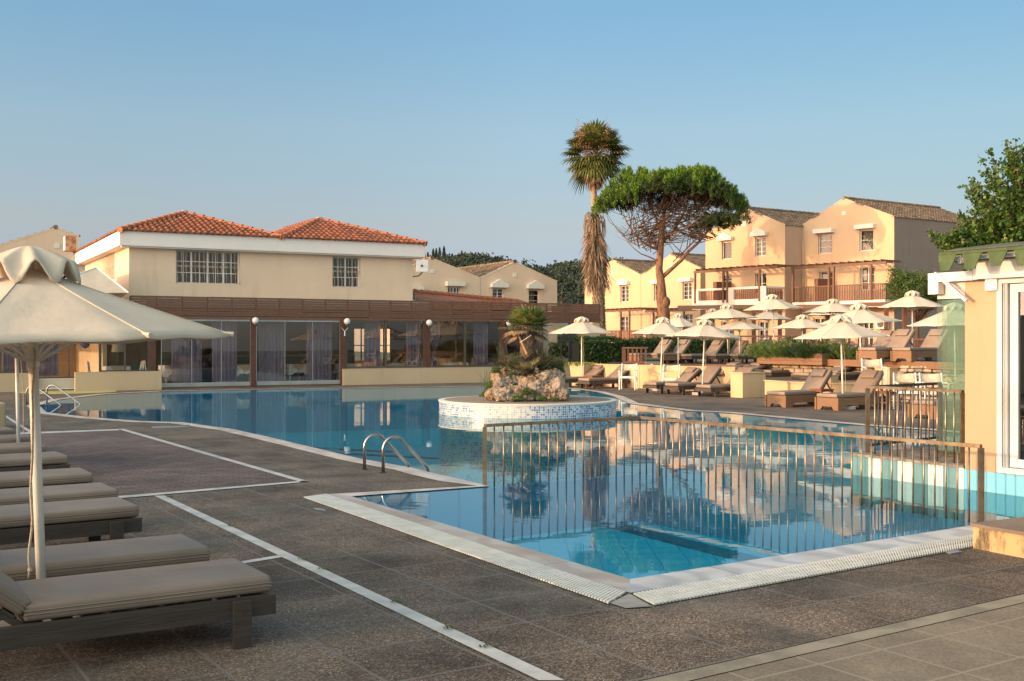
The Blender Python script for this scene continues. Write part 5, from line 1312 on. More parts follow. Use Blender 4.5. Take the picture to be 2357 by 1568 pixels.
# brick steps
t = thing('brick_steps', 'worn whitewashed brick steps between yellow wall and glass panels', 'steps', PX(2110, 31)); 
for k, (ya, yb, x0) in enumerate(((.0, .18, 2050), (.20, .38, 2052), (.40, .58, 2056), (.60, .78, 2062), (.80, .98, 2070))):
    Y = 30.2 + k * .36; mb = MB(); a, b = PX(x0, Y), PX(2235, Y - 1.2); stones(mb, a, b, ya + .10, yb, .36, .30); mb.build('riser', m_stone, t)
    mb = MB(); stones(mb, a + Vector((0, -.01, 0)), b + Vector((0, -.01, 0)), ya, ya + .095, .36, .22); mb.build('riser', m_brk, t)
# bin
t = thing('waste_bin', 'grey waste bin with green and black lid behind the low wall', 'bin', PX(1504, 41) + ZZ * TZ1)
p = PX(1504, 41.0) + ZZ * .52; mb = MB(); mb.prism([p + Vector((x * .24, y * .2, 0)) for x, y in ((-1, -1), (1, -1), (1, 1), (-1, 1))], ZZ * .02); mb.add([p + Vector((x * s_, y * s_ * .85, z)) for s_, z in ((.24, 0), (.30, .42)) for x, y in ((-1, -1), (1, -1), (1, 1), (-1, 1))], [(0, 1, 5, 4), (1, 2, 6, 5), (2, 3, 7, 6), (3, 0, 4, 7), (4, 5, 6, 7)]); mb.build('bin_body', mat('bin_grey', (.17, .17, .155), rough=.5), t)
mb = MB(); mb.rbox(p + ZZ * .45, (.64, .56, .07), .02, 2); mb.build('rim', mat('bin_black', (.02, .02, .02), rough=.4), t); mb = MB(); mb.rbox(p + ZZ * .505, (.58, .5, .05), .02, 2); mb.build('lid', mat('bin_green', (.02, .12, .06), rough=.4), t)
mb = MB(); mb.box(p + Vector((-.10, -.255, .24)), (.09, .006, .16), rx=.13); mb.build('sticker', m_white, t)
# dark balustrade at the left end of the upper deck
t = thing('deck_railing', 'dark stained railing end at the left edge of the upper deck', 'railing', PX(1431, 43)); mb = MB(); a, b = PX(1432, 42.6) + ZZ * DZL, PX(1492, 42.4) + ZZ * DZL
mb.bar(a + ZZ * .62, b + ZZ * .62, .10, .06); mb.bar(a + ZZ * .06, b + ZZ * .06, .06, .08)
mb.build('rails', m_slat, t)
for k in range(6): q = a.lerp(b, (k + .4) / 6); mb = MB(); mb.box(q + ZZ * .34, (.14 if k == 0 else .07, .04, .50), rz=0); mb.build('baluster', m_slat, t)
# timber railings and posts on the terrace to the right, behind
t = thing('terrace_pergola', 'dark timber pergola frame standing before the grey side wall', 'pergola', PX(2085, 56) + ZZ)
for px in (1640, 1735, 1795, 1850, 1905, 1980, 2040, 2082, 2165, 2212):
    Y = 58 - (px - 1640) * .008; mb = MB(); mb.box(PX(px, Y) + ZZ * 2.15, (.18, .18, 2.36)); mb.build('post', m_slat, t)
for a, b, zt in ((1560, 1800, 3.45), (1790, 1990, 3.42), (1975, 2230, 3.5)):
    mb = MB(); mb.bar(PX(a, 58 - (a - 1640) * .008) + ZZ * zt, PX(b, 58 - (b - 1640) * .008) + ZZ * zt, .16, .2); mb.build('beam', m_slat, t)
mb = MB(); mb.bar(PX(2030, 48) + ZZ * 1.75, PX(2260, 46) + ZZ * 1.75, .10, .06)
for k in range(30): q = PX(2030, 48).lerp(PX(2260, 46), (k + .5) / 30); mb.box(q + ZZ * 1.36, (.06, .04, .72))
tag(mb.build('timber_fence', m_slatred), 'low red brown slatted fence at the back of the upper right deck', 'fence')
mb = MB(); mb.bar(PX(1620, 54) + ZZ * 1.9, PX(2050, 50) + ZZ * 1.9, .08, .08); mb.bar(PX(1620, 54) + ZZ * 1.5, PX(2050, 50) + ZZ * 1.5, .06, .06)
for k in range(12): q = PX(1620, 54).lerp(PX(2050, 50), (k + .5) / 12); mb.box(q + ZZ * 1.45, (.1, .1, .95))
tag(mb.build('timber_fence', m_slat), 'dark two rail timber fence behind the parasols and flower box', 'fence')
# air conditioner on house B ground floor
t = thing('air_conditioner', 'white outdoor air conditioning unit low on the corner of the large apricot house', 'air conditioner', PBh.at(2028, 744, .3)); mb = MB()
q = PBh.at(2030, 746, .3); mb.rbox(q, (.8, .32, .62), .03, 1, rz=math.atan2(PBh.d.y, PBh.d.x)); mb.build('casing', m_white, t)
mb = MB(); mb.tube([q + PBh.n * .165, q + PBh.n * .175], .22, 20); mb.build('fan', m_dkrail, t)

# ================================================================ railings
def railing(pts, hgt, label, nbars, m, post=.045, br=.0095, base=0.0, bottom=False, ends=(True, True)):
    t = thing('pool_railing', label, 'railing', pts[0]); mb = MB()
    for i, (a, b) in enumerate(zip(pts[:-1], pts[1:])):
        mb.bar(a + ZZ * hgt, b + ZZ * hgt, .045, .035)
    mb.build('handrail', m, t)
    if bottom:
        mb = MB()
        for a, b in zip(pts[:-1], pts[1:]): mb.bar(a + ZZ * .10, b + ZZ * .10, .035, .03)
        mb.build('bottom_rail', m, t)
    for (a, b), n in zip(zip(pts[:-1], pts[1:]), nbars):
        for k in range(1, n + (0 if (a, b) == (pts[-2], pts[-1]) else 1)):
            q = a.lerp(b, k / n); mb = MB(); mb.tube([q + ZZ * (base if not bottom else .10), q + ZZ * (hgt - .015)], br, 8); mb.build('bar', m, t, smooth=True)
    for on, q in zip(ends, (pts[0], pts[-1])):
        if on: mb = MB(); mb.box(q + ZZ * (hgt / 2 + base / 2), (.05, .04, hgt - base - .03)); mb.build('post', m, t)
    return t
A2, B2, C2 = G(1116, 1117), G(1473, 1085.5), G(2258, 1198)
railing([A2, B2, C2], .70, 'long steel railing standing in the water between the two pools', (18, 39), m_steel, base=-.05)
R1, R2, R3 = G(1997, 1043, .27), G(2216, 1068, .27), Vector((5.9, 15.25, .27))
railing([R1, R2], .84, 'short steel railing on the tiled ledge before the glass panels', (12,), m_steel, br=.0105)
railing([R1 + U * .05, R3], .84, 'darker railing running back from the corner of the short one', (9,), m_dkrail, bottom=True, ends=(False, True))
# ladders
def ladder(p1, p2, out, label, hgt=.46, reach=.66):
    t = thing('pool_ladder', label, 'ladder', p1); 
    for q in (p1, p2):
        pts = [q]; zt = hgt; r = .16
        pts += [q + ZZ * (zt - r)] + [q + out * (r - r * math.cos(a)) + ZZ * (zt - r + r * math.sin(a)) for a in np.linspace(.3, 2.2, 8)]
        e = q + out * reach; pts += [e + ZZ * .02, e - ZZ * .9]
        mb = MB(); mb.tube(pts, .0215, 12); mb.lathe([(.045, .012), (.045, .0)], 14, q); mb.build('handrail', m_steel2, t, smooth=True)
    for k in range(3):
        a, b = p1 + out * reach - ZZ * (.25 + .25 * k), p2 + out * reach - ZZ * (.25 + .25 * k); mb = MB(); mb.bar(a, b, .07, .02, up=ZZ); mb.build('step', m_steel2, t)
    return t
l1, l2 = G(839, 1082), G(882, 1089); ladder(l1, l2, Vector((.83, .55, 0)), 'curved steel pool ladder at the middle of the near left edge')
l3 = G(62, 932); ladder(l3, l3 + Vector((.35, .42, 0)), Vector((.93, -.15, 0)).normalized(), 'steel pool ladder at the far left end of the pool', .5, .95)

# ================================================================ tiled ledge, kiosk, side box
Kd = Vector((.514, -.857, 0)).normalized(); Kn = Vector((Kd.y, -Kd.x, 0)); Kn = Kn if Kn.x < 0 else -Kn      # faces left and towards us
K = PL((5.18, 12.70), (5.18 + Kd.x * 3, 12.70 + Kd.y * 3))
led = thing('tiled_ledge', 'low ledge in the pool clad in alternating teal and pale blue tile stripes', 'ledge', G(1961, 1092))
lA, lB = G(1961, 1092, 0), G(2219, 1125.6, 0); ldir = (lB - lA).normalized(); lL = (lB - lA).length; lback = Vector((-ldir.y, ldir.x, 0)); lback = lback if lback.y > 0 else -lback
cols_ = [(mat('teal_stripe_tiles', (.15, .30, .32), (.12, .26, .28), sc=5, rough=.3)), (mat('pale_blue_tiles', (.50, .66, .64), (.43, .60, .59), sc=5, rough=.3))]
ns_ = 8; wds = [.16, .13, .14, .14, .13, .13, .12, .05]; s = 0
for k in range(ns_):
    wd_ = lL * wds[k]; mb = MB(); mb.par(lA + ldir * s + ZZ * -1.2, ldir * (wd_ - .004), lback * .06, ZZ * 1.44); mb.build('tile_stripe', cols_[k % 2], led); s += wd_
mb = MB(); mb.par(lA + ldir * 0 + lback * .061 + ZZ * -1.2, ldir * lL, lback * 1.9, ZZ * 1.43); mb.build('ledge_body', cols_[0], led)
mb = MB(); mb.par(lA - ldir * .015 + ZZ * .241 - lback * .015, ldir * (lL + .015), lback * 2.0, ZZ * .028); mb.build('ledge_top', mat('mottled_ledge_stone', (.30, .24, .18), (.15, .12, .10), sc=7, rough=.8, bmp=.4, bs=40, lo=.4, hi=.6), led)
kio = thing('pool_bar', 'apricot pool bar hut with white beams, sliding glass door and green scalloped roof', 'kiosk', (5.6, 12.9, 0))
ks = lambda x: K.s_at(x)
m_turq = mat('turquoise_paint', (.14, .46, .62), (.24, .55, .62), sc=1.6, rough=.45, lo=.3, hi=.75)
m_ap = stucco('hut_stucco', (.49, .325, .205), (.38, .25, .13), .3)
mb = MB(); K.box(mb, ks(2219), -1.3, ks(2219) + 7, .23, -.5, .0); mb.build('base_wall', m_turq, kio)
s0, s1 = ks(2222), ks(2295); zt = K.at(2240, 645).z
mb = MB(); K.box(mb, s0, .23, s1, zt - .02, -.42, .006); mb.build('pillar', m_ap, kio)
mb = MB(); K.box(mb, s1 + 2.2, .23, s1 + 5.5, zt, -.42, .006); K.box(mb, s0, .232, s0 + .3, zt - .1, -3.2, -.44); mb.build('side_wall', m_ap, kio)
# sliding door
mb = MB(); z0_, z1_ = .235, K.at(2310, 640).z; a = s1 + .01; b = a + 2.15
K.box(mb, a, z0_, b, z0_ + .06, -.12, .02); K.box(mb, a, z1_ - .06, b, z1_, -.12, .02)
for q, wd_ in ((a, .06), (b - .06, .06)): K.box(mb, q, z0_ + .06, q + wd_, z1_ - .06, -.12, .02)
for q in (a + .07, a + .088, a + .106): K.box(mb, q, z0_ + .061, q + .008, z1_ - .061, -.10, .0)
dfr = mb.build('door_frame', m_frame, kio)
mb = MB(); aa = a + .13
K.box(mb, aa, z0_ + .07, aa + .095, z1_ - .07, -.08, -.03); K.box(mb, aa + .95, z0_ + .07, aa + 1.04, z1_ - .07, -.08, -.03); K.box(mb, aa + .095, z0_ + .07, aa + .95, z0_ + .16, -.078, -.032); K.box(mb, aa + .095, z1_ - .16, aa + .95, z1_ - .07, -.078, -.032)
sash = mb.build('sliding_door', m_frame, kio); mb = MB(); K.box(mb, aa + .09, z0_ + .155, aa + .955, z1_ - .155, -.058, -.052); mb.build('pane', glassmat('door_glass', (.55, .55, .52), .9, minr=.16), sash)
mb = MB(); K.box(mb, aa + 1.05, z0_ + .07, b - .07, z1_ - .07, -.06, -.052); mb.build('pane', MATS['door_glass'], dfr)
mb = MB(); mb.par(K.pt(a, .24, -2.6), K.d * 3.5, -K.n * .05, ZZ * 2.1); mb.par(K.pt(a, .24, -.5), K.d * 3.5, -K.n * 2.2, ZZ * .02); mb.build('bar_interior', mat('bar_interior', (.14, .12, .10), (.09, .07, .05), sc=2), kio)
# beams: main fascia over the door, bracket plate, lower beam with strut
zb0, zb1 = K.at(2320, 641).z + .0, K.at(2300, 600).z
mb = MB(); K.box(mb, ks(2263), zb0 + .005, ks(2263) + 4.5, zb1, -.02, .12); mb.build('fascia_beam', m_white, kio)
mb = MB(); K.box(mb, ks(2252), K.at(2260, 644).z, ks(2263) - .005, K.at(2260, 606).z, -.05, .10); mb.build('beam_end', m_white, kio)
rp_ = K.rect(2271, 641, 2296, 669, .02); mb = MB(); K.box(mb, rp_[0], rp_[1], rp_[2] + .01, rp_[3], .008, .05)
for dx in (.03, .12):
    for dz in (.03, .12): c = K.pt(rp_[0] + dx, rp_[1] + dz, .051); mb.tube([c, c + K.n * .006], .008, 8)
mb.build('bracket_plate', m_white, kio)
rb = K.rect(2150, 626, 2252, 647, .1); mb = MB(); K.box(mb, ks(2149), rb[1] + .0, ks(2252) - .004, rb[3], .0, .10); K.box(mb, ks(2149), rb[1] - .14, ks(2149) + .14, rb[1] - .004, .0, .10); mb.build('canopy_beam', m_white, kio)
rc_ = K.rect(2156, 651, 2222, 688, -.05); mb = MB(); K.box(mb, ks(2155), rc_[1], ks(2222) - .01, rc_[3], -.12, -.02); K.box(mb, ks(2157), rc_[3] + .01, ks(2222) - .01, rb[1] - .005, -.3, -.14); mb.build('blind_housing', m_hood, kio)
mb = MB(); pA_, pB_ = K.at(2153, 629, .12), K.at(2226, 692, .12); mb.bar(pA_, pB_, .035, .05, up=K.n); mb.build('strut', m_white, kio)
# scalloped green shingle roof
m_sh = mat('green_shingle', (.07, .105, .042), (.048, .075, .03), sc=9, rough=.95, bmp=.6, bs=120, bd=.004)
ez = K.at(2165, 588, .42).z; e0 = K.pt(K.s_at(2161, .42), ez, .42)
slope = (-K.n * 3.0 + ZZ * .36)
mb = MB(); mb.prism([e0, e0 + K.d * 6.0, e0 + K.d * 6.0 + slope, e0 + slope], ZZ * .03); mb.build('roof', m_sh, kio)
mb = MB()
for k in range(14):
    a = K.d * (k * .315 + .0); q = e0 + a - ZZ * .004; dn = (K.n * .05 - ZZ * .165 * (1.0 + random.uniform(-.1, .1))); w0, w1 = .24, .10
    mb.prism([q, q + K.d * w0, q + K.d * (w0 + w1) / 2 + K.d * .02 + dn, q + K.d * (w0 - w1) / 2 + dn], K.n * .012)
mb.build('scalloped_edge', m_sh, kio)
mb = MB()
for k in range(3): mb.prism([e0 + slope * (.04 + .1 * k) + ZZ * (.034 + k * .0), e0 + K.d * 6 + slope * (.04 + .1 * k) + ZZ * .034, e0 + K.d * 6 + slope * (.115 + .1 * k) + ZZ * .045, e0 + slope * (.115 + .1 * k) + ZZ * .045], ZZ * .012)
mb.build('shingle_course', mat('dark_shingle', (.06, .075, .05), (.10, .10, .09), sc=5, rough=.95), kio)
mb = MB(); mb.par(e0 - K.n * .08 - ZZ * .10 + K.d * .18, K.d * .05, -K.n * 2.5 + ZZ * .28, ZZ * .09); mb.par(e0 - K.n * .10 - ZZ * .06 + K.d * .1, K.d * 5.8, -K.n * .04, ZZ * .05); mb.build('rafter', m_white, kio)
mb = MB(); mb.poly([K.pt(K.s_at(2200), .24, -3.2), K.pt(K.s_at(2200) + 7, .24, -3.2), K.pt(K.s_at(2200) + 7, 2.5, -3.2), K.pt(K.s_at(2200), 2.5, -3.2)]); mb.build('rear_wall', m_ap, kio)
# folded glass panels on the ledge
gp = thing('glass_screen', 'stack of folded greenish glass panels beside the apricot pillar', 'glass screen', PX(2190, 13.8))
g0, g1 = Vector(((2157 - CX) / F * 13.9, 13.9, 0)), Vector(((2221 - CX) / F * 13.35, 13.35, 0))
for k in range(3):
    d_ = (g1 - g0).normalized(); nb2 = Vector((-d_.y, d_.x, 0)) * (.05 * k)
    a = g0 + nb2 + d_ * (.03 * k); b = g1 + nb2; mb = MB(); mb.par(a + ZZ * .30, b - a, Vector((-d_.y, d_.x, 0)) * .01, ZZ * (H + (CY - 690) / F * 13.6 - .30)); mb.build('glass_panel', m_glassg, gp)
    mb = MB(); mb.par(a + ZZ * .275, b - a, Vector((-d_.y, d_.x, 0)) * .02, ZZ * .05); mb.build('bottom_rail', m_steel, gp)
# raised box at the lower right with mossy streaks
bx = thing('stepped_block', 'low mossy yellow block with tiled top at the lower right edge', 'wall', G(2240, 1262))
q0 = G(2240, 1262); q1 = G(2357, 1285); bd_ = (q1 - q0).normalized(); bb = G(2240, 1203, .20); 
mbn = MB(); m_mos2, mnt2, mb2_ = newmat('mossy_yellow_stucco')
mv = coords(mnt2, 'Object', scale=(5, 5, 1.6)); mc_ = mixc(mnt2, ramp(mnt2, noise_t(mnt2, mv, 1.0, 6, .7), [(.50, 0.0), (.62, .9)]), (.50, .34, .17), (.07, .06, .03)); mnt2.links.new(mc_, mb2_.inputs['Base Color']); mb2_.inputs['Roughness'].default_value = .95
topz_ = .20; up_ = Vector((-bd_.y, bd_.x, 0)); up_ = up_ if up_.y > 0 else -up_
mbn.par(q0, bd_ * 4, up_ * 2.6, ZZ * .178); mbn.build('block_body', m_mos2, bx)
mb = MB(); mb.par(q0 - bd_ * .02 - up_ * .015 + ZZ * .179, bd_ * 4, up_ * 2.62, ZZ * .026); mb.build('tiled_top', mat('brown_floor_tiles', (.22, .165, .125), (.15, .115, .09), sc=3, rough=.6, bmp=.2, bs=30), bx)
mb = MB(); mb.par(q0 + bd_ * .5 + up_ * .75 + ZZ * .206, bd_ * 3, up_ * 1.2, ZZ * .09); mb.build('upper_step', m_turq, bx)
mb = MB(); mb.par(q0 + bd_ * .48 + up_ * .73 + ZZ * .297, bd_ * 3, up_ * 1.22, ZZ * .02); mb.build('step_top', MATS['brown_floor_tiles'], bx)
# beige end block at the far left edge
t = thing('bench_block', 'tall beige padded block cut by the left edge behind the loungers', 'block', G(0, 1000)); mb = MB(); g = G(2, 985); mb.rbox(g + Vector((-.35, 0, .24)), (.75, .6, .5), .05, 3, rz=RU); mb.build('block_body', mat('beige_pad', (.42, .33, .2), rough=.7), t)
# ================================================================ plants
rng = np.random.RandomState(11)
def np_mesh(name, verts, faces_n, nper, m, parent=None, loc=None):
    """verts (N*nper,3) array, faces = consecutive groups of nper"""
    me = bpy.data.meshes.new(name); nv = len(verts); nf = nv // nper
    me.vertices.add(nv); me.vertices.foreach_set('co', np.asarray(verts, dtype=np.float32).ravel())
    me.loops.add(nv); me.loops.foreach_set('vertex_index', np.arange(nv, dtype=np.int32))
    me.polygons.add(nf); me.polygons.foreach_set('loop_start', np.arange(0, nv, nper, dtype=np.int32)); me.polygons.foreach_set('loop_total', np.full(nf, nper, dtype=np.int32))
    me.materials.append(m); me.update(calc_edges=True); me.validate()
    o = bpy.data.objects.new(name, me); COL.objects.link(o)
    if parent is not None: o.parent = parent
    if loc is not None: o.location = loc
    return o
def norm(a): return a / np.maximum(np.linalg.norm(a, axis=-1, keepdims=True), 1e-9)
def leaves(C, size, dirs=None, aspect=.6, jitter=1.0, fold=0.0):
    """rhombic leaf quads at centres C; dirs = preferred long axis"""
    n = len(C); d = rng.normal(size=(n, 3)) * jitter
    if dirs is not None: d = d + dirs
    d = norm(d); r = rng.normal(size=(n, 3)); s = norm(np.cross(d, r)); up = np.cross(s, d)
    L = (size * (.7 + .6 * rng.rand(n)))[:, None] if np.isscalar(size) else (size * (.7 + .6 * rng.rand(n)))[:, None]
    a = C - d * L * .5; b = C + s * L * aspect * .5 + d * L * .05 + up * L * fold; c = C + d * L * .5; e = C - s * L * aspect * .5 + d * L * .05 + up * L * fold
    return np.stack([a, b, c, e], 1).reshape(-1, 3)
def blades(B, D, L, w, droop=.3):
    """tapering grass-like blades as 2 quads: base B, direction D, length L, width w"""
    n = len(B); D = norm(D); side = norm(np.cross(D, rng.normal(size=(n, 3)))) ; L = np.broadcast_to(L, (n,))[:, None]; w = np.broadcast_to(w, (n,))[:, None]
    dr = np.zeros((n, 3)); dr[:, 2] = -1
    m_ = B + D * L * .55 + dr * L * droop * .2; t = B + D * L * .95 + dr * L * droop * .75
    q1 = np.stack([B - side * w * .4, B + side * w * .4, m_ + side * w * .5, m_ - side * w * .5], 1)
    q2 = np.stack([m_ - side * w * .5, m_ + side * w * .5, t + side * w * .05, t - side * w * .05], 1)
    return np.stack([q1, q2], 1).reshape(-1, 3)
def fan_leaf(base, d, pet, R, nseg=22, arc=4.4, droop=.35, w=.05, up=None, fold=.0):
    """palmate frond: returns (petiole points, blade quads)"""
    base = np.array(base, float); d = norm(np.array(d, float)); upv = np.array([0, 0, 1.0]) if up is None else np.array(up, float)
    s = np.cross(d, upv); s = norm(s) if np.linalg.norm(s) > 1e-3 else np.array([1., 0, 0]); nrm = norm(np.cross(s, d))
    sag = np.array([0, 0, -1.0])
    hub = base + d * pet + sag * pet * .10
    ang = np.linspace(-arc / 2, arc / 2, nseg); quads = []
    for a in ang:
        dd = norm(d * math.cos(a) + s * math.sin(a) + nrm * fold * abs(a)); L = R * (1 - .22 * (abs(a) / (arc / 2)) ** 2) * rng.uniform(.9, 1.08)
        p0 = hub + dd * .02; p1 = hub + dd * L * .5 + sag * L * droop * .12; p2 = hub + dd * L * .82 + sag * L * droop * .42; p3 = hub + dd * L + sag * L * droop * .9
        sd_ = norm(np.cross(dd, nrm) + 1e-6); ww = w * R
        quads += [p0 - sd_ * ww * .2, p0 + sd_ * ww * .2, p1 + sd_ * ww * .55, p1 - sd_ * ww * .55, p1 - sd_ * ww * .55, p1 + sd_ * ww * .55, p2 + sd_ * ww * .3, p2 - sd_ * ww * .3, p2 - sd_ * ww * .3, p2 + sd_ * ww * .3, p3 + sd_ * ww * .04, p3 - sd_ * ww * .04]
    return [Vector(base), Vector(base + d * pet * .5 + nrm * pet * .02), Vector(hub)], quads
g_palm = leafmat('palm_green', [(.065, .10, .025), (.11, .15, .035), (.045, .07, .02), (.17, .17, .05), (.26, .19, .09)], .45, .25)
g_dead = leafmat('dead_frond', [(.23, .16, .105), (.33, .24, .165), (.14, .095, .065)], .8, .15)
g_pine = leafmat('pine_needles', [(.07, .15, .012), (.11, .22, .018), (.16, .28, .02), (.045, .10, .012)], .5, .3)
g_pinein = leafmat('shaded_pine_needles', [(.025, .05, .012), (.045, .08, .015)], .6, .2)  # needles under the crown coloured darker, shade put into their colour
g_tree = leafmat('broad_leaf', [(.03, .08, .014), (.05, .12, .018), (.09, .17, .022), (.025, .055, .014), (.14, .20, .03)], .45, .35)
g_hedge = leafmat('hedge_leaf', [(.02, .05, .014), (.04, .085, .02), (.07, .12, .025), (.03, .06, .016)], .45, .25)
g_jun = leafmat('juniper_green', [(.035, .085, .018), (.07, .14, .02), (.10, .11, .03)], .6, .25)
g_rose = leafmat('rosemary_green', [(.06, .12, .03), (.12, .19, .04), (.17, .22, .04)], .6, .3)
g_grassy = leafmat('cushion_plant', [(.05, .11, .02), (.09, .17, .03), (.13, .18, .04)], .6, .3)
g_hill = leafmat('hazed_hill_foliage', [(.014, .032, .024), (.022, .042, .027), (.036, .055, .030), (.016, .034, .026), (.045, .06, .033)], .8, .1)  # bluish tint puts the distance haze into the leaf colour
m_bark = mat('pine_bark', (.24, .115, .06), (.12, .065, .042), sc=7, rough=.95, bmp=1.0, bs=14, bd=.05, scale=(1, 1, .4), lo=.42, hi=.6)
m_branch = mat('bare_branch', (.12, .068, .04), (.075, .045, .03), sc=5, rough=.95)
m_ptrunk = mat('palm_trunk', (.36, .25, .165), (.19, .125, .08), sc=6, rough=.95, bmp=.8, bs=16, bd=.03, scale=(1, 1, 2.2))
m_boot = mat('palm_leaf_base', (.30, .22, .15), (.13, .09, .06), sc=8, rough=.95)

# ---------------------------------------------------------------- tall fan palm
PT = Vector(((1378 - CX) / F * 67.7, 67.7, .95)); pz = lambda y: H - (y - CY) / F * 67.7; pxx = lambda x: (x - CX) / F * 67.7
tp_ = thing('palm_tree', 'very tall fan palm with a shaggy skirt of dead fronds halfway up', 'palm tree', PT)
axis = [(pxx(1380), .95, .42), (pxx(1379), 2.6, .30), (pxx(1377), 5.2, .26), (pxx(1369), 9.0, .20), (pxx(1367), 11.0, .17), (pxx(1370), 13.4, .15)]
mb = MB(); mb.tube([(a, 67.7, z) for a, z, r in axis], [r for a, z, r in axis], 14); mb.build('trunk', m_ptrunk, tp_, smooth=True)
def ax(z):
    for (a, z0, r0), (b, z1, r1) in zip(axis[:-1], axis[1:]):
        if z <= z1: f = (z - z0) / (z1 - z0); return a + (b - a) * f, r0 + (r1 - r0) * f
    return axis[-1][0], axis[-1][2]
mb = MB()                                           # leaf bases in a criss-cross spiral
for k in range(330):
    z = 1.0 + 4.8 * k / 330; x, r = ax(z); a = k * 2.4; o = Vector((math.cos(a), math.sin(a), 0)); s_ = Vector((-o.y, o.x, 0)); c = Vector((x, 67.7, z)) + o * r
    hgt = random.uniform(.16, .3); mb.prism([c - s_ * .09 - ZZ * .08, c + s_ * .09 - ZZ * .08, c + s_ * .035 + o * .10 + ZZ * hgt, c - s_ * .035 + o * .10 + ZZ * hgt], o * .03)
mb.build('leaf_bases', m_boot, tp_)
Q = []
for k in range(430):                                # dead skirt
    z = rng.uniform(6.4, 9.25); x, r = ax(z); a = rng.uniform(0, 2 * PI); o = np.array([math.cos(a), math.sin(a), 0]); rr = r
    B = np.array([[x, 67.7, z]]) + o * (r + .03); L = rng.uniform(1.0, 2.0)
    D = o * rng.uniform(.03, .27) + np.array([0, 0, -1.0]); q = blades(B, D[None], L, rng.uniform(.05, .13), .05); Q.append(q)
    if rng.rand() < .7:
        B2 = B + norm(D) * L * .5; n2 = 6; DD = norm(D)[None] + rng.normal(size=(n2, 3)) * .22; DD[:, 2] = -abs(DD[:, 2]); Q.append(blades(np.repeat(B2, n2, 0), DD, L * .7, .045, .1))
np_mesh('dead_skirt', np.concatenate(Q) - np.array(PT), None, 4, g_dead, tp_)
mb = MB()
for k in range(46):
    z = rng.uniform(8.7, 9.4); x, r = ax(z); a = rng.uniform(0, 2 * PI); o = Vector((math.cos(a), math.sin(a), 0)); c = Vector((x, 67.7, z)); mb.tube([c + o * r, c + o * (r + .22) + ZZ * .18, c + o * (r + .42) - ZZ * .05, c + o * (r + .5) - ZZ * .8], [.03, .03, .025, .015], 5)
mb.build('dead_stalks', m_boot, tp_)
Q = []; Qd = []; mb = MB(); cx_, cr = ax(13.2)
for k in range(92):
    f = k / 92; el = 1.45 - 2.15 * f ** 1.05 + rng.uniform(-.15, .15); a = k * 2.39996; zb_ = 13.3 - .45 * f
    d = np.array([math.cos(a) * math.cos(el), math.sin(a) * math.cos(el), math.sin(el)]); pet = rng.uniform(.9, 1.15) * (1.12 if .1 < el < 1.0 else .85)
    p, q = fan_leaf((cx_, 67.7, zb_), d, pet, rng.uniform(1.02, 1.25), 20, 3.6, .12 + .35 * f, .12, fold=.06)
    mb.tube(p, [.03, .022, .014], 5); Q += q
for k in range(300):                                # brown thatch under the crown
    a = rng.uniform(0, 2 * PI); z = rng.uniform(11.6, 12.8); f = (z - 11.6) / 1.2; rr = .12 + .55 * f * rng.rand(); o = np.array([math.cos(a), math.sin(a), 0]); B = np.array([[cx_, 67.7, z]]) + o * rr
    Qd.append(blades(np.repeat(B, 4, 0), np.tile(o * (.3 + .4 * f), (4, 1)) + rng.normal(size=(4, 3)) * .15 + np.array([0, 0, -1.0]), rng.uniform(.5, .95), .05, .1))
mb.build('stalks', m_branch, tp_); np_mesh('crown', np.array(Q) - np.array(PT), None, 4, g_palm, tp_); np_mesh('dead_thatch', np.concatenate(Qd) - np.array(PT), None, 4, g_dead, tp_)
C = []
for bx_, bz_, n_c in ((pxx(1322), pz(322), 420), (pxx(1342), pz(355), 360), (pxx(1398), pz(315), 260), (pxx(1395), pz(350), 200)):
    c = rng.normal(size=(n_c, 3)) * np.array([.17, .2, .38]) + np.array([bx_ * .8 + cx_ * .2, 66.6, bz_]); C.append(c)
np_mesh('fruit_clusters', leaves(np.concatenate(C), .11, np.array([0, 0, -1.5]), aspect=.3) - np.array(PT), None, 4, leafmat('palm_flowers', [(.28, .17, .11), (.22, .12, .08), (.36, .23, .15)], .8, .2), tp_)

# ---------------------------------------------------------------- umbrella pine
PY = 64.7; qx = lambda x: (x - CX) / F * PY; qz = lambda y: H - (y - CY) / F * PY
pn = thing('pine_tree', 'umbrella pine with a wide flat topped green crown and forked reddish trunk', 'pine tree', (qx(1528), PY, .95))
mb = MB()
trunk = [(1530, 806, .36), (1528, 720, .34), (1523, 690, .30), (1522, 655, .24), (1517, 620, .20), (1519, 590, .19), (1521, 560, .19), (1524, 520, .15), (1528, 490, .11), (1535, 455, .07)]
mb.tube([(qx(a), PY, qz(b)) for a, b, r in trunk], [r * 1.05 for a, b, r in trunk], 14)
mb.sphere(Vector((qx(1531), PY - .1, qz(696))), .3, 10, 6, (1, 1, 1.2))
mb.build('trunk', m_bark, pn, smooth=True)
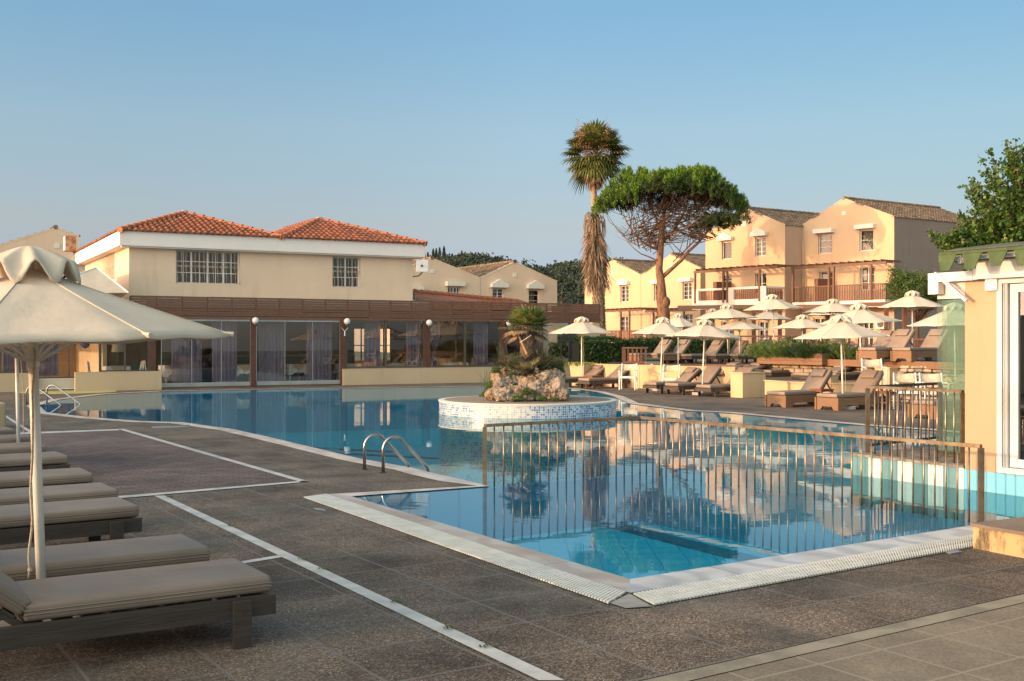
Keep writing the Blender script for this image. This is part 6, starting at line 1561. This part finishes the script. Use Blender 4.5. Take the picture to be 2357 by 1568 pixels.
# crown shape: dome top, hollow below
ccx, ccy, R_x, R_y = qx(1540), PY, qx(1712) - qx(1540) + .15, 3.5
def top_z(u, v):                                     # u,v in the unit disc
    r2 = u * u + v * v; z = qz(402) - 1.0 * r2 ** 1.6; return z - .85 * abs(u) ** 2.6 + .14 * math.sin(7 * u + 3 * v) + .12 * math.sin(5 * v - 4 * u)
tips = []
for k in range(2700):
    r = math.sqrt(rng.rand()); a = rng.uniform(0, 2 * PI); u_, v_ = r * math.cos(a), r * math.sin(a); dz = -abs(rng.normal()) * .32 - rng.rand() * .12 - (.5 * rng.rand() if r > .75 else 0)
    lump = noise.noise(Vector((u_ * 5, v_ * 5, 1.3))) * 1.5
    if noise.noise(Vector((u_ * 6, v_ * 6, 9.3))) < -.22 and rng.rand() < .8: continue
    tips.append((ccx + u_ * R_x, ccy + v_ * R_y, top_z(u_, v_) + dz + .35 * lump, r, dz))
tips = [t for t in tips if not (t[4] < -.9)]
Q = []; Qi = []
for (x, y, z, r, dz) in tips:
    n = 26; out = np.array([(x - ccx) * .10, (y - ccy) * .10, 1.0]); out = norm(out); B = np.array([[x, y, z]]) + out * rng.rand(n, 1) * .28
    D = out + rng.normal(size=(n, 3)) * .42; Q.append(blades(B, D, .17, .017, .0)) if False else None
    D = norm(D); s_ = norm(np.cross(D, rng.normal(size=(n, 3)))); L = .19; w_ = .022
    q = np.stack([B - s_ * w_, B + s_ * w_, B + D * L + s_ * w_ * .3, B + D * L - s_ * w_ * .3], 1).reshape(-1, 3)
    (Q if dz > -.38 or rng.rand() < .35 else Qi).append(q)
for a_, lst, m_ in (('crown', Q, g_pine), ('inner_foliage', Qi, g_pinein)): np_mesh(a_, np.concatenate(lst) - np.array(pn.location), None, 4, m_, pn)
Qd2 = []
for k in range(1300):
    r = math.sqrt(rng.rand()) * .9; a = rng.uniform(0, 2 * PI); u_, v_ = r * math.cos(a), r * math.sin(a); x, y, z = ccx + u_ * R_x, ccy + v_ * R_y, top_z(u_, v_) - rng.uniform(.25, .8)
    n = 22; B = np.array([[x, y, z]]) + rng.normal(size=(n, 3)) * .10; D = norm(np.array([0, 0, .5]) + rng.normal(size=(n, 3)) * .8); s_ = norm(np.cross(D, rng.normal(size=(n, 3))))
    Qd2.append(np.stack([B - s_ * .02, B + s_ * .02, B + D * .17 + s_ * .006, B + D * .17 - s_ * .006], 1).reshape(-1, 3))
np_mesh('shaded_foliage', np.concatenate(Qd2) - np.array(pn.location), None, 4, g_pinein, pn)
# droopy lower right mass
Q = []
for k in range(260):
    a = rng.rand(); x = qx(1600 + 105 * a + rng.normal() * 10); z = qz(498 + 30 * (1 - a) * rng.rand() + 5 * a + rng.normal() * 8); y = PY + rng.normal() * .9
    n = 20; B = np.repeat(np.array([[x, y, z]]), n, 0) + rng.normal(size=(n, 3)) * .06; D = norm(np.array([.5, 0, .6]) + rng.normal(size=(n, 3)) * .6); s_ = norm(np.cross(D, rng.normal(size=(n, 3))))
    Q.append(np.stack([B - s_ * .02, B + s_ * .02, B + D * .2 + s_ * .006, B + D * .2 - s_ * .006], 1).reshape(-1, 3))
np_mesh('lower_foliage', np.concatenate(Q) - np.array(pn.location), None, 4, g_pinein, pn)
def limb(p, q, r0, r1, bend, n=6):
    p, q = Vector(p), Vector(q); pts = []
    for i in range(n + 1):
        f = i / n; pts.append(p.lerp(q, f) + Vector(bend) * math.sin(PI * f) + Vector((random.uniform(-.05, .05), random.uniform(-.05, .05), random.uniform(-.05, .05))) * (0 < i < n))
    return pts, [r0 + (r1 - r0) * i / n for i in range(n + 1)]
limbs = [((1508, 641), (1640, 520), .13, .05, (.15, 0, .05)), ((1521, 570), (1468, 520), .11, .05, (-.1, 0, -.1)), ((1521, 560), (1590, 450), .10, .04, (.25, 0, -.15)), ((1519, 575), (1430, 500), .09, .03, (-.2, 0, -.35)), ((1524, 540), (1500, 440), .08, .04, (-.1, 0, 0)),
         ((1640, 520), (1690, 490), .05, .02, (0, 0, .1)), ((1600, 557), (1650, 545), .04, .012, (0, 0, -.1)), ((1526, 600), (1430, 545), .05, .012, (-.1, 0, -.35)), ((1523, 545), (1630, 470), .06, .02, (.3, 0, -.3))]
for i, (a, b, r0, r1, bd_) in enumerate(limbs):
    mb = MB(); dy = [0.2, -.8, .6, -1.2, 1.2, .2, 0, -.9, -1.1][i]; st = (0.2 if i in (5, 6) else 0)
    pts, rr = limb((qx(a[0]) + (.35 if i == 0 else 0), PY + st, qz(a[1])), (qx(b[0]), PY + dy, qz(b[1])), r0, r1, bd_); mb.tube(pts, rr, 8); mb.build('limb', m_bark, pn, smooth=True)
mb = MB()                                            # many thin bare twigs under the crown
for k in range(170):
    li = limbs[k % len(limbs)]; f = rng.uniform(.25, 1); a0 = Vector((qx(li[0][0] + (li[1][0] - li[0][0]) * f), PY + rng.normal() * .4, qz(li[0][1] + (li[1][1] - li[0][1]) * f)))
    r = .35 + .6 * rng.rand(); an = rng.uniform(0, 2 * PI); e = Vector((ccx + R_x * r * math.cos(an), ccy + R_y * r * math.sin(an), 0)); e.z = top_z(r * math.cos(an), r * math.sin(an)) - .5 - .3 * rng.rand()
    if (e - a0).length > 5: e = a0.lerp(e, 5 / (e - a0).length)
    pts, rr = limb(a0, e, .028, .008, (0, 0, -.35 * rng.rand() - .15), 5); mb.tube(pts, rr, 4)
for k in range(60):
    sx = -1 if k % 2 else 1; a0 = Vector((qx(1521 + sx * 8), PY, qz(560 - rng.rand() * 35))); e = Vector((qx(1521 + sx * rng.uniform(40, 110)), PY + rng.normal() * 1.5, qz(540 + rng.rand() * 28 - 25)))
    pts, rr = limb(a0, e, .016, .004, (0, 0, -.3), 5); mb.tube(pts, rr, 4)
mb.build('twigs', m_branch, pn)

# ---------------------------------------------------------------- broadleaf tree at the right edge
JY = 40.0; jx = lambda x: (x - CX) / F * JY; jz = lambda y: H - (y - CY) / F * JY
jt = thing('leafy_tree', 'leafy round leaved tree rising behind the green scalloped roof', 'tree', (jx(2400), JY, 0))
boughs = [((2400, 620), (2345, 335)), ((2390, 560), (2290, 350)), ((2380, 600), (2262, 400)), ((2380, 590), (2255, 430)), ((2380, 600), (2245, 480)), ((2380, 620), (2240, 500)), ((2380, 620), (2165, 545)), ((2360, 610), (2190, 555)), ((2380, 610), (2215, 530)),
          ((2420, 600), (2400, 330)), ((2430, 620), (2470, 350)), ((2440, 640), (2540, 430)), ((2400, 620), (2310, 500)), ((2400, 600), (2330, 440)), ((2380, 600), (2300, 560)), ((2370, 620), (2230, 570)), ((2390, 600), (2350, 400)), ((2390, 640), (2280, 520)), ((2390, 640), (2330, 560)), ((2380, 640), (2180, 578))]
mb = MB(); mb.tube([(jx(2400), JY, 0), (jx(2405), JY, 1.8), (jx(2395), JY, 3.2), (jx(2400), JY, 5.5)], [.22, .18, .14, .05], 10); mb.build('trunk', m_branch, jt, smooth=True)
mb = MB(); C = []; Dd = []
for i, (a, b) in enumerate(boughs):
    for rep in range(6):
        dy = rng.uniform(-1.5, 1.5); p = Vector((jx(a[0]), JY, jz(a[1]))); q = Vector((jx(b[0] + (rng.normal() * 9 if rep else 0)), JY + dy, jz(b[1] + (rng.normal() * 9 if rep else 0))))
        pts, rr = limb(p, q, .045, .008, (0, 0, -.25), 7); mb.tube(pts, rr, 5)
        for k in range(120):
            f = rng.uniform(.18, 1.0) ** .8; jj = min(6, int(f * 7)); c = pts[jj].lerp(pts[jj + 1], f * 7 - jj); C.append(np.array(c) + rng.normal(size=3) * (.17 - .10 * f)); Dd.append(np.array((q - p).normalized()) + np.array([0, 0, -.5]))
        for sb in range(5):
            f = rng.uniform(.35, .95); jj = min(6, int(f * 7)); c = pts[jj]; e = c + Vector(rng.normal(size=3) * .34)
            for k in range(16): C.append(np.array(c.lerp(e, k / 16)) + rng.normal(size=3) * .05); Dd.append(np.array((e - c).normalized()))
mb.build('boughs', m_branch, jt); np_mesh('crown', leaves(np.array(C), .14, np.array(Dd) * .8, aspect=.95, fold=.12) - np.array(jt.location), None, 4, g_tree, jt)

# ---------------------------------------------------------------- juniper by the grey side wall
def clumps(C, n, spread, size, m, parent, name='foliage', up=.4, aspect=.3):
    P = np.repeat(np.array(C), n, 0) + rng.normal(size=(len(C) * n, 3)) * np.array(spread); return np_mesh(name, leaves(P, size, np.array([0, 0, up]), aspect=aspect) - np.array(parent.location), None, 4, m, parent)
JU = 54.0; ux = lambda x: (x - CX) / F * JU; uz = lambda y: H - (y - CY) / F * JU
ju = thing('juniper_tree', 'bushy green juniper in front of the grey shaded side wall', 'tree', (ux(2110), JU, 1))
C = []
for k in range(330):
    x = rng.uniform(2052, 2175); lo = 690 if x > 2085 else 650; y = rng.uniform(632 if 2060 < x < 2100 else 640, 698); 
    if x < 2062 and y > 665: continue
    C.append((ux(x), JU + rng.normal() * .5, uz(y)))
C += [(ux(2050 + k * 3), JU, uz(622 + k * 2)) for k in range(8)]
clumps(C, 60, (.15, .13, .15), .12, g_jun, ju, 'crown', .3)
mb = MB()
for c in C[::9]: pts, rr = limb((ux(2110), JU, 2.6), c, .05, .01, (0, 0, -.1), 4); mb.tube(pts, rr, 5)
mb.tube([(ux(2110), JU, 1), (ux(2112), JU, 2.6)], [.14, .08], 8); mb.build('trunk', m_branch, ju)

# ---------------------------------------------------------------- hedge
def hedge(label, a, b, z0, z1, th, n, m=g_hedge, size=.075):
    t = thing('hedge', label, 'hedge', ((a.x + b.x) / 2, (a.y + b.y) / 2, z0)); d = (b - a); L = d.length; d.normalize(); nn = Vector((d.y, -d.x, 0)); nn = nn if nn.y < 0 else -nn
    u_ = rng.rand(n); side = rng.rand(n) < .72; v_ = np.where(side, rng.normal(size=n) * .05, rng.rand(n) * th); w_ = np.where(side, rng.rand(n), 1 + rng.normal(size=n) * .025)
    bumpy = .07 * np.sin(u_ * L * 1.7) + .05 * np.sin(u_ * L * 4.1 + 1) + .05 * rng.normal(size=n)
    P = np.array(a) + np.outer(u_ * L, np.array(d)) - np.outer(v_ + np.where(side, -bumpy, 0), np.array(nn)); P[:, 2] = z0 + w_ * (z1 - z0) + np.where(side, 0, bumpy)
    np_mesh('foliage', leaves(P, size, aspect=.6) - np.array(t.location), None, 4, m, t)
    mb = MB(); mb.par(a - nn * .10 + ZZ * z0, b - a, -nn * (th - .2), ZZ * (z1 - z0 - .12)); mb.build('dark_core', mat('hedge_inside', (.015, .02, .01), rough=1), t); return t  # solid near-black core filling the hedge behind its leaves
hedge('clipped dark green hedge behind the first parasol and upper deck', PX(1336, 46.2), PX(1705, 50), .3, 1.72, .8, 34000)
hedge('low green bushes behind the restaurant windows', PX(1020, 62), PX(1330, 62), 0, 1.5, .8, 7000, size=.12)

# ---------------------------------------------------------------- island: rocks, fan palm, plants
m_rock = mat('weathered_limestone', (.42, .33, .25), (.20, .165, .135), sc=3.2, rough=.95, bmp=1.0, bs=9, bd=.05, lo=.38, hi=.62)
m_rock2 = mat('ochre_limestone', (.50, .33, .20), (.28, .19, .12), sc=3.5, rough=.95, bmp=1.0, bs=9, bd=.05, lo=.38, hi=.62)
def rock_mesh(seed, m):
    bm = bmesh.new(); bmesh.ops.create_icosphere(bm, subdivisions=4, radius=1.0)
    for v in bm.verts:
        p = v.co.normalized(); o = Vector((seed * 7.3, seed * 3.1, seed))
        f = 1 + .42 * noise.noise(p * 1.3 + o) + .22 * noise.noise(p * 3.1 + o); pit = noise.noise(p * 7.5 + o); f += -.13 * max(0, pit - .05) * 2.2 + .05 * noise.noise(p * 14 + o)
        v.co = p * f
        for ax_ in (Vector((.7, -.6, .4)), Vector((-.8, -.4, .45)), Vector((.1, -.95, -.3))):
            ax2 = (ax_ + Vector((noise.noise(o), noise.noise(o * 2), 0))).normalized(); dd = v.co.dot(ax2) - .82
            if dd > 0: v.co -= ax2 * dd * .75
    me = bpy.data.meshes.new('rock'); bm.to_mesh(me); bm.free(); me.materials.append(m); return me
rocks = [rock_mesh(i + 1, m_rock if i % 3 else m_rock2) for i in range(9)]
IX, IY = (1210 - CX) / F * 26.2, 26.2
# rows of the visible pile, px centre and size (w,h)
pile = [(1134, 907, 30, 22), (1153, 893, 40, 30), (1163, 911, 46, 30), (1190, 905, 36, 26), (1215, 912, 34, 22), (1236, 898, 44, 36), (1262, 905, 34, 30), (1283, 898, 42, 40), (1298, 908, 22, 24),
        (1148, 876, 34, 26), (1172, 884, 30, 22), (1193, 880, 40, 26), (1218, 884, 52, 30), (1252, 880, 44, 38), (1280, 872, 44, 34), (1160, 865, 40, 24), (1186, 866, 26, 22), (1204, 862, 28, 20), (1225, 868, 30, 22), (1246, 866, 26, 18), (1145, 868, 24, 22), (1278, 884, 34, 26), (1205, 893, 30, 22), (1176, 898, 28, 20)]
for k, (px, py, w_, h_) in enumerate(pile):
    row = (912 - py) / 50; Y = 25.25 + row * .75 + rng.uniform(-.06, .06); z = H - (py - CY) / F * Y
    o = bpy.data.objects.new('rock', rocks[k % 9]); COL.objects.link(o); o.location = ((px - CX) / F * Y, Y, max(z, .34))
    s_ = Y / F / 2 * 1.12; o.scale = (w_ * s_, .5 * (w_ + h_) * s_, h_ * s_ * 1.1); o.rotation_euler = (rng.uniform(-.3, .3), rng.uniform(-.3, .3), rng.uniform(0, 6))
    tag(o, 'pitted limestone rock heaped round the small palm on the pool island', 'rock', 'rocks heaped on the island')
for k in range(22):
    a = rng.uniform(-.2, PI + .2); r = rng.uniform(.55, .95); o = bpy.data.objects.new('rock', rocks[k % 9]); COL.objects.link(o)
    lv = k % 2; o.location = (IX + .05 + r * math.cos(a) * (1 - .25 * lv), IY + .1 + r * .9 * math.sin(a) * (1 - .25 * lv), .40 + .28 * lv); q = rng.uniform(.17, .25); o.scale = (q, q, q * .85); o.rotation_euler = (rng.rand(), rng.rand(), rng.rand() * 6)
    tag(o, 'pitted limestone rock heaped round the small palm on the pool island', 'rock', 'rocks heaped on the island')
mb = MB(); mb.lathe([(.95, .31), (.86, .6), (.62, .80), (.3, .88), (.01, .9)], 24, (IX, IY + .05, 0)); tag(mb.build('soil_mound', mat('dark_soil', (.05, .035, .02), (.03, .022, .015), sc=9, rough=1)), 'dark soil filling the middle of the rock heap', 'soil')
ip = thing('dwarf_palm', 'small fan palm with rough trunk and dry lower fronds on the pool island', 'palm tree', (IX, IY, .85))
YZ = 26.2; ix = lambda x: (x - CX) / F * YZ; iz = lambda y: H - (y - CY) / F * YZ
mb = MB(); mb.tube([(ix(1216), YZ, .80), (ix(1215), YZ, iz(812)), (ix(1212), YZ, iz(790)), (ix(1214), YZ, iz(768)), (ix(1215), YZ, iz(752))], [.15, .15, .14, .17, .13], 12); mb.build('trunk', m_ptrunk, ip, smooth=True)
mb = MB()
for k in range(230):
    f = k / 230; z = iz(838) + (iz(745) - iz(838)) * f; a = k * 2.4; o = Vector((math.cos(a), math.sin(a), 0)); s_ = Vector((-o.y, o.x, 0)); c = Vector((ix(1215), YZ, z)) + o * (.13 + .03 * (f > .5))
    h_ = random.uniform(.05, .09); mb.prism([c - s_ * .03 - ZZ * .03, c + s_ * .03 - ZZ * .03, c + s_ * .010 + o * .05 + ZZ * h_, c - s_ * .010 + o * .05 + ZZ * h_], o * .012)
mb.build('leaf_bases', m_boot, ip)
Q = []; Qd = []; mb = MB(); hub = (ix(1214), YZ, iz(756))
for k in range(34):
    f = k / 34; el = 1.25 - 1.25 * f + rng.uniform(-.1, .1); a = k * 2.39996; d = (math.cos(a) * math.cos(el), math.sin(a) * math.cos(el), math.sin(el))
    p, q = fan_leaf(hub, d, rng.uniform(.24, .38), rng.uniform(.34, .44), 14, 3.0, .10 + .2 * f, .13, fold=.10); mb.tube(p, [.010, .007, .005], 4); Q += q
    if f > .55: Qd += q[len(q) // 2:][:0]
for k in range(26):
    if 4.1 < ((k * 2.39996 + 1) % (2 * PI)) < 5.3 and k > 6: continue
    f = k / 26; el = .10 - .75 * f + rng.uniform(-.15, .15); a = k * 2.39996 + 1; d = (math.cos(a) * math.cos(el), math.sin(a) * math.cos(el), math.sin(el))
    p, q = fan_leaf(hub, d, rng.uniform(.20, .34), rng.uniform(.28, .38), 16, 1.7, .35, .09, fold=.1); mb.tube(p, [.010, .007, .005], 4); Qd += q
mb.build('stalks', m_branch, ip); np_mesh('crown', np.array(Q) - np.array(ip.location), None, 4, leafmat('dwarf_palm_green', [(.10, .15, .03), (.16, .21, .045), (.07, .11, .03), (.30, .24, .10)], .5, .25), ip)
np_mesh('dry_fronds', np.array(Qd) - np.array(ip.location), None, 4, leafmat('dry_frond', [(.36, .25, .16), (.44, .32, .21), (.22, .15, .09)], .8, .2), ip)
m_mixed = leafmat('spiky_fans', [(.05, .08, .025), (.085, .12, .03), (.24, .18, .10), (.04, .06, .02), (.28, .21, .13), (.06, .09, .03)], .6, .25)
for nm, px, py, Yc, n_f, R_, lb in (('fan_palm_shrub', 1180, 850, 26.0, 20, .42, 'spiky fan palm clump on the left of the island palm trunk'), ('fan_palm_shrub', 1216, 862, 25.7, 18, .36, 'spiky fan palm clump in front of the island palm trunk'), ('fan_palm_shrub', 1252, 848, 26.1, 22, .44, 'spiky fan palm clump on the right of the island palm trunk'), ('fan_palm_shrub', 1275, 855, 26.6, 14, .36, 'darker fan palm clump at the right back of the rock heap')):
    c = np.array([(px - CX) / F * Yc, Yc, H - (py - CY) / F * Yc - .05]); t = thing(nm, lb, 'palm shrub', Vector(c), group='fan palm clumps on the island'); Q = []; mb = MB()
    for k in range(n_f):
        el = rng.uniform(-.05, 1.2); a = rng.uniform(0, 2 * PI); d = (math.cos(a) * math.cos(el), math.sin(a) * math.cos(el), math.sin(el)); p, q = fan_leaf(c + rng.normal(size=3) * .05, d, rng.uniform(.12, .32), R_ * 1.1 * rng.uniform(.7, 1), 15, 2.0, .1, .06, fold=.25); mb.tube(p, [.007, .005, .004], 4); Q += q
    mb.build('stalks', m_branch, t); np_mesh('fronds', np.array(Q) - c, None, 4, m_mixed, t)
def plant(name, label, px, py, Y, w_, h_, n, m, size=.05, aspect=.4, up=.6, group=None, cat='plant', z=None):
    c = Vector(((px - CX) / F * Y, Y, H - (py - CY) / F * Y if z is None else z)); t = thing(name, label, cat, c, group=group)
    P = norm(rng.normal(size=(n, 3))) * (rng.rand(n, 1) ** .4) * np.array([w_, w_ * .8, h_]); P[:, 2] = abs(P[:, 2])
    np_mesh('foliage', leaves(P, size, np.array([0, 0, up]), aspect=aspect), None, 4, m, t)
    mb = MB()
    for k in range(8): q = Vector(P[rng.randint(n)] * .8); mb.tube([c, c + q * .5, c + q], [.006, .005, .002], 4)
    mb.build('stems', m_branch, t); return t
for px, py, Y, w_, h_, lb in ((1118, 913, 25.6, .16, .12, 'low green cushion plant at the left foot of the rock heap'), (1130, 895, 25.7, .15, .22, 'green trailing plant climbing the left side of the rocks'), (1193, 921, 24.95, .17, .13, 'large green cushion plant before the rocks in the middle'), (1210, 908, 25.1, .09, .16, 'small upright green plant between the front rocks'),
                              (1247, 920, 25.0, .14, .09, 'green cushion plant before the rocks right of the middle'), (1276, 921, 25.05, .12, .06, 'flat green plant before the right rocks'), (1301, 918, 25.3, .10, .11, 'green tuft at the right foot of the rock heap'), (1226, 905, 25.1, .07, .09, 'tiny green plant in a gap of the right front rocks'),
                              (1142, 858, 25.9, .14, .16, 'bushy green plant on top of the rocks at the left'), (1178, 863, 25.6, .09, .07, 'small green plant on the rocks below the palm clumps'), (1290, 862, 26.2, .12, .2, 'dark green plant at the upper right of the rock heap')):
    plant('cushion_plant', lb, px, py, Y, w_, h_, 700, g_grassy, .035, .4, group='small plants among the island rocks')
t = thing('wispy_plant', 'tall thin wispy stems at the left of the rock heap', 'plant', (ix(1128), 26, .5)); mb = MB()
for k in range(26):
    x = ix(1122 + rng.normal() * 7); h_ = rng.uniform(.3, .65); mb.tube([(x, 26, .45), (x + rng.normal() * .03, 26, .45 + h_ * .5), (x + rng.normal() * .08, 26, .45 + h_)], [.005, .004, .002], 4)
    if k > 16: x = ix(1160 + rng.normal() * 8); mb.tube([(x, 26.2, 1.0), (x - .05, 26.2, 1.3), (x - .1 - rng.rand() * .08, 26.2, 1.5 + .2 * rng.rand())], [.005, .004, .002], 4)
mb.build('stems', mat('wispy_green', (.07, .10, .05), rough=.8), t)
t = thing('floodlight', 'yellow floodlight on a wooden stake tied to the island palm', 'lamp', (ix(1200), 25.95, 1)); mb = MB(); mb.tube([(ix(1213), 25.98, iz(815)), (ix(1190), 25.98, iz(765))], .028, 8); mb.build('stake', mat('bare_wood', (.42, .25, .12), rough=.7), t)
mb = MB(); mb.rbox((ix(1181), 25.95, iz(768)), (.13, .10, .10), .01, 1, ry=.5); mb.build('lamp_head', mat('ochre_plastic', (.50, .28, .03), rough=.5), t); mb = MB(); mb.tube([(ix(1196), 25.9, iz(789)), (ix(1222), 25.85, iz(772))], .008, 5); mb.build('tie', m_white, t)

# ---------------------------------------------------------------- flower box plants, succulents
def tuft(label, p, n, L, w_, spread, m, m2=None, name='rosemary_bush', group=None, fl=0, flm=None):
    t = thing(name, label, 'bush', p, group=group); B = rng.normal(size=(n, 3)) * np.array([spread, spread * .6, .02]); B[:, 2] = 0; D = B * 1.8 + rng.normal(size=(n, 3)) * .42; D[:, 2] = 1
    L = L * 1.2; LL = L * (.3 + .7 * rng.rand(n)); Q = [blades(B, D, LL, w_, .05)]
    tips_ = B + norm(D) * (LL * rng.rand(n))[:, None]; Q.append(leaves(np.repeat(tips_, 8, 0) + rng.normal(size=(n * 8, 3)) * .035, .06, D.repeat(8, 0), aspect=.3, jitter=.8))
    np_mesh('foliage', np.concatenate(Q), None, 4, m, t)
    if fl:
        P = B[:fl] + norm(D[:fl]) * (LL[:fl] * 1.25)[:, None]; P = np.repeat(P, 14, 0) + rng.normal(size=(len(P) * 14, 3)) * .028; np_mesh('flowers', leaves(P, .035, aspect=.7), None, 4, flm, t)
    return t
m_pink = leafmat('pink_flowers', [(.42, .16, .30), (.50, .25, .38)], .6, .3); m_viol = leafmat('violet_flowers', [(.20, .12, .38), (.28, .18, .48)], .6, .3); m_rosef = leafmat('rose_flowers', [(.55, .12, .16), (.6, .32, .2)], .6, .3)
zfb = H - (815 - CY) / F * 36.5
for f, L, sp, mm, lb, fl, flm in ((.10, .55, .20, g_rose, 'bright rosemary bush at the left end of the brown flower box', 0, None), (.30, .60, .20, g_grassy, 'green bush with pink flower heads in the brown flower box', 26, m_pink), (.52, .62, .22, g_rose, 'yellow green rosemary bush in the middle of the brown flower box', 0, None), (.70, .5, .2, g_hedge, 'dark rose bush in the brown flower box', 10, m_rosef), (.90, .5, .2, g_hedge, 'dark rose bush at the right end of the brown flower box', 10, m_rosef)):
    p = FBa.lerp(FBb, f) + Vector((0, .28, 0)); p.z = zfb - .1; tuft(lb, p, 420, L, .018, sp, mm, fl=fl, flm=flm, group='bushes in the flower boxes')
for f, L, sp, mm, lb, fl, flm in ((.12, .5, .18, g_hedge, 'dark grassy bush at the left of the dark flower box', 0, None), (.5, .68, .25, g_grassy, 'tall green rosemary bush behind the largest right parasol pole', 0, None), (.9, .4, .2, g_grassy, 'grassy clump with violet flower heads beside the upper block loungers', 22, m_viol)):
    p = FB2a.lerp(FB2b, f) + Vector((0, .28, 0)); p.z = zfb - .12; tuft(lb, p, 420, L, .018, sp, mm, fl=fl, flm=flm, group='bushes in the flower boxes')
p = PX(2060, 36.5); p.z = DZR; tuft('green grassy clump with violet agapanthus heads behind the upper block loungers', p, 260, .5, .02, .2, g_grassy, fl=26, flm=m_viol, group='bushes in the flower boxes')
t = thing('succulents', 'small yellow green succulents with red flowers in the tapered yellow planter', 'plant', PX(1340, 41.8) + ZZ * .75); n = 260
B = rng.normal(size=(n, 3)) * np.array([.28, .2, 0]); D = rng.normal(size=(n, 3)) * .35; D[:, 2] = 1; np_mesh('leaves', blades(B, D, .16, .035, 0), None, 4, leafmat('succulent_green', [(.20, .26, .04), (.30, .30, .05), (.12, .2, .03)], .4, .2), t)
for px, Y, lb in ((1480, 46, 'low bush at the foot of the hedge near the deck railing'),): plant('green_bush', lb, px, 0, Y, .4, .4, 900, g_hedge, .07, .6, z=.5)
plant('green_bush', 'green bush behind the timber fence above the flower box', 1825, 0, 52, .9, .7, 2500, g_hedge, .09, .6, z=1.2)
plant('green_bush', 'dark green bush between parasol canopies before the dark balcony house', 1870, 0, 53, .7, .6, 2000, g_hedge, .09, .6, z=1.2)

# ---------------------------------------------------------------- wooded hill
ridge = [(700, 660), (800, 640), (940, 628), (1000, 612), (1060, 600), (1120, 603), (1160, 614), (1200, 620), (1240, 633), (1262, 633), (1290, 622), (1345, 616), (1420, 612), (1520, 630), (1620, 650), (1800, 690), (2000, 740)]
def ridge_y(px):
    for (a, ya), (b, yb) in zip(ridge[:-1], ridge[1:]):
        if a <= px <= b: return ya + (yb - ya) * (px - a) / (b - a)
    return 784
HY = 300.0; mb = MB(); nx, ny = 80, 14; vs = []
for j in range(ny + 1):
    for i in range(nx + 1):
        px = 700 + 1300 * i / nx; f = j / ny; Y = 170 + (HY - 170) * f; hz_ = (CY - ridge_y(px) - 12) / F * HY * (math.sin(f * PI / 2) ** 1.2); vs.append(((px - CX) / F * Y, Y, .5 + hz_ + 1.5 * noise.noise(Vector((px * .02, Y * .05, 0)))))
mb.add(vs, [(j * (nx + 1) + i, j * (nx + 1) + i + 1, (j + 1) * (nx + 1) + i + 1, (j + 1) * (nx + 1) + i) for j in range(ny) for i in range(nx)])
struct(mb.build('hill', mat('hill_scrub', (.03, .045, .02), (.05, .055, .03), sc=.1, rough=1)))
Q = []
for k in range(760):
    px = rng.uniform(900, 1640); f = rng.rand() ** .8; Y = 170 + (HY - 170) * f; zt_ = (CY - ridge_y(px) - 12) / F * HY * (math.sin(f * PI / 2) ** 1.2); R_ = rng.uniform(1.8, 3.6) * (Y / 300) ** .5
    n = 420; P = norm(rng.normal(size=(n, 3))) * (.72 + .28 * rng.rand(n, 1)); P[:, 2] = P[:, 2] * .85; lob = 1 + .28 * np.sin(P[:, 0:1] * 5 + k) * np.sin(P[:, 1:2] * 4 + k * 2) + .2 * np.sin(P[:, 2:3] * 7 + k); P = P * lob * R_ + np.array([(px - CX) / F * Y, Y, .5 + zt_ + R_ * .35])
    Q.append(leaves(P, .75 * (Y / 300), aspect=.8))
tag(np_mesh('hillside_wood', np.concatenate(Q), None, 4, g_hill), 'dark wooded hillside far behind the houses', 'woodland', kind='stuff')
for i, (px, yt, yb, lb) in enumerate(((962, 591, 625, 'leftmost dark cypress beside the white fascia corner'), (976, 578, 625, 'second cypress from the left on the ridge'), (985, 582, 625, 'thin cypress third from the left on the ridge'), (997, 574, 625, 'cypress in the middle of the ridge group'), (1004, 573, 625, 'cypress touching the middle one on the right'), (1012, 571, 625, 'cypress second from the right in the ridge group'), (1022, 568, 625, 'tallest cypress at the right end of the ridge group'), (1063, 578, 628, 'single brownish cypress on the slope above the house'), (1293, 677, 700, 'tiny pale cypress low on the slope right of the houses'))):
    Y = 285 if i < 8 else 190; h_ = (yb - yt) / F * Y; r_ = h_ * .105; c = Vector(((px - CX) / F * Y, Y, H - (yb - CY) / F * Y)); t = thing('cypress', lb, 'tree', c, group='cypresses on the hill')
    n = 1300; f = rng.rand(n); a = rng.rand(n) * 2 * PI; rr = r_ * np.sin(np.clip(f * .93 + .07, 0, 1) * PI) ** .6 * (.6 + .4 * rng.rand(n)) * (1 - .35 * f); P = np.stack([rr * np.cos(a), rr * np.sin(a), f * h_], 1)
    np_mesh('crown', leaves(P, .55 if i < 8 else .3, np.array([0, 0, 2.5]), aspect=.35), None, 4, g_hill if i < 7 else leafmat('brown_cypress', [(.10, .075, .045), (.07, .06, .035)], .8, .1), t)
    mb = MB(); mb.tube([c, c + ZZ * h_ * .5], [.25, .1], 6); mb.build('trunk', m_branch, t)
